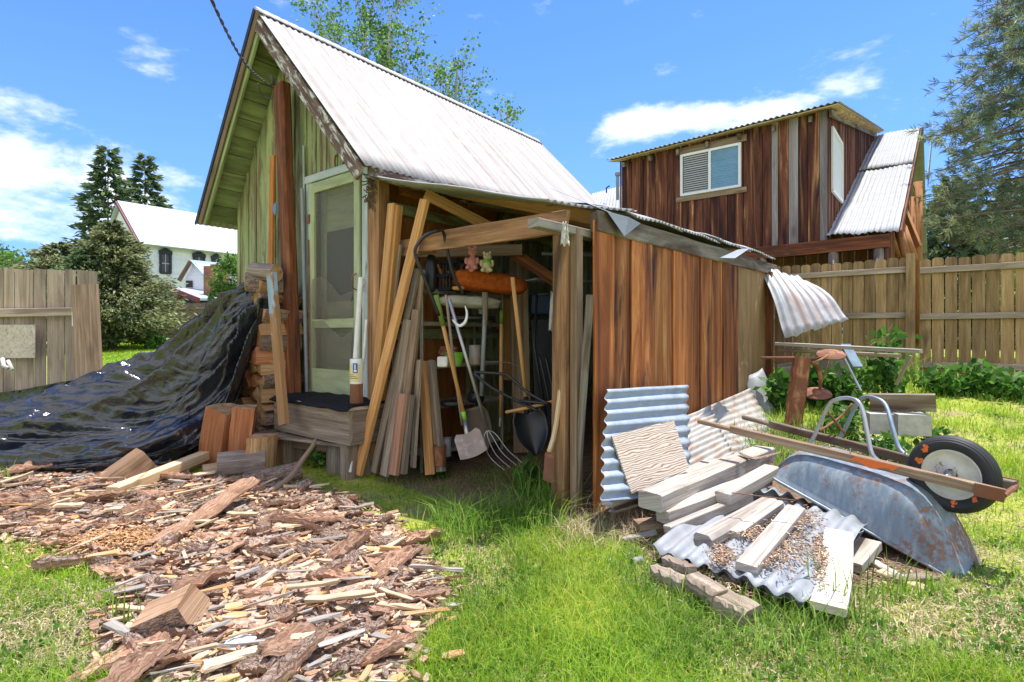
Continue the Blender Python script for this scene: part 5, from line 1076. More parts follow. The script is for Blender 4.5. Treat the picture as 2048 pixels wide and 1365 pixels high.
B3('long_plank', 'long pale plank lying level beneath the bent hanging sheet', (1555, 688, 6.6), (1842, 703, 5.5), .14, .04, 'bleach', seg=6, tint=.6)
B3('lower_plank', 'second grey plank lying just under the long pale one', (1560, 700, 6.9), (1800, 712, 6.0), .12, .04, 'grey', seg=6)
B3('steel_rod', 'straight steel bar leaning from the long plank to the ground', (1682, 705, 5.6), (1722, 782, 5.3), .022, .022, 'chrome', 'bar', ch=.008)
B3('rear_panel', 'wide pale board panel standing behind the rusty machine', (1560, 770, 6.7), (1690, 745, 6.7), .50, .03, 'bleach', 'panel', side=ZV, seg=3, tint=.3)
B3('trestle_leg', 'slanting grey leg below the right end of the long plank', (1792, 770, 5.9), (1822, 712, 5.8), .06, .03, 'grey', 'leg')
B3('dark_rods', 'bundle of dark grey rods lying behind the long plank', (1690, 690, 6.2), (1715, 735, 6.0), .12, .03, 'legblue', 'rods', seg=2)
B3('seat_board', 'grey board laid over the two concrete blocks', (1740, 804, 5.05), (1872, 806, 4.75), .165, .035, 'greybrown', 'board', side=V((0, -.5, 1)), seg=4)
def cblock(px, py, Y, lab, w=.285):
    r = P(px, py, Y); m = MB(); X = V((.97, -.24, 0)); Yv = V((.24, .97, 0))
    box(m, r, X, Yv, ZV, w, .18, .185, tint=.7); o = m.build('concrete_block', M['conc']); tag(o, lab, 'concrete block')
cblock(1763, 846, 4.95, 'left pale concrete block under the grey board', .25); cblock(1820, 848, 4.83, 'right concrete block under the grey board', .255)
cblock(1745, 900, 5.05, 'lower left concrete block half hidden by weeds', .24)
m = MB(); plank(m, P(1842, 870, 4.9), P(1842, 825, 4.9), .02, .02, None, seg=1); tag(m.build('block_stake', M['greybrown']), 'thin stake at the right side of the concrete blocks', 'stake')

# ================================================================ fences
def picket_fence(name, A, Bq, z0, h, label, pw=.14, gap=.006, mat='fence', rails=(.25, .95, 1.62), postat=(), front=None, tip=True, group=None, openg=0.0):
    A, Bq = V(A), V(Bq); d = (Bq-A); L = d.length; d.normalize(); n = V((d.y, -d.x, 0)); n = -n if n.y > 0 else n
    r = thing(name, V((A.x, A.y, z0(A.x, A.y))), label, 'fence', group); x = 0; k = 0
    while x < L:
        c = A+d*(x+pw/2); z = z0(c.x, c.y); hh = h+rnd(-.012, .012); m = MB(); w = pw-rnd(0, .008); t = rnd()
        e = .04
        poly = [c-d*w/2+ZV*(z+.03), c+d*w/2+ZV*(z+.03)]
        if tip:
            poly += [c+d*w/2+ZV*(z+hh-.035), c+d*w*.42+ZV*(z+hh-.012), c+d*w*.26+ZV*(z+hh), c-d*w*.26+ZV*(z+hh), c-d*w*.42+ZV*(z+hh-.012), c-d*w/2+ZV*(z+hh-.035)]
        else: poly += [c+d*w/2+ZV*(z+hh), c-d*w/2+ZV*(z+hh+rnd(-.006, .006))]
        prism(m, poly, n, .018, tint=t)
        if k < 95: m.build('picket', M[mat], r)
        x += pw+gap+openg*rnd(.4, 1.6); k += 1
    for zr in rails:
        if zr > h: continue
        m = MB(); a, b = A+n*.03, Bq+n*.03; plank(m, a+ZV*(z0(A.x, A.y)+zr), b+ZV*(z0(Bq.x, Bq.y)+zr), .085, .038, ZV, seg=6); m.build('rail', M['fencegrey'], r)
    for p in postat:
        c = A+d*p+n*.06; m = MB(); plank(m, V((c.x, c.y, z0(c.x, c.y)-.1)), V((c.x, c.y, z0(c.x, c.y)+h+.05)), .11, .10, d, seg=3); m.build('post', M['fence'], r)
    return r
q0 = V((5.95, 8.0, 0)); zf = lambda x, y: .53
picket_fence('cedar_fence', q0-V(( .7794*-0.03, .0, 0))+GV*.10, q0+GV*3.6, zf, 1.80, 'cedar picket fence with dog eared tops from the lean-to to the tall post', postat=(0.0,))
picket_fence('cedar_fence', q0+UV_*4.6, q0+UV_*.03, lambda x, y: .50, 1.79, 'cedar picket fence right of the tall post, light showing through its gaps', openg=.002)
def left_fence():
    r = thing('gate_fence', V((-5.2, 5.6, 0)), 'weathered grey board fence panel with a crosspiece, behind the tarp at left', 'fence')
    xs = [(-40, 7), (8, 29), (31, 67), (69, 92), (95, 129), (131, 151), (155, 194)]
    line = lambda px: 6.0+.35*(px/200)
    for (a, b) in xs:
        m = MB(); Ya, Yb = line(a), line(b); A, Bq = P(a, 545, Ya), P(b, 545, Yb); top = 1.2+(HZ-537-4*(a/190)-rnd(0, 3))/FOC*Ya
        A.z = Bq.z = 0; n = V(((Bq-A).y, -(Bq-A).x, 0)).normalized(); prism(m, [A, Bq, Bq+ZV*top, A+ZV*(top+.01)], n, .022, tint=rnd()); m.build('board', M['fencegrey'], r)
    m = MB(); plank(m, P(-60, 628, 5.9)+V((0, -.03, 0)), P(150, 624, 6.2)+V((0, -.03, 0)), .09, .06, ZV, seg=4, tint=.9); m.build('rail', M['fencegrey'], r)
    m = MB(); plank(m, P(-60, 900, 5.9)+V((0, -.03, 0)), P(190, 900, 6.2)+V((0, -.03, 0)), .09, .05, ZV, seg=2); m.build('rail', M['fencegrey'], r)
    m = MB(); q = [P(-60, 718, 5.9), P(69, 716, 5.99), P(69, 650, 5.99), P(-60, 650, 5.9)]; prism(m, q, V((0, -1, 0)), .02, tint=.9); tag(m.build('strand_board', M['osb'], r), 'flaky strand board patch')
    m = MB(); prism(m, [P(145, 625, 6.1), P(152, 625, 6.1), P(152, 656, 6.1), P(145, 652, 6.1)], V((0, -1, 0)), .02); m.build('patch', M['whiteboard'], r)
    m = MB(); tube(m, [P(5, 718, 5.85), P(7, 732, 5.8), P(16, 737, 5.8)], .02, 6); tube(m, [P(16, 722, 5.85), P(25, 740, 5.8)], .018, 6); m.build('cloth_end', M['cloth'], r, smooth=True)
left_fence()
B3('leaning_plank', 'wide grey brown plank leaning at the right end of the left fence panel', (181, 800, 5.55), (170, 570, 5.75), .245, .045, 'brownboard', side=V((1, .1, 0)), seg=4, slant=.008)
zl = lambda x, y: gzf(x, y)
picket_fence('far_fence', P(40, 668, 35).xy.to_3d(), P(315, 668, 32).xy.to_3d(), zl, 1.75, 'dark stained board fence far across the left lawn', pw=.19, mat='farfence', rails=(), tip=False)
picket_fence('far_fence', P(312, 668, 29).xy.to_3d(), P(470, 668, 25).xy.to_3d(), lambda x, y: .95, 1.75, 'lighter grey fence with gate rails beside the dark far fence', pw=.16, mat='fencegrey', rails=(.3, 1.0, 1.5), postat=(.1, 2.2), tip=False)

# ================================================================ cabin at the right
QO = V((5.5, 9.5, 0)); K = lambda q, mm, z: QO+GV*q+RV*mm+ZV*z
def cabin():
    r = thing('log_cabin', K(1.5, 2, .6), 'dark board cabin with large dormer, blind window and bright metal roof beyond the fence', 'cabin')
    m = MB(); q = 0.0; i = 0
    wq = lambda px: (5.5-(px-1024)/FOC*9.5)/(.7794+(px-1024)/FOC*.6265)
    wl, wr = wq(1365), wq(1481); wz0 = 1.2+(HZ-392)/FOC*(9.5+.6265*wl); wz1 = 1.2+(HZ-318)/FOC*(9.5+.6265*wl)
    while q < 4.0:
        w = rnd(.11, .18); b = min(4.0, q+w); c = (q+b)/2; top = 5.12-.11*c/4; grey = (.0 <= q < .1) or (.38 < q < .5) or (.75 < q < .86)
        plank(m, K(c, -(.012 if i % 2 else 0), 2.78), K(c, -(.012 if i % 2 else 0), top-.02), b-q-.006, .02, GV, seg=3, mat=1 if grey else 0); q = b; i += 1
    plank(m, K(2.0, .06, 2.78), K(2.0, .06, 4.95), 3.96, .03, GV, seg=1)
    m.build('dormer_wall', [M['cabin'], M['cabingrey']], r)
    # side wall of the dormer, cut along the main roof
    m = MB(); x = 0.0
    while x < 7.4:
        w = rnd(.14, .2); c = x+w/2; zb = 2.95+.5*c; zt = 5.12+.235*c
        if zt-zb > .05: plank(m, K(0, c, zb-.1), K(0, c, zt-.03), w-.01, .02, RV, seg=2)
        if rnd() < .6: plank(m, K(-.015, x, zb-.1), K(-.015, x, zt-.03), .04, .015, RV, seg=1)
        x += w
    m.build('dormer_side_wall', M['cabin'], r)
    m = MB(); plank(m, K(4.1, -.05, 2.66), K(-.9, -.05, 2.72), .22, .14, ZV, seg=6, rough=.004); m.build('sill_beam', M['darkpost'], r)
    # dormer roof with rafters ends
    m = MB(); e = .28
    corr(m, [K(4.18, -e, 4.99), K(-.22, -e, 5.11), K(-.22, 7.8, 6.98), K(4.18, 7.8, 6.9)], wl=.1, amp=.014, nlong=6); m.build('dormer_roof', M['cabinroof'], r, smooth=True, solid=.006)
    m = MB(); corr(m, [K(4.16, -e+.02, 4.955), K(-.20, -e+.02, 5.075), K(-.20, 7.8, 6.945), K(4.16, 7.8, 6.86)], wl=.5, amp=.002, nlong=2); m.build('roof_deck', M['newpale'], r, solid=.012)
    for i in range(7):
        q = .25+i*.6; m = MB(); z = 5.02-.11*q/4-.03; plank(m, K(q, -.14, z-.02), K(q, .4, z+.10), .05, .10, GV, seg=1, tint=.3); m.build('rafter_end', M['greybrown'], r)
    for i in range(14):
        c = .3+i*.5; m = MB(); z = 5.06+.235*c-.01; plank(m, K(.05, c, z), K(-.20, c, z+.0), .05, .05, RV, seg=1); m.build('lookout', M['newpale'], r)
    m = MB(); plank(m, K(-.06, -.1, 5.0), K(-.06, 7.3, 6.73), .13, .04, ZV, seg=4); m.build('barge_board', M['greybrown'], r)
    # window
    wf = MB(); cz = (wz0+wz1)/2; s = -.045
    wz1 = wz0+.80; cz = (wz0+wz1)/2
    for (a, b, wd) in (((wl, wz0), (wr, wz0), .05), ((wl, wz1), (wr, wz1), .05)): plank(wf, K(a[0], s, a[1]), K(b[0], s, b[1]), wd, .05, ZV, seg=1)
    for q in (wl, (wl+wr)/2, wr): plank(wf, K(q, s-.002, wz0-.02), K(q, s-.002, wz1+.02), .05, .05, GV, seg=1)
    w = wf.build('window', M['white'], r)
    mid = (wl+wr)/2
    for j, (a, b) in enumerate(((wl-.03, mid+.03), (mid-.03, wr+.03))):
        m = MB(); prism(m, [K(a, -.035, wz0), K(b, -.035, wz0), K(b, -.035, wz1), K(a, -.035, wz1)], RV, .004); m.build('pane', M['glassblue' if j else 'glassdark'], w)
        m = MB(); z = wz0+.04
        while z < wz1-.03: plank(m, K(a-.01, -.041, z), K(b+.01, -.041, z), .022 if j == 0 else .010, .004, ZV, seg=1, ch=.0005); z += .044
        m.build('blind', M['blindgrey' if j == 0 else 'blindblue'], w)
    m = MB(); plank(m, K(wl+.12, -.03, wz1+.10), K(wr-.12, -.03, wz1+.10), .13, .03, ZV, seg=2, tint=.6); m.build('window_board', M['brownboard'], r); m = MB(); plank(m, K(wl+.12, -.03, wz0-.08), K(wr-.12, -.03, wz0-.08), .10, .03, ZV, seg=2, tint=.6); m.build('window_board', M['brownboard'], r)
    # side window
    sf = MB(); a, b, z0_, z1_ = .25, 1.35, 3.75, 4.85
    for z in (z0_, z1_): plank(sf, K(-.04, a, z), K(-.04, b, z), .07, .04, ZV, seg=1)
    for c in (a, b): plank(sf, K(-.041, c, z0_), K(-.041, c, z1_), .07, .04, RV, seg=1)
    sw = sf.build('window', M['white'], r); m = MB(); prism(m, [K(-.03, a, z0_), K(-.03, b, z0_), K(-.03, b, z1_), K(-.03, a, z1_)], GV, .004); m.build('pane', M['curtain'], sw)
    # main roof right of the dormer: two courses
    zr = lambda mm: 2.93+.5*mm
    m = MB(); corr(m, [K(.02, -.1, zr(-.1)), K(-1.02, -.1, zr(-.1)), K(-1.02, 4.2, zr(4.2)), K(.02, 4.2, zr(4.2))], wl=.085, amp=.012, nlong=14, crumple=.05, edge=.08); m.build('roof_sheet', M['cabinroof'], r, smooth=True, solid=.003)
    m = MB(); corr(m, [K(.02, 4.05, zr(4.05)+.03), K(-1.02, 4.05, zr(4.05)+.03), K(-1.02, 7.8, zr(7.8)+.03), K(.02, 7.8, zr(7.8)+.03)], wl=.085, amp=.012, nlong=10, crumple=.04, edge=.08); m.build('roof_sheet', M['cabinroof'], r, smooth=True, solid=.003)
    m = MB(); corr(m, [K(-1.1, 7.8, zr(7.8)+.02), K(4.2, 7.8, zr(7.8)+.02), K(4.2, 12, 2.9), K(-1.1, 12, 2.9)], wl=.2, amp=.012, nlong=3); m.build('rear_roof', M['cabinroof'], r, smooth=True)
    m = MB(); plank(m, K(-1.05, -.1, zr(-.1)-.07), K(-1.05, 7.8, zr(7.8)-.07), .12, .03, ZV, seg=3, tint=.2); m.build('rake_board', M['darkpost'], r)
    m = MB(); plank(m, K(-1.3, 3.6, zr(3.6)-.3), K(-1.3, 7.8, zr(7.8)-.1), .30, .01, ZV, seg=2); m.build('side_sheet', M['galvrust'], r)
    # logs of the gable end and of the porch
    for i, (px0, py0, px1, py1) in enumerate([(1795, 452, 1812, 512), (1805, 455, 1828, 520), (1770, 460, 1800, 512), (1760, 470, 1783, 515)]):
        m = MB(); Y = 9.3+i*.5; tube(m, [P(px0, py0, Y), P(px1, py1, Y-.2)], .07, 10); m.build('log', M['logwood'], r, smooth=True)
    for px in (1806, 1822, 1836):
        m = MB(); Y = 11; tube(m, [P(px, 700, Y), P(px, 360+(1838-px)*2.2, Y)], .08, 10); m.build('gable_post', M['logwood'], r, smooth=True)
    m = MB(); plank(m, P(1800, 400, 10.4), P(1838, 495, 9.9), .12, .05, ZV); m.build('gable_brace', M['logwood'], r)
    m = MB()
    x = 0.
    while x < 7: w = .2; plank(m, K(-.85, x, .5), K(-.85, x, min(zr(x), 6.6)-.15), w-.01, .03, RV, seg=1); x += w
    m.build('gable_wall', M['cabin'], r)
    m = MB(); q = -.8
    while q < 4.2: w = .2; plank(m, K(q, .9, .5), K(q, .9, 3.2), w-.008, .03, GV, seg=1); q += w
    m.build('porch_wall', M['logwood'], r)
    for q in (4.05, 2.2, 1.05, -.1, -.75): m = MB(); tube(m, [K(q, -.05, .5), K(q, -.05, 2.6)], .08, 10); m.build('porch_post', M['greybrown'], r, smooth=True)
    for q in (1.5, .6, .1): m = MB(); c = K(q, .3, 2.33); blob(m, c, .03, .03, .035, 8, 6); m.build('bulb', M['white'], r, smooth=True)
    m = MB(); c = K(-1.05, 4.8, 4.1)
    for k in range(3): tube(m, [c+V((.0, 0, .1*k)), c+V((.15, -.3, .05+.1*k)), c+V((.3, -.35, -.1+.1*k)), c+V((.1, -.2, -.25))], .012, 6, smoothpath=3)
    m.build('vine', M['greybrown'], r)
    m = MB(); corr(m, [P(1150, 440, 17), P(1245, 470, 15), P(1245, 372, 19), P(1185, 388, 20)], wl=.2, amp=.02, nlong=3); m.build('side_roof', M['cabinroof'], r, smooth=True, solid=.01)
    m = MB(); tube(m, [P(1235, 400, 17), P(1235, 350, 17)], .05, 10); tube(m, [P(1235, 352, 17), P(1235, 346, 17)], .08, 10); m.build('vent_pipe', M['galv'], r)
    m = MB(); tube(m, [P(1213, 386, 18), P(1213, 376, 18), P(1219, 372, 18)], .025, 8); m.build('vent_cap', M['dark'], r)
cabin()
# ================================================================ far left: white house
def house():
    O = V((-32.6, 45, 0)); H = lambda a, b, z: O+RV*a+UV_*b+ZV*z
    r = thing('white_house', H(6, 3, 1), 'two storey white clapboard house with pale metal roof behind the left trees', 'house')
    m = MB(); prism(m, [H(0, 0, 12.15), H(22, 0, 12.15), H(22, 5.5, 8.05), H(0, 5.5, 8.05)], V((.6, -.5, .8)), .15, tint=.5); m.build('roof', M['housroof'], r)
    m = MB(); prism(m, [H(0, 0, 12.1), H(22, 0, 12.1), H(22, -5.5, 8.05), H(0, -5.5, 8.05)], V((-.6, .5, .8)), .15); m.build('roof', M['housroof'], r)
    m = MB(); z = 1.0
    while z < 7.9: plank(m, H(.3, 4.9+.03*0, z+.12), H(21, 4.9, z+.12), .24, .06, ZV+UV_*.12, seg=1, ch=.001); z += .235
    m.build('side_wall', M['whiteboard'], r)
    m = MB(); prism(m, [H(.35, -4.9, 1), H(.35, 4.9, 1), H(.35, 4.9, 8.2), H(.35, 0, 11.9), H(.35, -4.9, 8.2)], RV, .1); m.build('gable_wall', M['whiteboard'], r)
    m = MB(); plank(m, H(-.1, 0, 12.05), H(-.1, 5.5, 7.95), .2, .1, ZV); m.build('rake_trim', M['redtrim'], r)
    def onwall(px, b=5.0): k = (px-1024)/FOC; x0 = O+UV_*b; a = (k*x0.y-x0.x)/(RX-k*RY); return a
    for (px0, px1, py0, py1) in ((321, 341, 507, 546), (388, 408, 513, 560), (321, 334, 579, 612), (425, 440, 518, 560)):
        a0, a1 = onwall(px0), onwall(px1); Y = H(a0, 5.0, 0).y; z1 = CZ-(py0-HZ)/FOC*Y; z0 = CZ-(py1-HZ)/FOC*Y; f = MB(); w = .16
        for a in (a0, a1): plank(f, H(a, 5.0, z0), H(a, 5.0, z1), w, .12, RV, seg=1)
        plank(f, H(a0, 5.01, z0), H(a1, 5.01, z0), w, .12, ZV, seg=1); plank(f, H(a0-.12, 5.02, z1+.1), H(a1+.12, 5.02, z1+.1), .26, .14, ZV, seg=1)
        prism(f, [H(a0-.15, 5.03, z1+.2), H(a1+.15, 5.03, z1+.2), H((a0+a1)/2, 5.03, z1+.5)], UV_, .1)
        wn_ = f.build('window', M['dark'], r); m = MB(); prism(m, [H(a0, 4.96, z0), H(a1, 4.96, z0), H(a1, 4.96, z1), H(a0, 4.96, z1)], UV_, .02); m.build('pane', M['glassdark'], wn_)
        m = MB(); plank(m, H(a0, 4.99, (z0+z1)/2), H(a1, 4.99, (z0+z1)/2), .06, .05, ZV, seg=1); plank(m, H((a0+a1)/2, 4.99, z0), H((a0+a1)/2, 4.99, z1), .05, .05, RV, seg=1); m.build('sash', M['blindgrey'], wn_)
    r2 = thing('small_white_house', P(400, 668, 38), 'small white gabled house wing with porch roof before the tall white house', 'house'); Y = 38
    m = MB(); prism(m, [P(372, 600, Y), P(372, 555, Y), P(392, 524, Y), P(415, 560, Y), P(415, 600, Y)], V((0, -1, 0)), .1); m.build('gable_wall', M['whiteboard'], r2)
    m = MB(); prism(m, [P(380, 521, Y-.3), P(440, 527, Y+4), P(452, 560, Y+3.5), P(412, 556, Y-.6)], V((0, -.5, .8)), .1); m.build('roof', M['housroof'], r2)
    m = MB(); plank(m, P(358, 562, Y-.4), P(381, 523, Y-.4), .25, .12, ZV); m.build('rake_trim', M['farfence'], r2)
    m = MB(); prism(m, [P(372, 562, Y-.1), P(385, 562, Y-.1), P(385, 575, Y-.1), P(372, 575, Y-.1)], V((0, -1, 0)), .05); m.build('window', M['dark'], r2)
    m = MB(); prism(m, [P(330, 573, Y-1), P(420, 583, Y+.5), P(452, 600, Y-2.5), P(398, 599, Y-5)], V((0, -.4, .9)), .15); m.build('porch_roof', M['housroof'], r2)
    m = MB(); plank(m, P(330, 574, Y-1.2), P(398, 601, Y-5.1), .3, .1, ZV); m.build('porch_trim', M['redtrim'], r2)
    m = MB(); prism(m, [P(338, 617, Y), P(450, 617, Y), P(450, 590, Y), P(338, 580, Y)], V((0, -1, 0)), .1); m.build('porch_wall', M['dark'], r2)
    for px in (340, 360, 395, 420): m = MB(); plank(m, P(px, 640, Y-3), P(px, 590, Y-3), .25, .25); m.build('porch_post', M['darkpost'], r2)
    m = MB(); box(m, P(433, 563, 36), V((1, 0, 0)), V((0, 1, 0)), ZV, 1.15, 1.0, 1.9); box(m, P(433, 534, 36), V((1, 0, 0)), V((0, 1, 0)), ZV, .5, .6, .25); m.build('chimney', M['brick'], r2)
    for px, w, mm, lab in ((275, 3.8, 'white', 'white parked car partly hidden behind the far fence'), (345, 2.6, 'darkcar', 'dark parked car under the porch roof behind the far fence')):
        c = P(px, 640, 36.5); car = thing('parked_car', c, lab, 'car'); m = MB(); X = V((1, 0, 0))
        prism(m, [c+X*a*w/2+ZV*z for a, z in ((-1, -.4), (1, -.4), (1.02, .35), (.75, .5), (.4, .95), (-.35, .98), (-.7, .55), (-1, .45))], V((0, 1, 0)), 1.6); m.build('body', M[mm], car)
        m = MB(); prism(m, [c+V((0, -.82, 0))+X*a*w/2+ZV*z for a, z in ((.62, .52), (.36, .88), (-.3, .9), (-.58, .55))], V((0, 1, 0)), .02); m.build('window', M['glassdark'], car)
        for a in (-.6, .6): m = MB(); lathe(m, c+X*a*w/2+V((0, -.8, -.35)), V((0, 1, 0)), [(0, -.05), (.3, -.05), (.32, .0), (.32, .2)], 20); m.build('wheel', M['rubber'], car)
house()
# ================================================================ overhead wire to the gable
def wire():
    a, b = P(405, -40, 3.0), P(527, 162, 5.0); n_ = 40; m = MB()
    for ph in (0, 3.14):
        pts = []
        for i in range(n_+1):
            f = i/n_; p = a.lerp(b, f)-ZV*(.10*math.sin(f*math.pi)); pts.append(p+V((math.cos(f*60+ph)*.007, 0, math.sin(f*60+ph)*.007)))
        tube(m, pts, .0055, 6)
    w = m.build('service_wire', M['wire'], None, smooth=True); tag(w, 'twisted overhead service wire running down to the shed gable', 'wire')
    m = MB(); tube(m, [P(527, 162, 5.0), P(540, 172, 5.2), P(548, 160, 5.25)], .008, 6, smoothpath=3); tube(m, [P(516, 168, 5.0), P(522, 188, 5.2), P(540, 198, 5.25), P(546, 190, 5.25)], .006, 6, smoothpath=4); tube(m, [P(541, 150, 5.2), P(548, 172, 5.25)], .014, 8); tag(m.build('wire_bracket', M['wire'], None, smooth=True), 'black insulator and loose wire loops at the gable post top', 'bracket')
wire()
# ================================================================ foliage and grass, built with numpy
def quadmesh(name, verts, nper, faces_local, mats, tint, parent=None, smooth=False, org=None):
    """verts (N, nper, 3); faces_local list of tuples"""
    N = len(verts); v = verts.reshape(-1, 3)
    if parent is not None: o = np.array(parent['_o'])
    else: o = np.array([v[:, 0].mean(), v[:, 1].mean(), v[:, 2].min()]) if org is None else np.array(org)
    v = v-o; me = bpy.data.meshes.new(name); me.vertices.add(len(v)); me.vertices.foreach_set('co', v.ravel())
    base = (np.arange(N)*nper)[:, None]; idx = []; 
    loops = np.concatenate([base+np.array(f)[None, :] for f in faces_local], 1); per = [len(f) for f in faces_local]
    me.loops.add(loops.size); me.loops.foreach_set('vertex_index', loops.ravel().astype(np.int32))
    tot = np.tile(np.array(per), N); me.polygons.add(len(tot)); st_ = np.concatenate([[0], np.cumsum(tot)[:-1]]); me.polygons.foreach_set('loop_start', st_.astype(np.int32)); 
    try: me.polygons.foreach_set('loop_total', tot.astype(np.int32))
    except Exception: pass
    a = me.attributes.new('tint', 'FLOAT', 'POINT'); a.data.foreach_set('value', np.repeat(tint, nper).astype(float))
    me.update(calc_edges=True); me.validate()
    for m_ in (mats if isinstance(mats, list) else [mats]): me.materials.append(m_)
    ob = bpy.data.objects.new(name, me); C.collection.objects.link(ob); ob['_o'] = tuple(o)
    if parent is not None: ob.parent = parent
    else: ob.location = o
    return ob
def unit(a): return a/(np.linalg.norm(a, axis=-1, keepdims=True)+1e-9)
def leaves(name, C_, L, wd, mat, parent=None, dirs=None, spread=1.0, tint=None, org=None):
    """diamond leaves of length L, half width wd"""
    n = len(C_); r = unit(rng.normal(size=(n, 3))); d = r if dirs is None else unit(dirs+spread*r); s = unit(np.cross(d, unit(rng.normal(size=(n, 3)))))
    L = (L*rng.uniform(.6, 1.3, n))[:, None]; nn = np.cross(d, s)
    v = np.stack([C_, C_+d*L*.5+s*wd*L+nn*L*.06, C_+d*L, C_+d*L*.5-s*wd*L+nn*L*.06], 1)
    return quadmesh(name, v, 4, [(0, 1, 2, 3)], mat, rng.uniform(0, 1, n) if tint is None else tint, parent, org=org)
def clumps(pts, per, rad): 
    p = np.repeat(np.array(pts), per, 0); return p+rng.normal(size=p.shape)*np.array(rad)
def spruce(name, base, h, r0, label, mat, n=90, sz=.5, crown0=.08, cat='tree', trunk=.18, droop=.25, per=95, irr=.25):
    base = V(base); t = thing(name, base, label, cat); m = MB(); tube(m, [base, base+ZV*h*.5, base+ZV*h], [trunk, trunk*.6, .02], 8); pts = []; dirs = []
    for i in range(n):
        f = (i+.5)/n; z = h*(crown0+(1-crown0)*f); a = i*2.4+rnd(-.3, .3); R = r0*(1-f)**.8*(1+rnd(-irr, irr))+.05*r0; d = V((math.cos(a), math.sin(a), 0)); p0 = base+ZV*z; p1 = p0+d*R+ZV*(-droop*R+.1*R)
        if R > .3*r0: tube(m, [p0, p1], [.02+trunk*.12, .008], 4)
        k = int(per*(.25+R/r0)); u = rng.uniform(.12, 1, k)**.7; q = np.array(p0)[None]+(np.array(p1-p0))[None]*u[:, None]; q += rng.normal(size=q.shape)*np.array([.16, .16, .09])*R*.9*(.4+u[:, None]*.5); pts.append(q); dirs.append(np.tile(np.array([d.x, d.y, -.15]), (k, 1)))
    m.build('trunk', M['barkgrey'], t); P_ = np.concatenate(pts); D_ = np.concatenate(dirs)
    up_ = np.clip((P_[:, 2]-base.z)/h, 0, 1); tt = np.clip(rng.uniform(0, 1, len(P_)), 0, 1)
    leaves('crown', P_, sz, .16, M[mat], t, dirs=D_, spread=.6, tint=tt); return t
def bushy(name, base, h, lobes, label, mat, n=9000, sz=.16, cat='tree', trunk=.12, wd=.3, bark='barkgrey', limbs=True, shell=.75):
    """lobes: (dx, dy, z, rx, ry, rz) relative to the base"""
    base = V(base); t = thing(name, base, label, cat)
    if trunk:
        m = MB(); tube(m, [base, base+ZV*h*.3, base+ZV*h*.6+V((.05, 0, 0))], [trunk, trunk*.8, trunk*.4], 8)
        for l in lobes: tube(m, [base+ZV*h*.25, base+V(l[:3])*.6+ZV*h*.1, base+V(l[:3])], [trunk*.4, trunk*.25, .01], 6)
        m.build('trunk', M[bark], t)
    vol = np.array([l[3]*l[4]*l[5] for l in lobes])**.67; cnt = (n*vol/vol.sum()).astype(int); out = []
    for l, c in zip(lobes, cnt):
        nc = max(6, c//28); d = unit(rng.normal(size=(nc, 3))); rr = rng.uniform(.35, 1.08, nc)**shell; ctr = np.array([base.x+l[0], base.y+l[1], base.z+l[2]]); cc = ctr+d*rr[:, None]*np.array(l[3:6])
        p = np.repeat(cc, 28, 0); out.append(p+rng.normal(size=p.shape)*np.array(l[3:6])*.12)
    P_ = np.concatenate(out); leaves('crown', P_, sz, wd, M[mat], t); return t
def gb(px, Y): x = (px-1024)/FOC*Y; return V((x, Y, gzf(x, Y)))
spruce('spruce_tree', gb(216, 62), 21.5-0.2, 4.6, 'tall dark spruce left behind the white house', 'needle', n=120, sz=.85, per=80)
spruce('spruce_tree', gb(290, 66), 21.8, 4.6, 'tall dark spruce nearest the white house gable, right of its twin', 'needle', n=120, sz=.85, per=80)
spruce('juniper_tree', gb(225, 24), 5.6, 2.1, 'dense grey green conifer right of the olive one behind the left fence', 'needle2', n=150, sz=.22, per=300, crown0=.02, droop=-.35, irr=.35)
spruce('juniper_tree', gb(120, 26), 4.9, 2.5, 'wide olive conifer behind the grey board fence panel', 'needle2', n=130, sz=.22, per=280, crown0=.02, droop=-.25, irr=.4)
spruce('juniper_tree', gb(165, 23), 4.3, 1.7, 'small conifer squeezed between the olive and the grey green ones', 'needle', n=90, sz=.22, per=220, crown0=.02, droop=-.3, irr=.4)
bushy('round_tree', gb(30, 34), 5, [(0, 0, 3.2, 2.2, 2, 2.0), (-1.5, 0, 4.3, 1.6, 1.6, 1.6), (1.6, 0, 2.2, 1.5, 1.5, 1.5)], 'bright green leafy tree at the far left edge behind the conifers', 'leafy', 9000, .24)
bushy('small_tree', gb(455, 27), 4.6, [(0, 0, 3.3, .9, .8, .9), (.3, 0, 4.1, .5, .5, .5), (-.3, 0, 2.5, .6, .6, .6)], 'small bright green leafy tree beside the brick chimney', 'leafy', 3500, .14)
for px, Y, lab in ((228, 29, 'low round green shrub at the foot of the dark far fence'), (280, 27, 'tiny dark shrub between the two low shrubs'), (312, 24, 'low dark shrub at the corner where the far fences meet')):
    bushy('shrub', gb(px, Y), .8, [(0, 0, .35, .75 if px < 250 else .45, .4, .42)], lab, 'weed', 1500, .13, 'shrub', trunk=0)
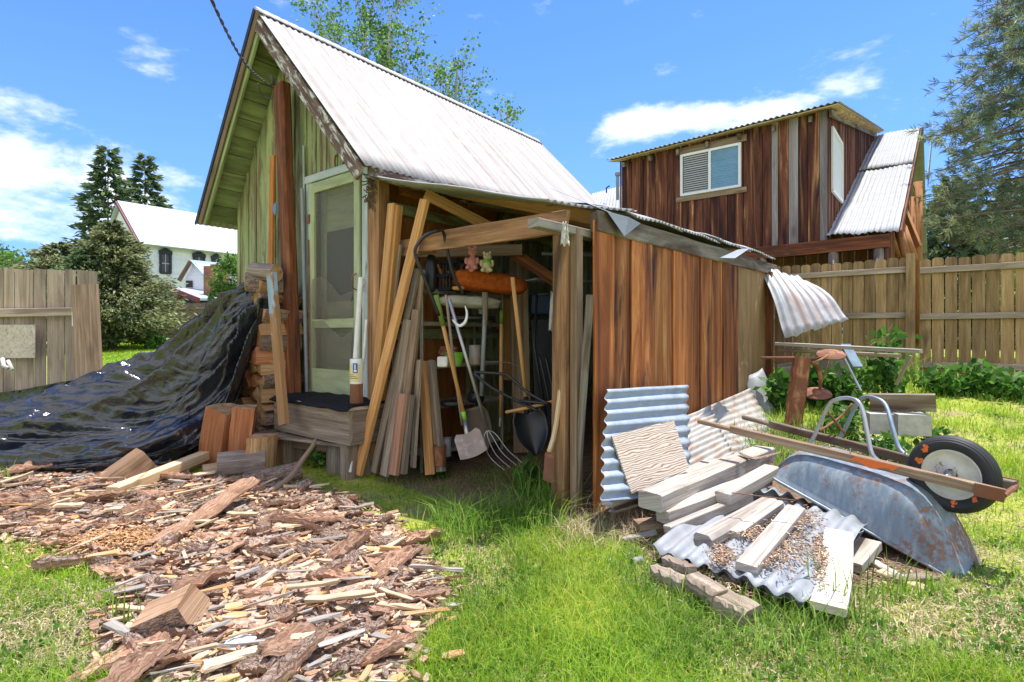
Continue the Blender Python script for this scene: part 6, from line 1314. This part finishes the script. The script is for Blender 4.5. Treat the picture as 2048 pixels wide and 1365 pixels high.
# dark conifers and far trees behind the right fence
spruce('spruce_tree', gb(1905, 19), 5.9, 1.9, 'dark dense conifer behind the fence right of the cabin', 'needle', n=120, sz=.26, per=170, crown0=.03)
spruce('spruce_tree', gb(2030, 24), 7.2, 2.6, 'olive conifer at the right edge behind the big pine', 'needle2', n=120, sz=.30, per=130, crown0=.03)
spruce('spruce_tree', gb(1960, 30), 7.0, 2.4, 'far dark conifer between the two right conifers', 'needle', n=90, sz=.34, per=110, crown0=.03)
bushy('round_tree', gb(1760, 26), 4, [(0, 0, 2.3, 2.4, 2, 1.6)], 'leafy green bush behind the fence post under the cabin gable', 'leafy', 5000, .2)
bushy('hedge_tree', gb(1560, 34), 4, [(-3, 0, 2, 4, 2, 1.6), (3, 0, 2, 4, 2, 1.7)], 'low leafy hedge far behind the cedar fence', 'leafy', 7000, .3)
bushy('hedge_tree', gb(2150, 17), 4, [(0, 0, 1.6, 3, 1.5, 1.6)], 'leafy hedge behind the right end of the cedar fence', 'leafy', 8000, .2)
def pine():
    b = gb(2165, 12.5); t = thing('pine_tree', b, 'big blue green pine with long bare branches reaching in from the right edge', 'tree'); m = MB(); tube(m, [b, b+ZV*6, b+V((.2, 0, 13))], [.28, .22, .08], 10)
    sil = [(0, 1995), (60, 1935), (110, 1945), (170, 1895), (225, 1945), (255, 1858), (300, 1850), (350, 1862), (420, 1850), (480, 1880), (520, 1930)]
    tuf = []; td = []
    for i in range(92):
        py = -150+680*((i*.618) % 1.0); x_end = np.interp(py, [s[0] for s in sil], [s[1] for s in sil])+abs(random.gauss(0, 45))+(10 if py > 0 else 60)
        Y1 = rnd(9.6, 14.5); p0 = b+ZV*max(1.5, (CZ-(py-40-HZ)/FOC*12.5-b.z+rnd(-.3, .6))); p1 = P(x_end, py, Y1)
        mid = p0.lerp(p1, .5)+ZV*rnd(.0, .35); pts = [p0, mid, p1]; tube(m, pts, [.035, .022, .008], 5, smoothpath=4)
        n_ = int((p1-p0).length*8)
        for j in range(n_):
            f = 1-(rnd(0, 1)**1.35)*.8; q = (p0.lerp(mid, f*2) if f < .5 else mid.lerp(p1, f*2-1)); off = V((random.gauss(0, .26), random.gauss(0, .26), random.gauss(0, .17)))*(.35+.75*(1-abs(f-.7))); e = q+off
            if rnd() < .5: tube(m, [q, e], [.008, .004], 3, cap=False)
            tuf.append(tuple(e)); dd = (p1-p0).normalized()+off.normalized()*.8+ZV*.25; td.append(tuple(dd))
    m.build('trunk', M['twig'], t); T_ = np.array(tuf); D_ = unit(np.array(td)); k = 24; P_ = np.repeat(T_, k, 0)+np.repeat(D_, k, 0)*rng.uniform(-.07, .05, (len(T_)*k, 1)); ti = np.clip(np.repeat(rng.uniform(0, 1, len(T_)), k)+rng.normal(size=len(P_))*.12, 0, 1)
    leaves('crown', P_, .15, .045, M['pine'], t, dirs=np.repeat(D_, k, 0), spread=.85, tint=ti)
pine()
def aspen(name, px, Y, top, label, limbs, nl, leafn, sz=.10):
    b = gb(px, Y); t = thing(name, b, label, 'tree'); m = MB(); zt = CZ+(HZ-top)/FOC*Y; tube(m, [b, b+ZV*(zt-b.z)*.6, P(px+10, top, Y)], [.16, .10, .02], 8); tips = []
    for (x, y, x2, y2) in limbs:
        p0 = P(x, y, Y+rnd(-.3, .3)); p1 = P(x2, y2, Y+rnd(-1.2, 1.2)); md = p0.lerp(p1, .5)+V((rnd(-.15, .15), 0, rnd(-.1, .2))); tube(m, [p0, md, p1], [.035, .02, .006], 6, smoothpath=3)
        for k in range(nl):
            f = rnd(.15, 1); q = p0.lerp(md, f*2) if f < .5 else md.lerp(p1, f*2-1); e = q+V((random.gauss(0, .38), random.gauss(0, .38), rnd(.05, .6))); e2 = e+V((random.gauss(0, .16), random.gauss(0, .1), rnd(-.05, .25))); tube(m, [q, e, e2], [.009, .006, .003], 3, cap=False); tips += [e, e2, q.lerp(e, .6)]
    m.build('trunk', M['whitebark'], t); tips = np.array([tuple(x) for x in tips])
    # some parts of the crown are bare: leaves only on chosen clusters
    sel = rng.choice(len(tips), leafn//12, p=None); P_ = clumps(tips[sel], 12, (.12, .12, .11)); leaves('crown', P_, sz, .34, M['leafy'], t)
aspen('aspen_tree', 770, 15, 20, 'tall leafy aspen with pale bare twigs rising behind the shed roof', [(770, 330, 650, 0), (770, 300, 700, -60), (775, 300, 740, -40), (775, 280, 800, -30), (775, 320, 815, 60), (760, 340, 720, 90), (770, 320, 830, 130), (770, 300, 770, 60), (700, 150, 625, 5)], 26, 6500)
aspen('aspen_tree', 905, 15.5, 120, 'smaller half bare tree with thin twigs right of the tall aspen', [(905, 330, 880, 130), (905, 330, 925, 120), (905, 320, 945, 170), (905, 320, 900, 150)], 22, 1500)
aspen('aspen_tree', 1005, 16, 220, 'lowest tip of a leafy tree showing just above the roof end', [(1005, 400, 985, 225), (1005, 400, 1020, 235), (1005, 380, 1000, 215)], 10, 900)
# ---- weeds near the fence and machine
def weed(px, Yz, h, r, n, label, mat='weed', sz=.12, name='weed_plant', wd=.28):
    b = gb(px, Yz) if not isinstance(Yz, tuple) else V(Yz); t = thing(name, b, label, 'plant'); m = MB()
    st = [];
    for i in range(max(3, n//60)):
        a = rnd(0, 6.3); rr = rnd(0, r*.6); top = b+V((math.cos(a)*rr, math.sin(a)*rr, h*rnd(.6, 1))); m_ = b.lerp(top, .5)+V((rnd(-.03, .03), 0, 0)); tube(m, [b+V((math.cos(a)*rr*.3, math.sin(a)*rr*.3, -.02)), m_, top], [.006, .005, .002], 5)
        for k in range(38): f = rnd(.1, 1); st.append(tuple(b.lerp(top, f)+V((random.gauss(0, r*.25), random.gauss(0, r*.25), random.gauss(0, .03)))))
    m.build('stem', M['tallgrass'], t); leaves('foliage', np.array(st), sz, wd, M[mat], t)
for i, (px, Y, h, r, n, lab) in enumerate([(1640, 6.4, .5, .3, 400, 'broad leaved weed right of the rusty machine'), (1700, 6.2, .45, .3, 420, 'leafy weed under the long plank'), (1770, 6.3, .95, .35, 520, 'tallest weed rising through the long plank beside the fence post'), (1800, 5.9, .35, .3, 300, 'low weed below the slanting trestle leg'),
   (1690, 5.2, .4, .28, 380, 'pale leaved weed between the barrow legs and the rusty column'), (1760, 4.75, .25, .2, 300, 'weed before the lower concrete block'), (1800, 4.5, .22, .2, 260, 'low leafy weed right behind the barrow handles'), (1865, 4.8, .25, .18, 220, 'grey green weed right of the concrete blocks'),
   (1560, 6.2, .5, .22, 300, 'dark weed behind the curled metal sheet'), (1880, 7.0, .35, .4, 420, 'dark leafy weed at the fence foot just right of the post'), (1950, 6.9, .42, .4, 460, 'largest dark weed clump at the fence foot'), (2020, 6.8, .35, .4, 420, 'dark weed clump at the fence foot near the right edge'), (1720, 7.3, .4, .3, 300, 'weed at the fence foot left of the tall post')]):
    weed(px, Y, h, r, n, lab, sz=.12 if Y > 6 else .085)
weed(880, (Gd(880, 948, .02).x, Gd(880, 948, .02).y, .0), .13, .09, 180, 'small clover like weed at the foot of the yellow faced post', sz=.045)
weed(640, (Gd(645, 935, .0).x, Gd(645, 935, .0).y, .0), .16, .2, 260, 'low weed clump growing in front of the step supports', sz=.06)
weed(1060, (Gd(1052, 990, .0).x, Gd(1052, 990, .0).y, .0), .22, .07, 120, 'broad leaf weed in the tall grass left of the front post', sz=.09, wd=.4)
# ---------------------------------------------------------------- bark pieces
ctr_chip = None
def chip_points(n, margin=0):
    out = []
    while len(out) < n:
        x = random.uniform(-4.3, 0.3); y = random.uniform(1.75, 5.2)
        if bool(chipmask(np.array([x]), np.array([y]))[0]):
            if ts((x, y))[1] < -.12: out.append((x, y))
    return out
def bark_proto(L, w, kind):
    m = MB(); sd = rnd(0, 99); cv = rnd(.2, .9)*(1 if rnd() < .75 else -1)
    def fn(u, v):
        e = mn.noise(V((u*5, sd, v*1.2)))*.18; uu = (u-.5)*L*(1+.22*mn.noise(V((sd, v*4, 1)))); ww = w*(1-.55*abs(2*u-1)**2.2)*(1+e*1.2); vv = (v-.5)*ww
        z = -cv*vv*vv/w*1.3+.012*mn.noise(V((u*7, v*5, sd)))+.012*mn.noise(V((u*16, v*20, sd)))+.006*mn.noise(V((u*40, v*44, sd)))+.02*mn.noise(V((u*1.5, sd, 3)))
        return V((uu, vv+.02*mn.noise(V((u*2, 7, sd))), z))
    grid(m, fn, 20, 12, L, w, rnd()); th = rnd(.010, .022)
    vs = list(m.v); n1 = len(vs)
    low = [(x*.96, y*.94, z-th*(1+.5*mn.noise(V((x*30, y*30, sd))))) for x, y, z in vs]; o = len(m.v); m.v += low; m.t += [rnd()]*n1; nf = len(m.f); k = 0
    for f in list(m.f[:nf]): m.f.append([o+q for q in f][::-1]); us = m.uv[k:k+4]; k += 4; m.uv += us[::-1]; m.m.append(1)
    nu, nv = 20, 12; edge = [i for i in range(nu+1)]+[(j)*(nu+1)+nu for j in range(1, nv+1)]+[nv*(nu+1)+i for i in range(nu-1, -1, -1)]+[j*(nu+1) for j in range(nv-1, 0, -1)]
    for i in range(len(edge)): a, b = edge[i], edge[(i+1) % len(edge)]; m.f.append([b, a, o+a, o+b]); m.uv += [(i*.02, 0), (i*.02+.02, 0), (i*.02+.02, .02), (i*.02, .02)][::1]; m.m.append(1)
    mats = [M['bark'], M['barkin']] if kind == 0 else [M['barkin'], M['barkin']] if kind == 1 else [M['bark'], M['chip']]
    o_ = m.build('bark_piece', mats, None, smooth=False, org=(0, 0, 0)); return o_
def splinter_proto(L, w, mat):
    m = MB(); plank(m, V((-L/2, 0, .0)), V((L/2, 0, .006)), w, w*rnd(.22, .45), None, seg=4, w1=w*rnd(.35, .9), rough=.0025, jag=.01, ch=.002); return m.build('wood_splinter', M[mat], None, org=(0, 0, 0))
def scatter(protos, spots, label, cat, group, zoff, tilt, sc, flipp=.3):
    used = set()
    for i, (x, y) in enumerate(spots):
        k = random.randrange(len(protos)); p = protos[k]
        if k in used: o = p.copy(); C.collection.objects.link(o)
        else: o = p; used.add(k)
        a = random.gauss(.42, .55)+(math.pi if rnd() < .5 else 0); s = rnd(*sc)
        o.location = (x, y, gzf(x, y)+zoff*rnd(.5, 1.6)); flip = math.pi if rnd() < flipp else 0
        o.rotation_euler = (random.gauss(0, tilt)+flip, random.gauss(0, tilt), a); o.scale = (s, s*rnd(.8, 1.2), s*rnd(.9, 1.3)); tag(o, label, cat, group)
    for k, p in enumerate(protos):
        if k not in used: bpy.data.objects.remove(p)
pb = [bark_proto(rnd(.16, .38), rnd(.065, .135), 0 if i < 12 else 1) for i in range(20)]
scatter(pb[:12], chip_points(200), 'rough grey plated piece of pine bark lying in the bark litter', 'bark', 'grey plated bark pieces before the shed', .035, .16, (.6, 1.25), flipp=.0)
scatter(pb[12:], chip_points(95), 'reddish fibrous piece of bark lying in the bark litter', 'bark', 'reddish fibrous bark pieces before the shed', .035, .16, (.6, 1.25), flipp=.4)
ps = [splinter_proto(rnd(.09, .24), rnd(.014, .04), random.choice(['chip', 'chip', 'split', 'bleach'])) for _ in range(12)]
scatter(ps, chip_points(230), 'pale splinter of split wood lying in the bark litter', 'splinter', 'wood splinters strewn before the shed', .05, .12, (.6, 1.25))
def litter():
    m = MB(); pts = chip_points(7000)
    for (x, y) in pts:
        x += random.gauss(0, .06); y += random.gauss(0, .06); z = gzf(x, y)+rnd(.0, .045); a = random.gauss(.4, .9); d = V((math.cos(a), math.sin(a), random.gauss(0, .15)))*rnd(.02, .09); big = rnd() < .4
        c = V((x, y, z)); w = rnd(.006, .03); s = V((-d.y, d.x, random.gauss(0, .03))).normalized(); e = .35+rnd(0, .5)
        q = [c-d/2-s*w/2*e, c-d*.1-s*w*.6, c+d/2-s*w/2*e, c+d*.45+s*w/2, c-d*.2+s*w*.55, c-d/2+s*w/2*e]; up = ZV*rnd(.004, .010); k = len(q); vs = q+[p+up for p in q]; u0 = rnd(0, 30)
        fs = [[k+i for i in range(k)]]+[[i, (i+1) % k, k+(i+1) % k, k+i] for i in range(k)]; us = [[(u0+(vs[j]-c).dot(d.normalized()), (vs[j]-c).dot(s)) for j in f] for f in fs]; m.add(vs, fs, us, rnd(), random.choice([0, 0, 1, 1, 2, 3]))
    tag(m.build('bark_litter', [M['bark'], M['barkin'], M['chip'], M['split']], None), 'fine bark crumbs and wood chips covering the ground', 'wood chips', kind='stuff')
litter()
def sawdust():
    m = MB()
    for _ in range(1500):
        r_ = abs(random.gauss(0, .16)); a = rnd(0, 6.3); c0 = Gd(235, 1085, .05); c = c0+V((math.cos(a)*r_*1.6, math.sin(a)*r_, rnd(0, .05)*max(0, 1-r_*3))); d = V((rnd(-1, 1), rnd(-1, 1), rnd(-.3, .3))).normalized()*rnd(.008, .03); plank(m, c-d/2, c+d/2, rnd(.004, .012), .003, None, seg=1, ch=.0005)
    tag(m.build('sawdust', M['split'], None), 'heap of orange sawdust and shavings among the bark', 'sawdust', kind='stuff')
sawdust()
# ---------------------------------------------------------------- grass
def blades(name, x, y, h, w, lean, mat, label, tint=None, zb=None):
    n = len(x); z = gz(x, y)+(.0 if zb is None else zb); z = z-.005; a = rng.uniform(0, 2*np.pi, n); s = np.stack([np.cos(a), np.sin(a), np.zeros(n)], 1); b = a+np.pi/2+rng.normal(size=n)*.6; d = np.stack([np.cos(b), np.sin(b), np.zeros(n)], 1)
    B_ = np.stack([x, y, z], 1); h = h[:, None]; w = w[:, None]; l = (lean*rng.uniform(.1, 1.5, n))[:, None]; U = np.array([0, 0, 1.])
    p1 = B_+U*h*.55+d*l*h*.25; p2 = B_+U*h*(1-.25*l)+d*l*h*.85
    v = np.stack([B_-s*w/2, B_+s*w/2, p1+s*w*.42, p1-s*w*.42, p2], 1)
    return tag(quadmesh(name, v, 5, [(0, 1, 2, 3), (3, 2, 4)], M[mat], rng.uniform(0, 1, n) if tint is None else tint), label, 'grass', kind='stuff')
PILE = [(1180, 1010), (1330, 870), (1600, 860), (1800, 960), (1905, 1150), (1850, 1170), (1700, 1190), (1640, 1200), (1500, 1215), (1290, 1120), (1200, 1020)]
def allowed(x, y, loose=0.0):
    t, s = tsn(x, y); bad = inshed(x, y) | ((s > -.95) & (s < 0) & (t > .35) & (t < 4.8)) | chipmask(x, y)
    px = 1024+FOC*x/y; py = HZ+FOC*(CZ-gz(x, y))/y; bad |= inpoly(px, py, PILE); bad |= (px < 470) & (y > 4.4) & (y < 6.0) & (py > 740)
    return ~bad
def sample(n, y0, y1, pw, xm=None):
    """positions with density falling with distance"""
    u = rng.uniform(0, 1, n); y = (y0**(1-pw)+(y1**(1-pw)-y0**(1-pw))*u)**(1/(1-pw)); px = rng.uniform(-40, 2090, n); x = (px-1024)/FOC*y; return x, y
x, y = sample(330000, 1.75, 13, 1.9); k = allowed(x, y); x, y = x[k], y[k]
def pat(x, y, s, o=0): return np.array([mn.noise(V((a*s, b*s, o))) for a, b in zip(x, y)])
den = pat(x, y, 1.6, 4); k = rng.uniform(0, 1, len(x)) < np.clip(.50+den*1.5, .10, 1); x, y, den = x[k], y[k], den[k]
moss = ((x > 1.2) & (y < 4)) | (x < -1.5); lush = sst(3.6, 5.2, y)*(x > 1)-.42*moss; t_, s_ = tsn(x, y)
h = (.030+.022*rng.uniform(0, 1, len(x))+.025*np.clip(den, 0, 1))*(1+.5*lush)+.012*rng.uniform(0, 1, len(x))**4*6; w = .0030+.0011*np.maximum(0, y-2)
blades('lawn_grass', x, y, h, w, .9, 'grass', 'short green lawn grass covering the yard', tint=np.clip(.45+den*.6+rng.normal(size=len(x))*.22, 0, 1))
# far left lawn
u = rng.uniform(0, 1, 60000); y = 8*(30/8)**u; px = rng.uniform(150, 520, len(y)); x = (px-1024)/FOC*y
blades('distant_lawn', x, y, .06+.05*rng.uniform(0, 1, len(x)), .006+.0012*y, .8, 'grass', 'sunlit lawn beyond the tarp in front of the far fence')
# dead straw among the grass
x, y = sample(60000, 1.75, 8, 1.8); k = allowed(x, y); x, y = x[k], y[k]; blades('dry_thatch', x, y, rng.uniform(.015, .055, len(x)), np.full(len(x), .0038)+.0006*y, 2.6, 'straw', 'dry straw thatch mixed into the lawn')
# low clover and plantain patches
cx, cy = sample(420, 1.8, 6, 1.6); kk = allowed(cx, cy); cx, cy = cx[kk], cy[kk]; nn_ = 34; lx = np.repeat(cx, nn_)+rng.normal(size=len(cx)*nn_)*.045; ly = np.repeat(cy, nn_)+rng.normal(size=len(cx)*nn_)*.045; kk = allowed(lx, ly); lx, ly = lx[kk], ly[kk]
C3 = np.stack([lx, ly, gz(lx, ly)+rng.uniform(.005, .03, len(lx))], 1); tag(leaves('clover_patch', C3, .024, .38, M['leafy'], dirs=np.tile(np.array([0, 0, .35]), (len(lx), 1)), spread=1.0), 'small broad leaves of clover and plantain mixed into the lawn', 'clover', kind='stuff')
# tall tufts
def tuft(px, py, r, n, h0, h1, name, label, mat='tallgrass', z=0.0, w=.006, lean=.9):
    xs, ys, hs = [], [], []
    for (a, b) in zip(px, py):
        g = Gd(a, b, 0); 
        if z: g = Gd(a, b, z)
        nn = n; xs.append(g.x+rng.normal(size=nn)*r); ys.append(g.y+rng.normal(size=nn)*r); hs.append(rng.uniform(h0, h1, nn)*rng.uniform(.6, 1.15))
    x = np.concatenate(xs); y = np.concatenate(ys); h = np.concatenate(hs); return blades(name, x, y, h, np.full(len(x), w)*rng.uniform(.6, 1.2, len(x)), lean, mat, label)
q = [(rnd(835, 1130), 0) for _ in range(46)]; px = np.array([a for a, _ in q]); py = 1075-.13*(px-835)+rng.normal(size=len(px))*16
tuft(px, py, .05, 26, .09, .28, 'tall_grass', 'tall grass blades along the edge of the shade before the lean-to', w=.006, lean=1.0)
tuft(rng.uniform(1020, 1135, 16), rng.uniform(975, 1030, 16), .05, 20, .18, .45, 'tall_grass', 'tallest grass clump leaning at the front post of the lean-to', w=.007, lean=1.2)
tuft(rng.uniform(1130, 1330, 34), rng.uniform(1040, 1110, 34), .07, 26, .06, .2, 'dry_grass', 'dry straw coloured grass beside the front post and beams', 'straw', w=.0035, lean=1.6)
tuft(rng.uniform(1160, 1420, 26), rng.uniform(1090, 1250, 26), .09, 30, .03, .08, 'dry_grass', 'pale flattened dead grass around the half buried plank', 'straw', w=.0035, lean=2.4)
tuft(rng.uniform(1300, 1760, 70), rng.uniform(1215, 1330, 70), .07, 15, .07, .17, 'tall_grass', 'lush grass in front of the crumbling blocks', w=.0055)
tuft(np.array([1660, 1690, 1735, 1790, 1850, 1700, 1640]), np.array([1215, 1235, 1200, 1190, 1195, 1260, 1290]), .05, 9, .18, .36, 'tall_grass', 'tallest single grass stalks in front of the overturned barrow', w=.008, lean=.5)
tuft(rng.uniform(880, 1420, 130), rng.uniform(1080, 1350, 130), .06, 18, .05, .15, 'tall_grass', 'slightly taller grass tufts in the middle foreground', w=.0055)
tuft(rng.uniform(1500, 1700, 34), rng.uniform(835, 880, 34), .09, 18, .12, .38, 'tall_grass', 'wild grass growing round the rusty machine', z=.33, w=.008)
tuft(rng.uniform(1560, 1850, 30), rng.uniform(745, 775, 30), .15, 26, .25, .75, 'tall_grass', 'tall seeding grass along the cedar fence behind the long plank', z=.5, w=.010, lean=.7)
tuft(rng.uniform(1850, 2060, 30), rng.uniform(770, 785, 30), .2, 24, .08, .22, 'tall_grass', 'grass fringe in the shade under the right cedar fence', z=.47, w=.010)
tuft(np.array([18, 30, 10, 230, 265]), np.array([965, 975, 955, 1240, 1262]), .02, 9, .10, .26, 'tall_grass', 'single grass sprouts before the tarp and in the bark litter', w=.008, lean=.6)
tuft(rng.uniform(620, 1080, 110), rng.uniform(945, 1045, 110), .10, 50, .02, .06, 'shade_grass', 'short sparse grass growing in the shade before the leaning boards', w=.004, lean=.9)
